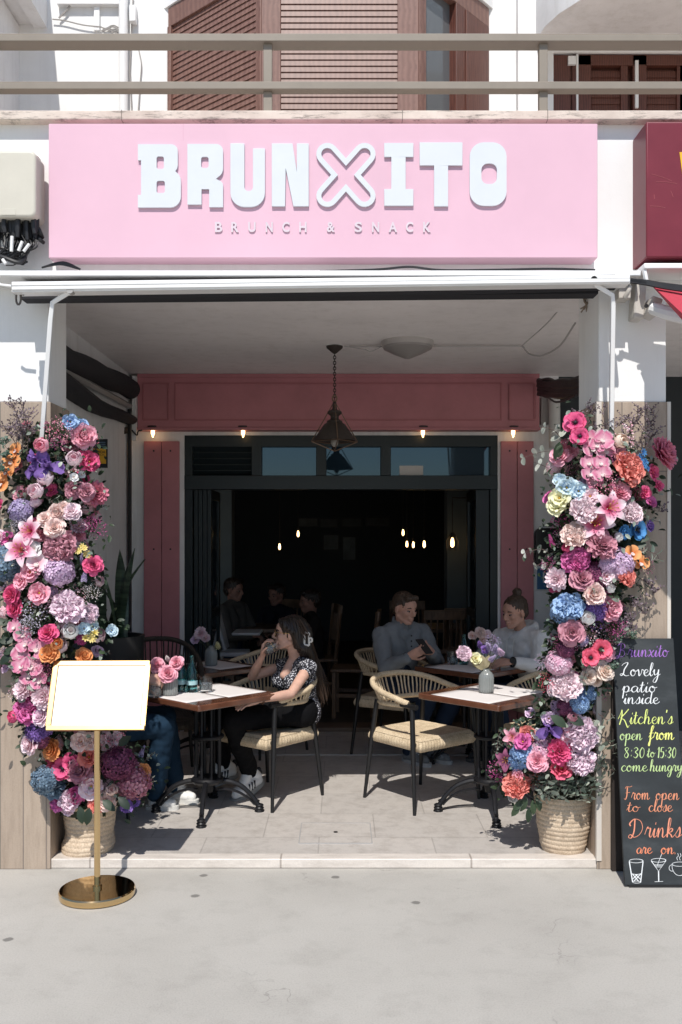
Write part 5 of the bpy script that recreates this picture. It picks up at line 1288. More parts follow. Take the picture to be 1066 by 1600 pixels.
def hash_(s): return sum((i + 1)*ord(c) for i, c in enumerate(s))
def put_flower(parent, kind, colr, p, rad, nrm, rnd):
    me, ex = flower_mesh(kind, rnd.randrange(3))
    o = bpy.data.objects.new(kind, me); COL.objects.link(o); o.parent = parent
    o.location = p - wpos(parent)
    q = nrm.normalized().to_track_quat('Z', 'Y'); s = rad
    tw = Quaternion((0,0,1), rnd.uniform(-.9,.9) if kind in ('orchid_blossom',) else rnd.random()*6.28)
    o.rotation_mode = 'QUATERNION'; o.rotation_quaternion = q @ tw; o.scale = (s*rnd.uniform(.94,1.06),)*3
    o.material_slots[0].link = 'OBJECT'; o.material_slots[0].material = FM[colr]
    for em, nm in ex: link(nm, em, o, world=False)
    return o
def leafquad(mb, p, d, n_, L_, W_, t, curl=.15, rnd=None, round_=False):
    d = d.normalized(); s = d.cross(n_)
    if s.length < 1e-4: s = d.orthogonal()
    s.normalize(); n_ = s.cross(d)
    st = [(0,.06),(.25,.8),(.55,1),(.8,.72),(1,.05)] if not round_ else [(0,.2),(.2,.85),(.5,1.05),(.8,.85),(1,.25)]
    vs, fs, ts = [], [], []
    for i, (a, b) in enumerate(st):
        c = p + d*(L_*a) - n_*(curl*L_*a*a)
        vs += [c - s*(W_*b) + n_*(W_*b*.25), c, c + s*(W_*b) + n_*(W_*b*.25)]; ts += [t, max(0, t-.12), min(1, t+.06)]
    for i in range(4):
        o = i*3; fs += [(o, o+1, o+4, o+3), (o+1, o+2, o+5, o+4)]
    mb.add(vs, fs, 0, ts)
def eucalyptus(parent, pts, matl, rnd, lsz=.020, step=.022, name='eucalyptus_sprig', ends=True):
    """a stem with pairs of round leaves"""
    lv, sm = MB(), MB(); c = crom(pts, 6); sm.tube(c, [.0028 - .0018*i/len(c) for i in range(len(c))], 5)
    L_ = 0
    for i in range(1, len(c)):
        L_ += (c[i] - c[i-1]).length
        if L_ > step*rnd.uniform(.8,1.2):
            L_ = 0; t = (c[i] - c[i-1]).normalized(); a = rnd.random()*6.28
            for s in (0, PI):
                pr = t.orthogonal().normalized(); pr = Quaternion(t, a + s) @ pr
                d = (pr + t*.35); u = i/len(c); z = lsz*(1.1 - .45*u)*rnd.uniform(.75,1.2)
                leafquad(lv, c[i], d, (t + Vector((rnd.uniform(-.5,.5), -.6, rnd.uniform(-.2,.6)))), z*1.5, z*.62, rnd.random(), .2, rnd, True)
    o = lv.build(name, matl, parent, smooth=80, attr=True, fix=False); sm.build('stem', TWIG, o)
def foliage(parent, spots, n, rnd, matl=LEAF, name='foliage', size=(.028,.06)):
    mb = MB()
    for k in range(n):
        c, r, nr = spots[rnd.randrange(len(spots))]
        p = c + Vector((rnd.gauss(0,.5)*r, rnd.gauss(0,.35)*r*.6, rnd.gauss(0,.5)*r))
        d = (nr + Vector((rnd.uniform(-1,1), rnd.uniform(-1,.6), rnd.uniform(-1,1)))).normalized()
        L_ = rnd.uniform(*size); leafquad(mb, p, d, Vector((rnd.uniform(-.6,.6), -.6, rnd.uniform(0,1))), L_, L_*rnd.uniform(.2,.32), min(1, max(0, rnd.gauss(.4,.3))), .3, rnd)
    o = mb.build(name, matl, parent, smooth=80, attr=True, fix=False); tag(o, kind=None); o['kind'] = 'stuff'; return o
def twig(mb, lv, p0, p1, rnd, spread=.05, n=10, dots=.004):
    c = crom([p0, p0.lerp(p1, .5) + Vector((rnd.uniform(-.03,.03), rnd.uniform(-.02,.02), 0)), p1], 8); mb.tube(c, [.0022 - .0014*i/len(c) for i in range(len(c))], 4)
    for k in range(n):
        i = rnd.randrange(len(c)//3, len(c)); e = c[i] + Vector((rnd.uniform(-1,1)*spread, rnd.uniform(-.6,.4)*spread, rnd.uniform(.1,1)*spread)); mb.tube([c[i], e], .0011, 3, cap=False)
        for j in range(4): leafquad(lv, e.lerp(c[i], j*.2), Vector((rnd.uniform(-1,1), rnd.uniform(-1,1), rnd.uniform(-.2,1))), Vector((0,-1,.3)), dots*rnd.uniform(2,4), dots, rnd.random(), .1)
def c6(l): return [(k, c, x*.2626, 620 + y*.2626, d*.2626) for k, c, x, y, d in l]
def c7(l): return [(k, c, x*.319, 980 + y*.319, d*.319) for k, c, x, y, d in l]
def c8(l): return [(k, c, 760 + x*.287, 630 + y*.287, d*.287) for k, c, x, y, d in l]
def c9(l): return [(k, c, 740 + x*.3058, 1000 + y*.3058, d*.3058) for k, c, x, y, d in l]
PE, DA, RO, GR, RA, AN, LI, OR, OP, HY, GY, SP, IR, CF = 'peony dahlia rose garden_rose ranunculus anemone lily orchid_blossom open_blossom hydrangea gypsophila flower_spike iris cornflower'.split()
LEFT = c6([(GY,'pink',355,200,130),(GY,'magenta',335,265,90),(OP,'blue',420,150,85),(OP,'blue',488,168,70),(GR,'pink',495,235,122),(RA,'pink',255,288,92),(IR,'purple',215,370,120),(IR,'purple',285,420,150),(IR,'purple',210,440,100),(RA,'pale',440,372,98),(OP,'hot',528,388,115),(OP,'hot',490,360,70),(RA,'pale',276,492,96),(RA,'pale',222,566,92),
    (OR,'orange',95,320,85),(OR,'orange',75,385,110),(OR,'orange',45,445,120),(OR,'orange',15,520,100),(GR,'mauve',440,558,95),(RO,'mauve',512,566,92),(DA,'dahliapink',568,575,135),(HY,'lav',125,680,130),(GY,'grey',150,745,120),(GY,'grey',100,770,70),
    (GR,'blush',345,690,100),(RO,'pale',428,692,100),(RO,'blush',272,735,90),(RO,'blush',325,785,105),(RO,'blush',380,660,70),(LI,'lilystripe',190,805,160),(LI,'lilystripe',135,920,190),(OP,'white',206,915,95),(OR,'pale',225,990,115),(PE,'mauve',360,890,170),(GY,'magenta',560,790,135),(GY,'magenta',540,750,70),(CF,'yellow',488,905,75),(CF,'yellow',515,945,60),(RO,'hot',550,1003,95),
    (HY,'lilac',352,1040,150),(HY,'slate',40,990,185),(OP,'pink',185,1045,110),(OP,'pink',130,1100,95),(OP,'pink',225,1020,80),(SP,'lav',500,1085,130),(GY,'white',548,1165,100),(SP,'lav',480,990,110),(RO,'hot',80,1180,108),(RO,'hot',95,1262,95),(OP,'pink',240,1168,120),(OP,'magenta',55,850,90),(GY,'grey',215,1300,175),(GY,'grey',180,1370,110),(PE,'lpinkpurple',402,1258,190),(PE,'lpinkpurple',525,1292,110),
    (RA,'white',420,1398,102),(OP,'skyblue',500,1380,66),(OP,'skyblue',552,1368,66),(OP,'skyblue',662,1390,72),(CF,'yellow',540,1420,90),(RO,'hot',290,1410,95),(OR,'orchid',92,1368,90),(OR,'orchid',140,1412,98),(OR,'orchid',150,1470,92),(OR,'orchid',228,1502,110),(OR,'orchid',130,1540,105),(RA,'orange',340,1475,80),(GR,'orange',300,1530,95),(GR,'orange',500,1545,85),(OP,'white',440,480,50),(OP,'white',485,465,40),(OP,'pale',500,300,45),(OP,'hot',0,650,80),(OP,'pale',5,840,90)])
LEFT += c7([(OR,'orchid',160,190,100),(OR,'orchid',195,262,85),(OR,'orchid',108,185,85),(OR,'orchid',140,240,80),(GY,'pink',215,200,105),(GY,'magenta',225,225,70),(DA,'pale',120,305,92),(DA,'pale',222,340,120),(OP,'pink',165,300,70),(PE,'magenta',145,402,130),(RO,'lpinkpurple',206,440,75),(RA,'hot',75,440,62),(HY,'purple',190,500,110),(RO,'pale',155,570,95),(HY,'plum',205,550,80),(GR,'orange',258,596,92),(OP,'redpink',275,662,85),(AN,'hot',312,692,95),(AN,'hot',352,662,85),(PE,'slate',270,765,125),(HY,'slate',215,750,110),(GR,'mauve',395,700,115),(OP,'coral',440,640,100),(OP,'blush',400,560,90),(OP,'blush',440,560,80),(OP,'hot',262,650,55),
    (OP,'magenta',300,848,105),(RA,'magenta',388,820,98),(OP,'lpinkpurple',345,880,85),(PE,'lpinkpurple',340,850,90),(OP,'pale',450,780,105),(RO,'blush',520,850,75),(RA,'blush',548,800,64),(RO,'coral',470,870,70),(HY,'plum',580,670,145),(HY,'mauve',650,750,160),(OP,'purple',640,850,80),(OP,'purple',620,880,60),(GR,'orange',702,705,60),(OP,'redpink',640,672,36),(SP,'lav',690,625,95),(OP,'orange',708,760,50)])
RIGHT = c8([(AN,'hot',485,108,105),(AN,'hot',508,180,85),(OR,'orchid',560,195,95),(OR,'orchid',640,200,95),(OR,'orchid',572,250,95),(OR,'orchid',645,262,95),(OR,'orchid',555,325,85),(OR,'orchid',620,325,90),(OR,'orchid',560,385,85),(OR,'orchid',630,385,88),(OR,'orchid',590,430,80),(OR,'orchid',605,230,80),(OP,'white',645,170,50),(RA,'peach',722,208,85),(OP,'mauve',715,275,90),(OP,'plum',700,300,60),(PE,'coral',762,362,165),(CF,'deepblue',830,290,100),(CF,'deepblue',865,345,70),(DA,'dahliapink',950,278,160),(OP,'hot',900,380,85),(OP,'hot',935,450,55),
    (GY,'pink',640,450,150),(GY,'magenta',670,470,100),(DA,'pink',722,490,115),(OP,'skyblue',438,460,110),(OP,'skyblue',400,418,66),(OP,'skyblue',502,480,95),(OP,'cream',400,520,110),(OP,'cream',385,570,100),(OP,'hot',860,490,72),(OP,'magenta',895,540,62),(PE,'pale',528,582,135),(OP,'pale',565,510,95),(LI,'lilystripe',660,575,165),(LI,'lilystripe',590,660,165),(PE,'pale',780,600,120),(AN,'deepblue',815,690,105),(OP,'deepblue',748,705,70),(OP,'purple',885,670,60),(PE,'blush',485,722,135),(DA,'mauve',625,780,150),(RA,'white',713,730,52),(SP,'magenta',360,770,100),(RA,'hot',435,790,52),(PE,'magenta',490,855,135),
    (OR,'orange',795,815,85),(OR,'orange',838,870,85),(OR,'orange',800,860,70),(PE,'coral',752,945,110),(HY,'lilac',715,870,160),(HY,'lilac',660,880,80),(RO,'mauve',515,965,115),(HY,'plum',590,925,110),(GY,'magenta',610,960,80),(OP,'pale',650,945,80),(RA,'white',672,1010,52),(DA,'pale',385,960,110),(GY,'magenta',340,880,80),(PE,'blue',452,1112,150),(HY,'blue',430,1130,130),(GR,'blush',585,1042,102),(GR,'pink',670,1120,120),(HY,'purple',590,1120,110),(RA,'white',550,1175,82),(RO,'mauve',460,1248,115),(GY,'plum',420,1300,130),(HY,'plum',430,1340,90),(HY,'lav',522,1290,62),(AN,'redpink',622,1340,102),(AN,'redpink',565,1385,90),(HY,'lpinkpurple',390,1410,115),(GY,'magenta',700,1225,110),(GY,'plum',680,1270,80),(RO,'peach',640,1462,92),(RO,'peach',558,1487,75)])
RIGHT += c9([(HY,'lpinkpurple',440,120,100),(PE,'pale',470,235,135),(GY,'redpink',400,220,110),(OP,'pale',405,255,60),(RO,'peach',630,212,50),(HY,'blue',590,270,70),(HY,'blue',540,325,90),(HY,'plum',470,345,80),(RA,'mauve',500,395,55),(OP,'lilac',385,400,60),(PE,'lpinkpurple',540,482,160),(RA,'pink',462,485,85),(IR,'purple',385,452,105),(OP,'coral',280,480,80),(OP,'white',325,480,55),(OP,'magenta',255,522,80),(LI,'pink',200,490,85),(HY,'blue',262,588,130),(HY,'blue',225,620,80),(HY,'lpinkpurple',360,560,110),(RO,'pink',325,622,95),(DA,'hot',437,570,115),(OP,'redpink',445,655,110),(PE,'lpinkpurple',542,615,135),(OP,'lilac',628,610,66),(LI,'plum',165,615,95),(GY,'magenta',130,665,100),(GY,'magenta',155,710,60),(PE,'coral',222,742,115),(OP,'pink',230,690,60),(RA,'white',208,800,56),(GY,'pink',385,600,70),(OP,'plum',500,560,60)])
def axis_at(tab, py):
    if py <= tab[0][1]: return tab[0]
    for a, b in zip(tab, tab[1:]):
        if py <= b[1]:
            f = (py - a[1])/(b[1] - a[1]); return tuple(a[i] + (b[i]-a[i])*f for i in range(4))
    return tab[-1]
# centre line of each arrangement: px, py, half width in px, distance of its middle
LT = [(95,650,60,4.80),(80,740,75,4.78),(80,900,95,4.76),(75,1040,90,4.76),(95,1120,70,4.80),(140,1180,90,4.92),(155,1260,90,4.95)]
RT = [(925,650,60,4.80),(935,760,95,4.78),(925,900,90,4.78),(905,1030,75,4.82),(890,1110,75,4.92),(870,1180,95,4.96),(875,1260,80,5.0)]
def arrange(t, tab, lst, rnd):
    spots = []
    for kind, colr, px, py, dpx in lst:
        ax, _, hw, D0 = axis_at(tab, py); u = (px - ax)/hw
        D = D0 - .10 + .17*min(1.3, abs(u))**2 + rnd.uniform(-.025,.025)
        if kind in (GY, HY, SP): D += .02
        if px > 945 or px < 75: D = min(D, 4.80)          # in front of the pillar face
        rad = dpx*.5*D/F*1.2
        nrm = Vector((u*.75 + rnd.uniform(-.22,.22), -1, .32 + rnd.uniform(-.28,.28)))
        if kind == OR: nrm = Vector((u*.3 + rnd.uniform(-.2,.2), -1, .25))
        if kind in (SP,): nrm = Vector((u*.5, -.25, 1)); rad *= .8
        if kind == LI: nrm = Vector((u*.5 + rnd.uniform(-.3,.3), -1, rnd.uniform(-.1,.4)))
        if kind == GY: rad *= 1.05
        if kind in (HY, RA): rad *= 1.05
        p = P(px, py, D)
        put_flower(t, kind, colr, p, rad, nrm, rnd)
        spots.append((p + Vector((0,.055,0)), .09, Vector((u*.6, -.8, .1))))
    return spots
rndf = random.Random(21)
la = thing('flower_column', 'tall column of pink, purple and orange artificial flowers on the left pillar', 'flower arrangement', (-1.47, 4.80, FZ), 0, 'flower columns on the two pillars')
sl = arrange(la, LT, LEFT, rndf)
def fillers(t, tab, lst, n, rnd, y0, y1):
    for k in range(n):
        py = y0 + (y1 - y0)*(k + rnd.random())/n; ax, _, hw, D0 = axis_at(tab, py); u = rnd.uniform(-.85,.85); px = ax + u*hw
        if 800 < px < 868 and 790 < py < 1010: continue
        near = sorted(lst, key=lambda q: (q[2]-px)**2 + (q[3]-py)**2)[:3]
        kind = rnd.choice((GY, GY, HY, OP, DA, OP, RA, RO, GY)); c_ = rnd.choice(['mauve','magenta','pale','pink','pale','pale','lilac','pink','lpinkpurple','dusty','hot', near[0][1], near[1][1]])
        if c_ in ('orchid','lilystripe'): c_ = 'pink'
        D = D0 - .02 + .17*u*u + rnd.uniform(-.02,.04); rad = rnd.uniform(9,17)*D/F*(1.5 if kind in (GY, SP) else 1)
        put_flower(t, kind, c_, P(px, py, D), rad, Vector((u*.7, -.8, .5 if kind != SP else 1.2)), rnd)
def backing(tab, y0, y1, n=60):
    out = []
    for k in range(n):
        py = y0 + (y1 - y0)*k/n; ax, _, hw, D0 = axis_at(tab, py)
        for u in (-.5,-.25,0,.25,.5): out.append((P(ax + u*hw, py, D0 + .06 + .10*u*u), .07, Vector((u, -.8, .2))))
    return out
fillers(la, LT, LEFT, 85, rndf, 660, 1240)
foliage(la, [(p + Vector((0,-.058,0)), r, n) for p, r, n in sl], 170, rndf, EUC, size=(.018,.038)); foliage(la, sl, 1300, rndf, size=(.022,.045)); foliage(la, backing(LT, 680, 1255), 3000, rndf, size=(.025,.055))
ra_ = thing('flower_column', 'tall column of pink, coral and blue artificial flowers on the right pillar', 'flower arrangement', (1.25, 4.82, FZ), 0, 'flower columns on the two pillars')
sr = arrange(ra_, RT, RIGHT, rndf)
fillers(ra_, RT, RIGHT, 85, rndf, 690, 1225)
foliage(ra_, [(p + Vector((0,-.058,0)), r, n) for p, r, n in sr], 170, rndf, EUC, size=(.018,.038)); foliage(ra_, sr, 1200, rndf, size=(.022,.045)); foliage(ra_, backing(RT, 715, 1225), 2800, rndf, size=(.025,.055))
def E(parent, pix, D, matl=EUC, lsz=.021, step=.024, dD=0): eucalyptus(parent, [P(a, b, D + dD*i) for i, (a, b) in enumerate(pix)], matl, rndf, lsz, step)
# silver eucalyptus reaching out of the right column
E(ra_, [(900,720),(880,690),(865,672),(845,667)], 4.86, SILV, .034, .040); E(ra_, [(905,735),(880,712),(855,705),(818,715)], 4.86, SILV, .034, .042); E(ra_, [(900,745),(875,740),(850,728),(834,722)], 4.86, SILV, .032, .040); E(ra_, [(890,760),(885,740),(892,715),(888,690)], 4.9, EUCD)
E(ra_, [(880,880),(862,868),(845,858),(815,866)], 4.84, SILV, .026, .034); E(ra_, [(885,890),(865,880),(848,880),(836,885)], 4.84, SILV, .024, .034); E(ra_, [(880,905),(870,890),(880,870),(872,850)], 4.86); E(ra_, [(895,910),(885,895),(878,880),(870,874)], 4.82)
E(ra_, [(975,800),(1000,806),(1018,812),(1032,816)], 4.78, EUC, .026, .03); E(ra_, [(995,858),(1012,862),(1026,866),(1030,876)], 4.78, EUC, .028, .03); E(ra_, [(985,760),(1000,775),(998,788),(1010,800)], 4.84, EUC)
E(ra_, [(985,905),(998,915),(1005,925),(1020,905)], 4.84, EUCD); E(ra_, [(905,1010),(918,1030),(915,1050),(910,1065)], 4.74, EUC); E(ra_, [(930,1045),(945,1060),(950,1075),(945,1090)], 4.80, EUCD)
for a in ([(920,1120),(935,1135),(930,1150),(945,1160)], [(935,1115),(950,1125),(960,1118),(968,1120)], [(930,1160),(945,1180),(940,1195),(955,1210)], [(945,1150),(955,1165),(965,1170),(968,1185)], [(925,1185),(940,1200),(950,1205),(960,1200)]): E(ra_, a, 4.84, EUC, .026, .024)
random.seed(2)
for k in range(26):
    x = 842 + k*3.6; s = -1 if k % 2 else 1; y = 1206 + 8*math.sin(k*1.7)
    E(ra_, [(x, y), (x + s*4 + random.uniform(-6,6), y + 14), (x + s*8 + random.uniform(-9,9), y + 27), (x + s*10 + random.uniform(-12,12), y + 38)], 4.90 + .04*math.sin(k*2.3), EUC, .027, .022)
for a in ([(810,1160),(792,1158),(778,1168),(772,1160)], [(800,1150),(790,1140),(780,1150),(776,1175)]): E(ra_, a, 5.0, EUC, .014, .02)
lvm = MB()
for px, py, dx, dz in ((822,1245,-.3,-1),(832,1250,.1,-1),(818,1250,-.7,-.6),(826,1262,0,-1),(838,1245,.3,-.9),(812,1256,-.6,-.9)):
    leafquad(lvm, P(px, py, 4.96), Vector((dx, -.3, dz)), Vector((.2,-1,.4)), .075, .018, random.random()*.5 + .3, .25)
for px, py, dx, dz in ((868,720,.2,.9),(985,735,.1,1),(980,855,.8,.2),(965,850,.9,-.2),(985,842,.9,.1),(900,1015,.3,-.8),(885,1120,.9,-.3),(860,1118,.8,-.5)):
    leafquad(lvm, P(px, py, 4.80), Vector((dx, -.3, dz)), Vector((.2,-1,.4)), .095, .026, random.random()*.4 + .1, .2)
lvm.build('large_leaf', LEAF, ra_, smooth=80, attr=True, fix=False)
# left column: sprigs, dark leaves and dry twigs
E(la, [(60,690),(75,700),(70,720),(82,735)], 4.80, EUCD); E(la, [(60,760),(48,770),(28,775),(15,768)], 4.76, EUC, .026, .03); E(la, [(70,775),(82,785),(95,790),(90,778)], 4.72, EUC, .020); E(la, [(140,800),(155,795),(165,790),(170,792)], 4.86, EUC, .018)
E(la, [(170,1165),(176,1150),(172,1140),(180,1135)], 4.9, EUC, .013, .018); E(la, [(225,1190),(235,1182),(240,1176),(246,1180)], 5.0, EUC, .013, .016); E(la, [(222,1215),(235,1212),(240,1222),(232,1228)], 5.0, EUC, .014, .016); E(la, [(145,1030),(158,1024),(168,1018),(172,1022)], 4.9, EUC, .014, .02); E(la, [(100,1150),(112,1160),(108,1172),(120,1180)], 4.8, EUCD, .02); E(la, [(150,1210),(170,1225),(185,1240),(195,1255)], 4.86, EUCD, .024)
lvm = MB()
for px, py, dx, dz in ((30,985,-1,.3),(25,1000,-1,0),(30,1010,-1,-.4),(20,1020,-.8,-.7),(40,975,-.8,.7),(15,975,-1,.3),(8,1005,-1,-.3),(160,1250,.8,-.5),(185,1245,.7,-.6),(125,1260,.2,-.8),(140,1262,-.1,-.9),(60,955,-.5,.5),(185,1165,.6,.5)):
    leafquad(lvm, P(px, py, 4.80), Vector((dx, -.3, dz)), Vector((.2,-1,.5)), .085, .022, random.random()*.5, .2)
lvm.build('large_leaf', LEAF, la, smooth=80, attr=True, fix=False)
def twigs(parent, lst, matl=EUCD, sp=.05, n=14, d=.004):
    a, b = MB(), MB()
    for x0, y0, x1, y1, D in lst: twig(a, b, P(x0, y0, D), P(x1, y1, D - .01), rndf, sp, n, d)
    o = a.build('dry_twig', TWIG, parent, fix=False); b.build('tiny_leaf', matl, o, smooth=80, attr=True, fix=False)
DRY = m_leaf('dry_bloom', (.05,.035,.045), (.22,.16,.19))
twigs(la, [(35,705,18,628,4.80),(38,705,35,640,4.82),(42,710,44,650,4.80),(30,700,8,670,4.8),(25,700,28,660,4.78)], DRY, .055, 20, .0042)
twigs(la, [(10,700,2,690,4.78),(20,720,4,712,4.78),(15,735,0,740,4.78)], EUCD, .04, 10, .006)
twigs(ra_, [(930,690,915,632,4.80),(938,700,940,640,4.78),(925,690,908,650,4.8),(985,700,1000,640,4.80),(988,710,1012,632,4.80),(992,715,1030,640,4.82),(980,700,990,660,4.78),(1000,720,1024,668,4.82),(945,690,992,648,4.8)], DRY, .055, 14, .0040)
twigs(ra_, [(1000,790,1035,800,4.84),(995,900,1020,935,4.84),(985,930,1010,960,4.84),(985,935,990,985,4.82),(975,960,975,990,4.82)], DRY, .05, 14, .0045)
twigs(ra_, [(945,1005,968,1006,4.80),(950,1000,985,996,4.80),(940,1050,956,1046,4.78)], EUCD, .045, 14, .0055)
twigs(ra_, [(812,1165,808,1130,5.0),(815,1168,820,1138,5.0)], EUCD, .035, 12, .005)
twigs(ra_, [(975,720,978,668,4.76),(980,720,985,665,4.77),(972,725,965,680,4.77)], FM['pale'], .03, 16, .0035)
# ---- bouquets in the vases
def bouquet(v, lst, stems=True):
    for kind, colr, px, py, d, dy in lst:
        base = v.location; D = base.y + dy; p = P(px, py, D)
        t = bouquets[v.name]
        put_flower(t, kind, colr, p, d*.5*D/F, Vector((rndf.uniform(-.4,.4), -1, .55)), rndf)
        q = MB(); q.tube(crom([p, p.lerp(base + Vector((0,0,.12)), .5) + Vector((0,.01,0)), base + Vector((0,0,.08))], 4), .002, 4); q.build('flower_stem', STEM, t)
bouquets = {}
for v, lab in ((v1, 'mixed bouquet of pink peony, lavender and cream leaves in the sunny right vase'), (v2, 'three pink roses with a white plume in the vase on the left table'), (v3, 'small bunch of pink blossoms in the shaded left vase'), (v4, 'pink blossoms standing between the two seated men')):
    bouquets[v.name] = thing('bouquet', lab, 'flowers', v.location + Vector((0,0,.14)))
bouquet(v1, [(PE,'lpinkpurple',724,1022,26,-.02),(OP,'cream',743,1030,22,-.01),(OP,'cream',737,1026,15,.0),(SP,'lav',764,1012,32,0),(SP,'lav',775,1016,34,.01),(SP,'purple',750,1008,26,.02),(SP,'lilac',783,1020,32,-.01),(SP,'lav',768,1030,28,-.02),(OP,'purple',757,1016,14,0),(GY,'lav',770,1005,30,.02)])
bouquet(v2, [(RO,'pink',246,1040,25,-.01),(RO,'pink',277,1037,24,-.0),(RO,'pink',262,1054,28,-.04),(SP,'white',262,1030,22,.01)])
bouquet(v3, [(DA,'pale',314,990,22,-.02),(OP,'lilac',306,1000,16,0),(OP,'pale',322,998,16,.01),(SP,'cream',340,1010,26,.02)])
bouquet(v4, [(PE,'blush',750,990,20,-.05),(OP,'blush',738,994,15,-.04),(OP,'pale',761,992,16,-.04),(OP,'blush',755,1000,14,-.04),(SP,'lilac',773,1000,26,0)])
q = MB()
for dx, dz, k in ((-.3,.6,.6),(-.1,.5,.7),(.15,.5,.5),(-.5,.3,.8),(-.2,.15,.6)):
    leafquad(q, P(757, 1045, v1.location.y), Vector((dx, -.2, dz)), Vector((0,-1,.3)), .085, .022, k, .3)
q.build('cream_leaf', m_leaf('cream_leaf_pigment', (.22,.18,.10), (.50,.44,.28)), bouquets[v1.name], smooth=80, attr=True, fix=False)
# ------------------------------------------------------------------ people
def cap(mb, a, ra, b, rb, n=14):
    """a tapered limb with round ends"""
    a, b = Vector(a), Vector(b); d = b - a; L_ = d.length
    if L_ < 1e-5: mb.ell(a, max(ra, rb), n=n); return
    q = d.to_track_quat('Z', 'Y').to_matrix(); k = 5; prof = []
    s = max(-.95, min(.95, (ra - rb)/L_)); th = math.asin(s)
    for i in range(k + 1): t = -PI/2 + (PI/2 + th)*i/k; prof.append((max(0, ra*math.cos(t)), ra*math.sin(t)))
    for i in range(k + 1): t = th + (PI/2 - th)*i/k; prof.append((max(0, rb*math.cos(t)), L_ + rb*math.sin(t)))
    prof[0] = (0, prof[0][1]); prof[-1] = (0, prof[-1][1])
    mb.lathe(prof, a, n, 0, q)
def fuse(mb, name, m, parent, voxel=.006, it=4, smooth=180, fac=.5, disp=None):
    """one continuous skin round all the shapes in mb"""
    me = mb.mesh('tmp', (), 0, fix=True)
    o = bpy.data.objects.new('tmp', me); COL.objects.link(o)
    r = o.modifiers.new('r', 'REMESH'); r.mode = 'VOXEL'; r.voxel_size = voxel
    s = o.modifiers.new('s', 'SMOOTH'); s.factor = fac; s.iterations = it
    dg = bpy.context.evaluated_depsgraph_get()
    out = bpy.data.meshes.new_from_object(o.evaluated_get(dg))
    bpy.data.objects.remove(o); bpy.data.meshes.remove(me)
    out.name = name
    if disp:
        ns = [v.normal.copy() for v in out.vertices]; cs = []
        for v, n_ in zip(out.vertices, ns): cs.extend(v.co + n_*disp(v.co))
        out.vertices.foreach_set('co', cs)
    out.materials.clear(); out.materials.append(m)
    out.polygons.foreach_set('use_smooth', [True]*len(out.polygons)); out.update()
    return link(name, out, parent)
def frame_(f, up=(0,0,1)):
    f = Vector(f).normalized(); l = Vector(up).cross(f).normalized(); u = f.cross(l)
    return Matrix((f, l, u)).transposed()
def head_prims(mb, c, M, k=1.0, fem=False):
    def T(p): return c + M @ (Vector(p)*k)
    def e(p, r): mb.ell(T(p), tuple(q*k for q in r), M, 18)
    def cp(a, ra, b, rb): cap(mb, T(a), ra*k, T(b), rb*k)
    e((-.014,0,.030), (.094,.074,.084)); e((.026,0,-.014), (.060,.058,.084)); e((.045,0,.035), (.045,.055,.05))
    jw = .040 if fem else .047
    for s in (-1, 1):
        cp((-.005,s*jw,-.048), .026, (.058,s*.014,-.088), .019 if not fem else .016)
        cp((.070,s*.012,.024), .015, (.055,s*.042,.022), .014); e((.054,s*.036,-.018), (.026,.022,.026))
        e((-.006,s*.076,-.004), (.019,.008,.031)); cp((.088,s*.004,-.030), .009, (.093,s*.011,-.029), .0075)
    e((.070,0,-.090), (.016,.018,.015)); cp((.083,0,.020), .0095, (.105,0,-.022), .0115)
    cp((.080,-.019,-.055), .006, (.090,0,-.052), .009); cp((.080,.019,-.055), .006, (.090,0,-.052), .009)
    cp((.080,-.016,-.064), .006, (.088,0,-.067), .010); cp((.080,.016,-.064), .006, (.088,0,-.067), .010); e((.074,0,-.045), (.014,.026,.022))
def face_parts(root_body, c, M, k, brow, eyes=True, lipm=None):
    def T(p): return c + M @ (Vector(p)*k)
    if eyes:
        for s in (-1, 1):
            w_ = MB(); w_.ell(T((.071,s*.030,.002)), (.0115*k,.0135*k,.0058*k), M, 10); o = w_.build('eye', mat('eye_white', (.16,.13,.12), .4, 0), root_body)
            w_ = MB(); w_.ell(T((.0805,s*.030,.001)), (.0035*k,.006*k,.006*k), M, 8); w_.build('iris', mat('dark_iris', (.02,.015,.012), .2, 0), o)
    w_ = MB()
    for s in (-1, 1): w_.tube([T((.082,s*.012,.022)), T((.083,s*.028,.028)), T((.070,s*.046,.022))], [.004*k, .0045*k, .002*k], 6)
    w_.build('eyebrow', brow, root_body)
    w_ = MB(); w_.tube([T((.083,-.021,-.0585)), T((.095,0,-.0585)), T((.083,.021,-.0585))], [.002*k, .0032*k, .002*k], 6); w_.build('mouth', lipm or mat('lip_line', (.22,.07,.06), .5, .1), root_body)
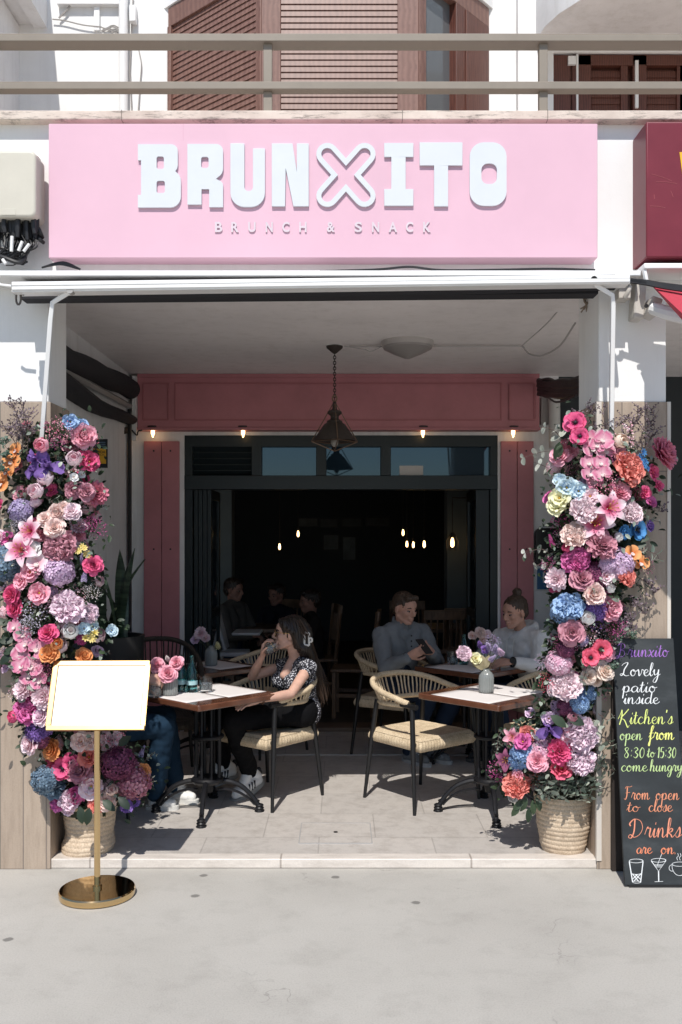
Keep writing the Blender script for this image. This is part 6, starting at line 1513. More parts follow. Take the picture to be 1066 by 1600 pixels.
def hand(mb, wrist, d, palm, curl=(35,40,30), spread=.10, thumb=1, k=1.0, thumb_curl=25):
    """d: from the wrist to the knuckles; palm: the way the palm faces; thumb: the side it leaves on (+1 or -1)"""
    d = Vector(d).normalized(); palm = Vector(palm); palm = (palm - d*palm.dot(d)).normalized(); side = d.cross(palm)*thumb
    w_ = Vector(wrist)
    for o in (-.026, -.009, .009, .025): cap(mb, w_ + side*o*.65*k + d*.012*k, .015*k, w_ + side*o*k + d*.082*k, .0125*k, 10)
    cap(mb, w_, .021*k, w_ + d*.04*k, .019*k, 12)
    for o, L_, r in ((.028,.072,.0088), (.010,.080,.0092), (-.009,.076,.0088), (-.026,.060,.0078)):
        p = w_ + side*o*k + d*.085*k; a = 0; dd = (d + side*o*spread*12).normalized()
        for i, (fr, cu) in enumerate(zip((.44,.32,.24), curl)):
            a += cu; v = dd*math.cos(R(a)) + palm*math.sin(R(a)); q = p + v*(L_*fr*k); cap(mb, p, r*(1 - .1*i)*k, q, r*(.9 - .1*i)*k, 8); p = q
    p = w_ + side*.024*k + d*.022*k; v = (d*.55 + side*.75 + palm*.35).normalized(); q = p + v*.042*k; cap(mb, p, .0135*k, q, .0105*k, 8)
    v = (v*math.cos(R(thumb_curl)) + (d*.8 + palm*.5 - side*.3).normalized()*math.sin(R(thumb_curl) + .5)).normalized(); r_ = q + v*.034*k; cap(mb, q, .0105*k, r_, .0088*k, 8); cap(mb, r_, .0088*k, r_ + (v + palm*.3).normalized()*.022*k, .0075*k, 8)
def limbs(mb, J, parts, g=0.0, fem=False, over={}):
    Z = Vector((0,0,1)); f = J['f']; l = Z.cross(f).normalized(); s = .9 if fem else 1.0
    for p in parts:
        if p == 'torso':
            for q in (-1, 1): cap(mb, J['pelvis'] + l*q*.065*s, .098*s + g, J['waist'] + l*q*.045*s, .088*s + g); cap(mb, J['waist'] + l*q*.045*s, .088*s + g, J['chest'] + l*q*.068*s, .098*s + g); cap(mb, J['chest'] + l*q*.068*s, .098*s + g, J['neckb'].lerp(J['shL' if q > 0 else 'shR'], .55) - Z*.035, .060*s + g)
            cap(mb, J['shL'] - (J['shL'] - J['shR'])*.1, .050*s + g, J['shR'] + (J['shL'] - J['shR'])*.1, .050*s + g)
            for q in ('shL', 'shR'): cap(mb, J['neckb'] + Z*.015, .042*s + g*.6, J[q].lerp(J['neckb'], .12), .042*s + g)
            if fem:
                for q in (-1, 1): mb.ell(J['chest'] + f*.075 + l*q*.06 + Z*-.01, .055 + g*.6, None, 14)
        elif p == 'pelvis':
            cap(mb, J['hipL'], .105*s + g, J['hipR'], .105*s + g); cap(mb, J['pelvis'], .11*s + g, J['waist'], .10*s + g)
        elif p in ('armL', 'armR'):
            q = p[-1]; cap(mb, J['sh'+q], .047*s + g, J['el'+q], .037*s + g); cap(mb, J['el'+q], .037*s + g, J['el'+q].lerp(J['wr'+q], .35), .037*s + g); cap(mb, J['el'+q].lerp(J['wr'+q], .35), .037*s + g, J['wr'+q], .0235*s + g)
        elif p in ('legL', 'legR'):
            q = p[-1]; cap(mb, J['hip'+q], .082*s + g, J['kn'+q], .056*s + g); cap(mb, J['kn'+q], .056*s + g, J['an'+q].lerp(J['kn'+q], .6), .054*s + g); cap(mb, J['an'+q].lerp(J['kn'+q], .6), .054*s + g, J['an'+q], .034*s + g)
        elif p in ('footL', 'footR'):
            q = p[-1]; cap(mb, J['an'+q], .027*s + g, J['to'+q] - (J['to'+q] - J['he'+q])*.2, .016*s + g); cap(mb, J['an'+q], .030*s + g, J['he'+q], .020*s + g)
        elif p == 'neck': cap(mb, J['neckb'] - Z*.03, .052*s, J['head'] + J['M'] @ Vector((-.022,0,-.05)), .047*s)
def shoes(parent, J, m, solem, stripes=None, k=1.0, lab='shoe'):
    for q in 'LR':
        a, t_, h = J['an'+q], J['to'+q], J['he'+q]; d = (t_ - h); L_ = d.length; d.normalize(); sd = d.cross(Vector((0,0,1))).normalized(); up = sd.cross(d)
        mb = MB()
        for s in (-1, 1): cap(mb, h + d*.02 + sd*s*.008, .034*k, t_ - d*.04 + sd*s*.018, .030*k)
        cap(mb, t_ - d*.06, .036*k, t_ - d*.01, .028*k); cap(mb, h + d*.015 + up*.02, .036*k, a + up*.01, .040*k); cap(mb, a + d*.02 + up*.012, .036*k, t_ - d*.07 + up*.006, .030*k)
        o = fuse(mb, 'shoe', m, parent, .005, 5)
        s_ = MB()
        def sole(u, v):
            ang = 2*PI*u; x = math.cos(ang); y = math.sin(ang); Lh = L_/2 + .035*k; wv = (.043 + .008*x)*k
            e = 2/2.6; xx = math.copysign(abs(x)**e, x)*Lh; yy = math.copysign(abs(y)**e, y)*wv
            return (h + t_)/2 + d*xx + sd*yy - up*(.030*k - .018*k*(v - .5)*2*.9)
        s_.grid(sole, 40, 3, closeu=True); n0 = 40
        s_.add([Vector(p) for p in s_.v[:40]], [tuple(range(40))]); s_.add([Vector(p) for p in s_.v[120:160]], [tuple(range(40))])
        s_.build('sole', solem, o, smooth=50)
        if stripes:
            for i in range(3):
                for sg in (-1, 1):
                    c0 = h.lerp(t_, .36 + .11*i) + sd*sg*.040*k; c1 = c0 + d*.028*k
                    w_ = MB(); w_.tube([c0 - up*.014*k + d*.010, c0 + up*.010*k - sd*sg*.002, c0 + up*.026*k - d*.012 - sd*sg*.008], [.0066*k]*3, 6); w_.build('stripe', stripes, o)
            w_ = MB(); cap(w_, h + up*.028*k - d*.022, .016*k, h + up*.052*k - d*.020, .014*k); w_.build('heel_tab', stripes, o)
        w_ = MB()
        for i in range(5):
            c0 = a.lerp(t_, .16 + .12*i) + up*(.036*k - .004*i); w_.tube([c0 - sd*.02*k, c0 + up*.005, c0 + sd*.02*k], .0028, 5)
        w_.build('lace', mat('shoe_lace', (.6,.6,.58), .8, .05), o)
def m_skin(name, col):
    m = mat(name, col, .55, .16, 22, .10, 320, spec=.28, sss=.08); return m
def fab(name, col, **k): return mat(name, col, k.pop('rough', .88), k.pop('var', .14), k.pop('scale', 9), k.pop('bump', .25), k.pop('bscale', 320), spec=.15, **k)
def folds(sc, amp): return lambda p: amp*noise.noise(p*sc) + amp*.5*noise.noise(p*sc*2.3 + Vector((7,3,1)))
def strands(mb, path, r, n, rnd, jit=.5, rad=.0028):
    """locks of hair along a path"""
    c = crom(path, 6)
    for k in range(n):
        o = Vector((rnd.gauss(0,1), rnd.gauss(0,1), rnd.gauss(0,1)))*jit; ph = rnd.random()*6
        pts = []
        for i, p in enumerate(c):
            u = i/(len(c)-1); ri = r[0] + (r[1]-r[0])*u if len(r) == 2 else r[min(len(r)-1, int(u*(len(r)-1)))]
            pts.append(p + o*ri + Vector((math.sin(ph + u*5), math.cos(ph + u*4), 0))*ri*.25)
        mb.tube(pts, [rad*(1 - .6*(i/len(pts))**2) for i in range(len(pts))], 5)
rp_ = random.Random(9)
SK1, SK2, SK3 = m_skin('fair_skin', (.56,.34,.26)), m_skin('ruddy_skin', (.50,.28,.21)), m_skin('tanned_skin', (.48,.27,.20))
HAIRD = mat('dark_brown_hair', (.019,.012,.009), .42, .35, 30, .25, 180, stretch=(1,1,.2)); HAIRB = mat('brown_hair', (.055,.034,.022), .5, .35, 30, .25, 180); BLACKCLOTH = fab('black_trousers', (.005,.005,.006)); JEANS = fab('blue_denim', (.014,.034,.062), bump=.3); DJEANS = fab('dark_denim', (.018,.028,.05))
# ---- the woman drinking
W = dict(f=Vector((-.74,-.67,0)).normalized(), pelvis=P(470,1110,6.23), waist=P(466,1088,6.22), chest=P(462,1060,6.19), neckb=P(466,1032,6.19), head=P(452,991,6.12), shL=P(482,1043,6.06), shR=P(446,1040,6.31),
    elL=P(455,1084,5.87), wrL=P(403,1094,5.72), elR=P(394,1057,6.24), wrR=P(411,1023,6.09), hipL=P(470,1112,6.13), hipR=P(452,1110,6.30), knL=P(362,1126,5.90), knR=P(338,1121,6.10), anL=P(391,1207,6.20), toL=P(367,1243,6.06), heL=P(404,1216,6.24), anR=P(349,1194,6.30), toR=P(323,1219,6.18), heR=P(364,1204,6.34))
W['M'] = frame_((-1,-.10,.06))
wt = thing('person', 'woman in patterned sleeveless blouse and black trousers drinking from a glass, white sneakers', 'person', (-.42, 6.18, FZ))
mb = MB(); limbs(mb, W, ['neck','torso','armL','armR','pelvis','legL','legR','footL','footR'], -.004, True); head_prims(mb, W['head'], W['M'], .96, True)
cap(mb, W['neckb'] + W['f']*.045, .034, W['chest'] + W['f']*.092 + Vector((0,0,.03)), .030)
hand(mb, W['wrL'], (-.80,-.55,-.12), (-.1,.35,-1), (14,18,14), thumb=-1, k=.92)
glc = P(424, 1009, 6.07)
hand(mb, W['wrR'], (.18,-.25,.95), (.9,-.35,.1), (28,44,30), thumb=-1, k=.92, spread=.06)
body = fuse(mb, 'body', SK1, wt, .0045, 5)
face_parts(body, W['head'], W['M'], .96, HAIRD, eyes=False)
def m_blouse():
    m = newmat('speckled_blouse', .8); N, L, b = nodes(m); v = objvec(N, L)
    vo = N.new('ShaderNodeTexVoronoi'); vo.inputs['Scale'].default_value = 88; L.new(v, vo.inputs['Vector'])
    n1 = nz(N, L, v, 60, 3); d_ = math_(N, L, 'ADD', vo.outputs['Distance'], math_(N, L, 'MULTIPLY', math_(N, L, 'SUBTRACT', n1, .5), .5))
    L.new(ramp(N, L, d_, [(.30, (.62,.62,.66)), (.40, (.018,.018,.026))]), b.inputs['Base Color']); return m
BLOUSE = m_blouse()
mb = MB(); limbs(mb, W, ['torso'], .010, True)
for q in 'LR':
    cap(mb, W['sh'+q], .054, W['sh'+q].lerp(W['el'+q], .10), .054)
fuse(mb, 'blouse', BLOUSE, wt, .006, 4, disp=folds(16, .006))
for q, s in (('L', 1), ('R', -1)):
    mb = MB(); c0 = W['sh'+q].lerp(W['el'+q], .15); ax = (W['el'+q] - W['sh'+q]).normalized(); a0 = ax.orthogonal().normalized(); b0 = ax.cross(a0)
    mb.grid(lambda u, v: c0 + ax*(-.03 + .045*v) + (a0*math.cos(2*PI*u) + b0*math.sin(2*PI*u))*(.049 + .010*v + .004*v*math.sin(u*2*PI*9)), 72, 4, closeu=True); o = mb.build('sleeve_ruffle', BLOUSE, wt, smooth=80, fix=False); so_ = o.modifiers.new('thick', 'SOLIDIFY'); so_.thickness = .002
mb = MB(); limbs(mb, W, ['pelvis','legL','legR'], .016, True)
for q in 'LR': cap(mb, W['kn'+q].lerp(W['an'+q], .4), .068, W['an'+q].lerp(W['kn'+q], .10 if q == 'L' else .16), .058)
fuse(mb, 'trousers', BLACKCLOTH, wt, .007, 4, disp=folds(14, .006))
SHOEW = mat('white_leather', (.74,.73,.71), .5, .06, 12); SOLEG = mat('grey_sole', (.28,.28,.27), .8, .1)
shoes(wt, W, SHOEW, SOLEG, BLACKF, 1.06)
mb = MB(); c, M_ = W['head'], W['M']; T = lambda p: c + M_ @ (Vector(p)*.96)
mb.ell(T((-.028,0,.040)), (.097,.082,.088), M_, 20); mb.ell(T((-.060,0,-.01)), (.062,.074,.085), M_, 16)
for s in (-1, 1): cap(mb, T((.045,s*.045,.075)), .030, T((-.03,s*.074,.02)), .022); cap(mb, T((-.03,s*.072,.02)), .022, T((-.055,s*.066,-.07)), .022)
hp = [T((-.085,0,.02)), T((-.105,-.0,-.08)), P(489,1040,6.27), P(497,1062,6.29), P(502,1085,6.27)]
for a, b, ra, rb in zip(hp, hp[1:], (.064,.054,.042,.034), (.054,.042,.034,.012)): cap(mb, a, ra, b, rb)
for s in (-1, 1): cap(mb, hp[1] + Vector((0,s*.03,0)), .045, hp[3] + Vector((0,s*.03,0)), .032)
hr = fuse(mb, 'hair', HAIRD, wt, .0055, 4, disp=lambda p: .0035*math.sin((p.x*1.2 + p.y*.7 + p.z*.15)*260 + 3*noise.noise(p*18)))
mb = MB(); strands(mb, [T((-.05,.05,.09)), T((-.10,.045,.0)), P(486,1025,6.2), P(497,1058,6.22), P(504,1092,6.22)], (.02,.035), 46, rp_, .7, .0032); strands(mb, [T((.06,.06,.06)), T((.0,.082,.02)), T((-.045,.08,-.06)), P(478,1030,6.15), P(490,1060,6.2)], (.006,.02), 16, rp_, .7, .0026); mb.build('loose_strands', mat('light_brown_hair', (.05,.03,.02), .4, .3, 20), hr, fix=False)
mb = MB(); hc = T((-.115,.055,-.018)); cx = M_ @ Vector((-.35,.93,0)); 
for a, b in (((-.012,.026),(.012,.026)),((.012,.026),(.012,-.026)),((.012,-.026),(-.012,-.026)),((-.012,-.026),(-.012,.026)),((.012,.007),(.027,.006)),((.027,.006),(.027,-.008)),((.027,-.008),(.012,-.009))):
    f2 = Vector((1,-.3,-.15)).normalized(); mb.tube([hc + f2*a[0]*1.3 + Vector((0,-.016,a[1]*1.5)), hc + f2*b[0]*1.3 + Vector((0,-.016,b[1]*1.5))], .0062, 4)
mb.build('hair_clip', mat('ivory_plastic', (.72,.70,.66), .35, .03), wt)
mb = MB()
for s in (-1, 1): mb.ell(T((.089,s*.031,.004)), (.006,.024,.022), M_, 14)
gl = mb.build('sunglasses', mat('dark_brown_lens', (.03,.012,.01), .08, .1), wt)
mb = MB()
for s in (-1, 1): mb.tube([T((.090,s*.054,.012)), T((.05,s*.072,.012)), T((-.005,s*.082,.012)), T((-.02,s*.084,-.006))], .0018, 6); mb.tube([T((.094,s*.031 + .025*math.cos(a), .004 + .023*math.sin(a))) for a in [2*PI*i/18 for i in range(18)]], .0016, 5, closed=True)
mb.tube([T((.097,-.01,.012)), T((.099,0,.014)), T((.097,.01,.012))], .0018, 5); mb.build('wire_frame', mat('gold_wire', (.6,.42,.18), .25, .05, metal=1.0), gl)
mb = MB(); a = W['wrL'].lerp(W['elL'], .12); ax = (W['elL'] - W['wrL']).normalized(); o1 = ax.orthogonal().normalized(); o2 = ax.cross(o1)
mb.tube([a + (o1*math.cos(t) + o2*math.sin(t))*.0265 for t in [2*PI*i/20 for i in range(20)]], .004, 6, closed=True); mb.build('bracelet', mat('brown_leather', (.08,.035,.02), .5, .2), wt)
gdir = Vector((.80,-.05,.42)).normalized(); gw.rotation_mode = 'QUATERNION'; gw.rotation_quaternion = gdir.to_track_quat('Z', 'Y'); gw.location = P(434,1006,6.07) - gdir*.092
# ---- the man with the phone
A = dict(f=Vector((.60,-.80,0)).normalized(), pelvis=Vector((.44,7.38,.585)), waist=P(622,1043,7.36), chest=P(625,1012,7.32), neckb=P(628,980,7.30), head=P(633,951,7.24), shL=P(660,988,7.42), shR=P(596,992,7.20), elL=P(684,1036,7.28), wrL=P(675,1020,7.02), elR=P(602,1043,7.02), wrR=P(639,1026,6.88),
    hipL=Vector((.55,7.40,.56)), hipR=Vector((.40,7.26,.56)), knL=Vector((.86,7.06,.57)), knR=Vector((.64,6.95,.57)), anL=Vector((.66,7.16,.13)), anR=Vector((.50,7.08,.13)), toL=Vector((.78,7.02,.085)), heL=Vector((.64,7.19,.085)), toR=Vector((.62,6.94,.085)), heR=Vector((.48,7.11,.085)))
A['M'] = frame_((.62,-.76,-.22))
at_ = thing('person', 'man in grey button collar sweatshirt sitting in the shade looking at his phone', 'person', (.44, 7.38, FZ))
mb = MB(); limbs(mb, A, ['neck','torso','armL','armR','pelvis','legL','legR','footL','footR'], -.004); head_prims(mb, A['head'], A['M'], 1.03)
phc = P(663, 1010, 6.88)
hand(mb, A['wrR'], (.72,-.25,.40), (.35,.65,.35), (30,40,25), thumb=-1, k=1.0); hand(mb, A['wrL'], (-.50,-.60,.42), (-.3,.4,.6), (40,50,30), thumb=1, k=1.0)
body = fuse(mb, 'body', SK2, at_, .0045, 5); face_parts(body, A['head'], A['M'], 1.03, HAIRB)
GREYSW = fab('grey_sweatshirt', (.185,.195,.205), scale=14)
mb = MB(); limbs(mb, A, ['torso'], .020)
for q in 'LR':
    w2 = A['wr'+q].lerp(A['el'+q], .10); cap(mb, A['sh'+q], .070, A['el'+q], .056); cap(mb, A['el'+q], .056, w2, .040)
Z3 = Vector((0,0,1))
for k in range(12):
    a = 2*PI*k/12; l = Z3.cross(A['f']); p = A['neckb'] + (A['f']*math.cos(a) + l*math.sin(a))*.062 + Z3*(.022 - .022*math.cos(a)); cap(mb, p, .016, p + Z3*.030, .014)
fuse(mb, 'sweatshirt', GREYSW, at_, .007, 3, disp=folds(11, .009))
mb = MB(); l = Z3.cross(A['f'])
for k in range(3): mb.lathe([(.007,0),(.007,.004),(0,.005)], A['chest'] + A['f']*(.118) + l*.012 + Z3*(.10 - .04*k), 10, 0, frame_(A['f']) @ Matrix.Rotation(R(90), 3, 'Y'))
mb.build('button', BLACKM, at_)
mb = MB(); limbs(mb, A, ['pelvis','legL','legR'], .016); fuse(mb, 'jeans', DJEANS, at_, .008, 3, disp=folds(12, .006))
shoes(at_, A, mat('grey_suede', (.16,.17,.18), .9, .1), mat('pale_sole', (.4,.41,.42), .7, .1))
def short_hair(J, parent, m, k, bun=False):
    mb = MB(); c, M_ = J['head'], J['M']; T = lambda p: c + M_ @ (Vector(p)*k)
    mb.ell(T((-.022,0,.042)), (.097*k,.0785*k,.082*k), M_, 18); mb.ell(T((-.052,0,.0)), (.062*k,.070*k,.072*k), M_, 16)
    if not bun: cap(mb, T((.055,-.038,.092)), .022*k, T((.055,.038,.092)), .022*k); 
    for s in (-1, 1): cap(mb, T((-.012,s*.070,.03)), .014*k, T((-.014,s*.073,.0)), .009*k)
    if bun:
        mb.ell(T((-.055,0,.135)), (.034*k,.034*k,.034*k), M_, 14); cap(mb, T((-.04,0,.11)), .026*k, T((-.055,0,.13)), .026*k)
    return fuse(mb, 'hair', m, parent, .005, 3, disp=lambda p: .003*noise.noise(p*70) + .0025*math.sin((p.x + p.y)*220 + 3*noise.noise(p*20)))
short_hair(A, at_, HAIRB, 1.03)
pt = thing('mobile_phone', 'black mobile phone held in both hands by the man in the grey sweatshirt', 'phone', phc)
Mp = frame_((.40,-.50,.75))
q = MB(); q.obox((0,0,0), (.008,.072,.145), Mp); q.build('case', mat('phone_black', (.012,.012,.014), .3, .1), pt, bevel=.003, world=False)
q = MB(); q.obox(Mp @ Vector((-.0045,0,0)), (.001,.066,.138), Mp); q.build('screen', mat('phone_glass', (.02,.022,.026), .08, 0), pt, world=False)
mb = MB(); a = A['wrR'].lerp(A['elR'], .08); ax = (A['elR'] - A['wrR']).normalized(); o1 = ax.orthogonal().normalized(); o2 = ax.cross(o1)
mb.tube([a + (o1*math.cos(t) + o2*math.sin(t))*.031 for t in [2*PI*i/20 for i in range(20)]], .008, 6, closed=True); mb.build('watch_strap', BLACKM, at_)
# ---- the man in the hoodie
B = dict(f=Vector((-.76,-.65,0)).normalized(), pelvis=Vector((1.46,7.34,.585)), waist=P(820,1046,7.30), chest=P(815,1015,7.24), neckb=P(817,987,7.24), head=P(804,957,7.14), shL=P(845,1000,7.07), shR=P(782,996,7.34), elL=P(843,1042,6.98), wrL=P(798,1034,6.86), elR=P(766,1034,7.22), wrR=P(774,1035,6.98),
    hipL=Vector((1.47,7.22,.56)), hipR=Vector((1.34,7.38,.56)), knL=Vector((1.12,6.95,.57)), knR=Vector((1.02,7.12,.57)), anL=Vector((1.20,7.02,.13)), anR=Vector((1.08,7.2,.13)), toL=Vector((1.08,6.92,.085)), heL=Vector((1.22,7.04,.085)), toR=Vector((.96,7.1,.085)), heR=Vector((1.10,7.22,.085)))
B['M'] = frame_((-.80,-.58,-.20))
bt = thing('person', 'man with a hair bun in a pale grey hoodie leaning on the shaded table', 'person', (1.46, 7.34, FZ))
mb = MB(); limbs(mb, B, ['neck','torso','armL','armR','pelvis','legL','legR','footL','footR'], -.004); head_prims(mb, B['head'], B['M'], 1.03)
hand(mb, B['wrL'], (-.95,-.25,-.05), (-.1,.5,-.8), (25,35,25), thumb=-1, k=1.0); hand(mb, B['wrR'], (-.55,-.8,-.0), (.3,.2,-1), (25,35,25), thumb=1, k=1.0)
body = fuse(mb, 'body', SK3, bt, .0045, 5); face_parts(body, B['head'], B['M'], 1.03, HAIRB)
HOOD = fab('pale_grey_hoodie', (.66,.65,.64), scale=12)
mb = MB(); limbs(mb, B, ['torso'], .022)
for q in 'LR':
    w2 = B['wr'+q].lerp(B['el'+q], .18); cap(mb, B['sh'+q], .074, B['el'+q], .060); cap(mb, B['el'+q], .060, w2, .043)
l = Z3.cross(B['f'])
for k in range(14):
    a = R(-135 + 270*k/13); p = B['neckb'] - (B['f']*math.cos(a) + l*math.sin(a))*.085*(1 if abs(a) < 2 else .9) + Z3*(.035*math.cos(a*.7)); cap(mb, p, .034, p - B['f']*.01 + Z3*.02, .030)
mb.ell(B['neckb'] - B['f']*.10 - Z3*.03, (.07,.07,.08), None, 14)
fuse(mb, 'hoodie', HOOD, bt, .007, 3, disp=folds(11, .010))
mb = MB()
for s in (-1, 1): mb.tube(crom([B['neckb'] + B['f']*.085 + l*s*.035 + Z3*.0, B['chest'] + B['f']*.135 + l*s*.03 + Z3*.07, B['chest'] + B['f']*.14 + l*s*.028 - Z3*.02], 5), .0032, 5)
mb.build('drawstring', mat('white_cord', (.6,.6,.58), .8, .05), bt)
mb = MB(); limbs(mb, B, ['pelvis','legL','legR'], .016); fuse(mb, 'trousers', DJEANS, bt, .008, 3, disp=folds(12, .006))
shoes(bt, B, mat('black_suede', (.03,.03,.032), .9, .1), mat('dark_sole', (.06,.06,.06), .7, .1))
short_hair(B, bt, HAIRB, 1.03, True)
mb = MB(); a = B['wrL'].lerp(B['elL'], .07); ax = (B['elL'] - B['wrL']).normalized(); o1 = ax.orthogonal().normalized(); o2 = ax.cross(o1)
mb.tube([a + (o1*math.cos(t) + o2*math.sin(t))*.031 for t in [2*PI*i/20 for i in range(20)]], .009, 6, closed=True); mb.obox(a + Vector((-.01,-.030,.012)), (.034,.014,.036), None); mb.build('watch', BLACKM, bt, bevel=.003)
# ---- the guest half hidden behind the menu stand
C = dict(f=Vector((1,-.05,0)).normalized(), pelvis=Vector((-1.53,5.82,.585)), waist=Vector((-1.56,5.82,.72)), chest=Vector((-1.60,5.80,.91)), neckb=Vector((-1.62,5.77,1.08)), head=Vector((-1.625,5.74,1.24)), shL=Vector((-1.60,5.95,1.04)), shR=Vector((-1.60,5.60,1.04)), elL=Vector((-1.46,6.02,.83)), wrL=Vector((-1.28,5.90,.80)), elR=Vector((-1.44,5.55,.82)), wrR=P(222,1060,5.64),
    hipL=Vector((-1.50,5.92,.56)), hipR=Vector((-1.50,5.73,.56)), knL=Vector((-1.10,5.98,.58)), knR=Vector((-1.06,5.72,.58)), anL=Vector((-1.04,6.02,.15)), anR=Vector((-1.13,5.84,.15)), toL=Vector((-.92,5.98,.085)), heL=Vector((-1.07,6.04,.085)), toR=Vector((-1.02,5.85,.085)), heR=Vector((-1.16,5.86,.085)))
C['M'] = frame_((1,-.05,-.1))
ct = thing('person', 'guest in blue jeans and white sneakers mostly hidden behind flowers and menu panel', 'person', (-1.53, 5.82, FZ))
mb = MB(); limbs(mb, C, ['neck','torso','armL','armR','pelvis','legL','legR','footL','footR'], -.004); head_prims(mb, C['head'], C['M'], 1.0)
hand(mb, C['wrR'], (.9,.1,-.1), (.1,.75,-.5), (30,45,30), thumb=-1); hand(mb, C['wrL'], (.9,-.3,-.1), (0,.1,-1), (20,25,20), thumb=1)
body = fuse(mb, 'body', SK1, ct, .005, 5); face_parts(body, C['head'], C['M'], 1.0, HAIRB); short_hair(C, ct, HAIRB, 1.0)
mb = MB(); limbs(mb, C, ['torso'], .018)
for q in 'LR': cap(mb, C['sh'+q], .066, C['sh'+q].lerp(C['el'+q], .7), .058)
fuse(mb, 'shirt', fab('dark_shirt', (.03,.035,.045)), ct, .008, 3, disp=folds(11, .008))
mb = MB(); limbs(mb, C, ['pelvis','legL','legR'], .018)
for q in 'LR': cap(mb, C['kn'+q], .075, C['an'+q].lerp(C['kn'+q], .12), .062)
fuse(mb, 'jeans', JEANS, ct, .007, 3, disp=folds(13, .008)); shoes(ct, C, SHOEW, mat('white_sole', (.62,.61,.58), .7, .08))
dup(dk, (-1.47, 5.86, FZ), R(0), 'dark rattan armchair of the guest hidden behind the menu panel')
# ------------------------------------------------------------------ the dim room behind
def seated(label, cloth, head, f, scale=1.0, hairm=HAIRD):
    f = Vector(f).normalized(); l = Z3.cross(f); H = Vector(head); b = Vector((H.x, H.y, 0)) - f*.05
    def q(x, y, z): return b + f*x + l*y + Z3*(H.z - 1.24 + z)
    J = dict(f=f, pelvis=q(0,0,.55), waist=q(.02,0,.70), chest=q(.03,0,.92), neckb=q(.04,0,1.10), head=H, shL=q(.03,.18,1.05), shR=q(.03,-.18,1.05), elL=q(.14,.23,.80), elR=q(.14,-.23,.80), wrL=q(.34,.12,.80), wrR=q(.34,-.12,.80), hipL=q(.02,.09,.53), hipR=q(.02,-.09,.53), knL=q(.42,.11,.55), knR=q(.42,-.11,.55), anL=q(.42,.11,.14), anR=q(.42,-.11,.14), toL=q(.54,.12,.08), toR=q(.54,-.12,.08), heL=q(.38,.11,.08), heR=q(.38,-.11,.08))
    J['M'] = frame_(f - Z3*.12)
    t = thing('person', label, 'person', (b.x, b.y, FZ))
    m_ = MB(); limbs(m_, J, ['neck','torso','armL','armR','pelvis','legL','legR','footL','footR'], -.004); head_prims(m_, H, J['M'], 1.0); hand(m_, J['wrL'], f, -Z3, thumb=-1); hand(m_, J['wrR'], f, -Z3, thumb=1)
    bd_ = fuse(m_, 'body', m_skin('dim_room_skin', (.24,.13,.10)), t, .008, 3); face_parts(bd_, H, J['M'], 1.0, HAIRD)  # skin darkened in its colour for the dim room
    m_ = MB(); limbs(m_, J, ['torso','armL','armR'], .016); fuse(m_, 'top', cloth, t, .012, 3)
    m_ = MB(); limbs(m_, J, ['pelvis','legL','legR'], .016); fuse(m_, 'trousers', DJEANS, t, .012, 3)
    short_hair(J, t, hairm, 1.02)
seated('dim guest in pale top sitting left in the dark room behind the doorway', fab('dimmed_pale_top', (.07,.065,.06)), P(366, 922, 9.7), (.8,-.4,0))  # cloth colours of these guests are darkened to stand in for dim light
seated('dim guest in dark clothes sitting mid left in the dark room behind the doorway', fab('dimmed_navy_top', (.012,.014,.022)), P(432, 930, 10.2), (-.6,-.8,0))
seated('dim guest behind the drinking woman in the dark room', fab('dimmed_brown_top', (.02,.016,.015)), P(484, 940, 9.6), (-.9,-.2,0))
WOODC = m_wood('dimmed_chair_wood', (.10,.06,.035), (.17,.10,.06), 5, (8, 8, 2), .5)  # light wood, darkened in colour for the dim room
def wood_chair(label):
    t = thing('wooden_chair', label, 'chair', group='wooden chairs in the dim room')
    q = MB(); q.box(-.20,.20,-.20,.20,.43,.46); q.build('seat', WOODC, t, bevel=.008, world=False)
    for x, y, h in ((.17,.17,.43),(.17,-.17,.43)): q = MB(); q.box(x-.018,x+.018,y-.018,y+.018,0,h); q.build('leg', WOODC, t, bevel=.003, world=False)
    for y in (.17,-.17): q = MB(); q.tube([(-.18,y,0),(-.18,y,.45),(-.23,y,.98)], .02, 4); q.build('leg', WOODC, t, world=False, smooth=20)
    q = MB(); q.obox((-.235,0,.94), (.022,.38,.09), Matrix.Rotation(R(-6), 3, 'Y')); q.obox((-.20,0,.60), (.02,.34,.04))
    for k in range(5): q.tube([(-.20,-.12+.06*k,.60),(-.232,-.12+.06*k,.92)], .009, 6)
    q.build('backrest', WOODC, t, bevel=.003, world=False)
    for y in (-.165, .165): q = MB(); q.box(-.17,.17,y-.01,y+.01,.2,.23); q.build('stretcher', WOODC, t, world=False)
    return t
w0 = wood_chair('wooden slatted chair seen edge on just right of the drinking woman'); w0.location = (XX(533, 8.9) + .12, 8.9, FZ); w0.rotation_euler = (0,0,R(175))
dup(w0, (XX(690, 8.9), 9.1, FZ), R(95), 'wooden slatted chair in the dark room left of the hoodie man'); dup(w0, (XX(640, 10.4), 10.4, FZ), R(80), 'wooden slatted chair farther back behind the man with the phone'); dup(w0, (XX(728, 9.3), 9.3, FZ), R(80), 'wooden slatted chair beside the right leaf of the folding door')
dup(w0, (XX(366, 9.7) - .06, 9.72, FZ), R(-27), 'wooden chair under the dim guest in the pale top'); dup(w0, (XX(432, 10.2) + .03, 10.24, FZ), R(233), 'wooden chair under the dim guest in dark clothes'); dup(w0, (XX(484, 9.6) + .05, 9.62, FZ), R(192), 'wooden chair under the dim guest behind the drinking woman')
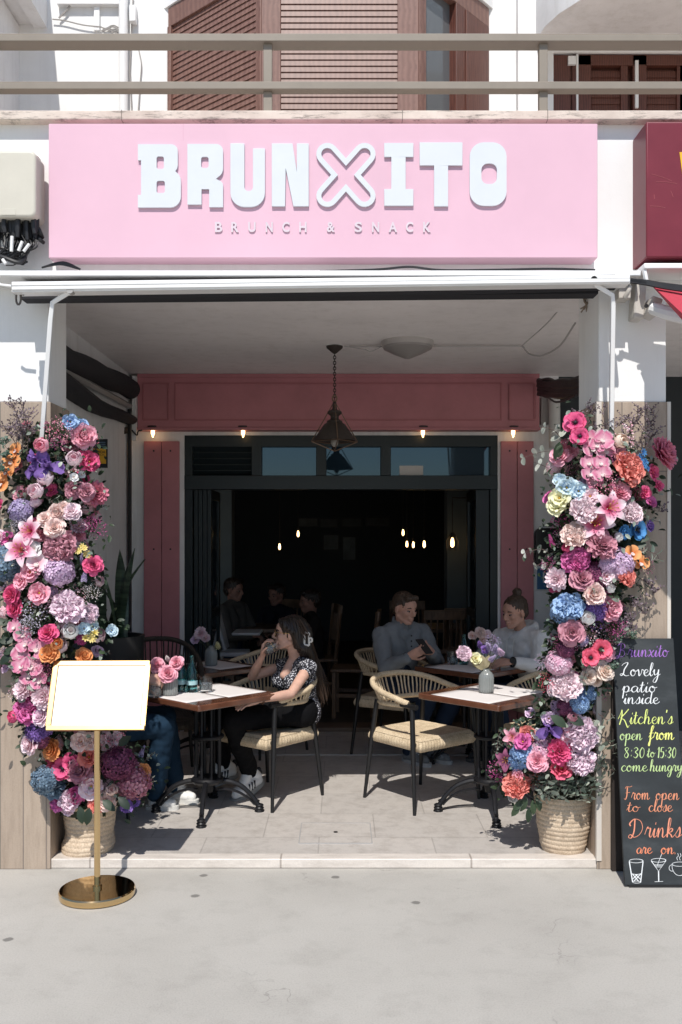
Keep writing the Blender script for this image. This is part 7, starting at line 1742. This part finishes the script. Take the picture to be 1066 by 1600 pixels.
def plain_table(label, x, y):
    t = thing('room_table', label, 'table', (x, y, FZ), 0, 'tables in the dim room')
    q = MB(); q.box(-.36,.36,-.36,.36,.71,.745); q.build('tabletop', m_wood('room_table_wood', (.08,.05,.035), (.14,.09,.06), 4, (2,10,10), .4), t, bevel=.004, world=False)
    for a in (-.3, .3):
        for b in (-.3, .3): q = MB(); q.box(a-.02,a+.02,b-.02,b+.02,0,.71); q.build('leg', BLACKM, t, world=False)
plain_table('square table between the guests in the dim room', XX(400, 9.9), 9.9); plain_table('square table in the dim room behind the man with the phone', XX(715, 9.9), 9.9)
hc_ = thing('high_chair', 'white plastic child high chair in the dim room left of the drinking woman', 'high chair', (XX(362, 9.0), 9.0, FZ))
WP = mat('white_plastic', (.55,.55,.55), .5, .05); sx = XX(362, 9.0)
q = MB(); q.obox((sx - .10, 9.0, .86), (.03,.30,.42), Matrix.Rotation(R(-14), 3, 'Y')); q.build('backrest', WP, hc_, bevel=.012)
q = MB(); q.box(sx - .10, sx + .16, 8.85, 9.15, .60, .64); q.build('seat', WP, hc_, bevel=.01)
q = MB(); q.box(sx + .02, sx + .28, 8.82, 9.18, .80, .825); q.build('tray', WP, hc_, bevel=.008)
for a, b in ((-.1,-.14),(-.1,.14),(.16,-.14),(.16,.14)): q = MB(); q.tube([(sx + a, 9 + b, .60), (sx + a*1.7, 9 + b*1.5, FZ)], .014, 8); q.build('leg', WP, hc_)
# bulbs glowing in the room
for px, py, D, s, lab in ((335,832,9.6,1.0,'small glowing wall bulb near the left pillar of the dim room'),(437,853,12.5,1.0,'glowing bulb low on the left in the dim room'),(466,833,12.5,1.0,'glowing bulb left of the framed pictures in the dim room'),(630,831,12.5,1.0,'topmost of the four glowing bulbs right in the dim room'),(636,849,12.5,1.0,'glowing bulb, left of the low row of three in the dim room'),(646,850,12.5,1.0,'glowing bulb, middle of the low row of three in the dim room'),(663,849,12.0,1.1,'glowing bulb, right of the low row of three in the dim room'),(707,846,9.9,1.25,'large glowing bulb in a caged wall lamp on an arm'),(743,845,9.9,1.15,'glowing bulb beside the right door leaf')):
    c = P(px, py, D); t = thing('room_lamp', lab, 'lamp', c, 0, 'glowing bulbs in the dim room')
    q = MB(); q.lathe([(.007,.03),(.011,.02),(.0155,-.008),(.0145,-.038),(.0,-.052)], n=12); q.build('bulb', BULB, t, world=False); t.scale = (s, s, s)
    q = MB(); q.lathe([(.0,.075),(.016,.072),(.018,.035),(.009,.034)], n=12); q.tube([(0,0,.07),(0,0,.30 if D < 11 else .7)], .004, 5)
    if s > 1.2:
        for k in range(6): a = 2*PI*k/6; q.tube([(.02*math.cos(a), .02*math.sin(a), .06), (.05*math.cos(a), .05*math.sin(a), .0), (.045*math.cos(a), .045*math.sin(a), -.075)], .003, 4)
        q.tube([(0,0,.30),(.0,0,.36),(.17,0,.36)], .006, 5)
    q.build('socket', IRON, t, world=False)
for k, (a, b, c, d, col) in enumerate(((466,497,809,823,(.10,.10,.09)),(500,528,810,824,(.06,.06,.06)),(534,566,809,823,(.05,.055,.055)),(572,610,808,822,(.05,.05,.05)),(505,530,835,860,(.10,.11,.115)),(535,557,838,876,(.11,.125,.135)))):
    t = thing('framed_picture', ['pale framed picture at the left of the top row on the far wall','framed picture with a dark disc on the far wall','dark framed picture in the middle of the far wall','dark framed picture at the right of the far wall','small pale panel below the pictures on the far wall','tall pale panel below the pictures on the far wall'][k], 'picture', P((a+b)/2, d, 15.3))
    q = MB(); q.box(XX(a, 15.35), XX(b, 15.35), 15.35, 15.398, ZZ(d, 15.35), ZZ(c, 15.35)); q.build('frame', BLACKM, t)
    q = MB(); q.box(XX(a+1.5, 15.35), XX(b-1.5, 15.35), 15.345, 15.349, ZZ(d-1.5, 15.35), ZZ(c+1.5, 15.35)); q.build('picture_sheet', mat('picture_tone_%s' % 'abcdef'[k], col, .6, .5, 5), t)
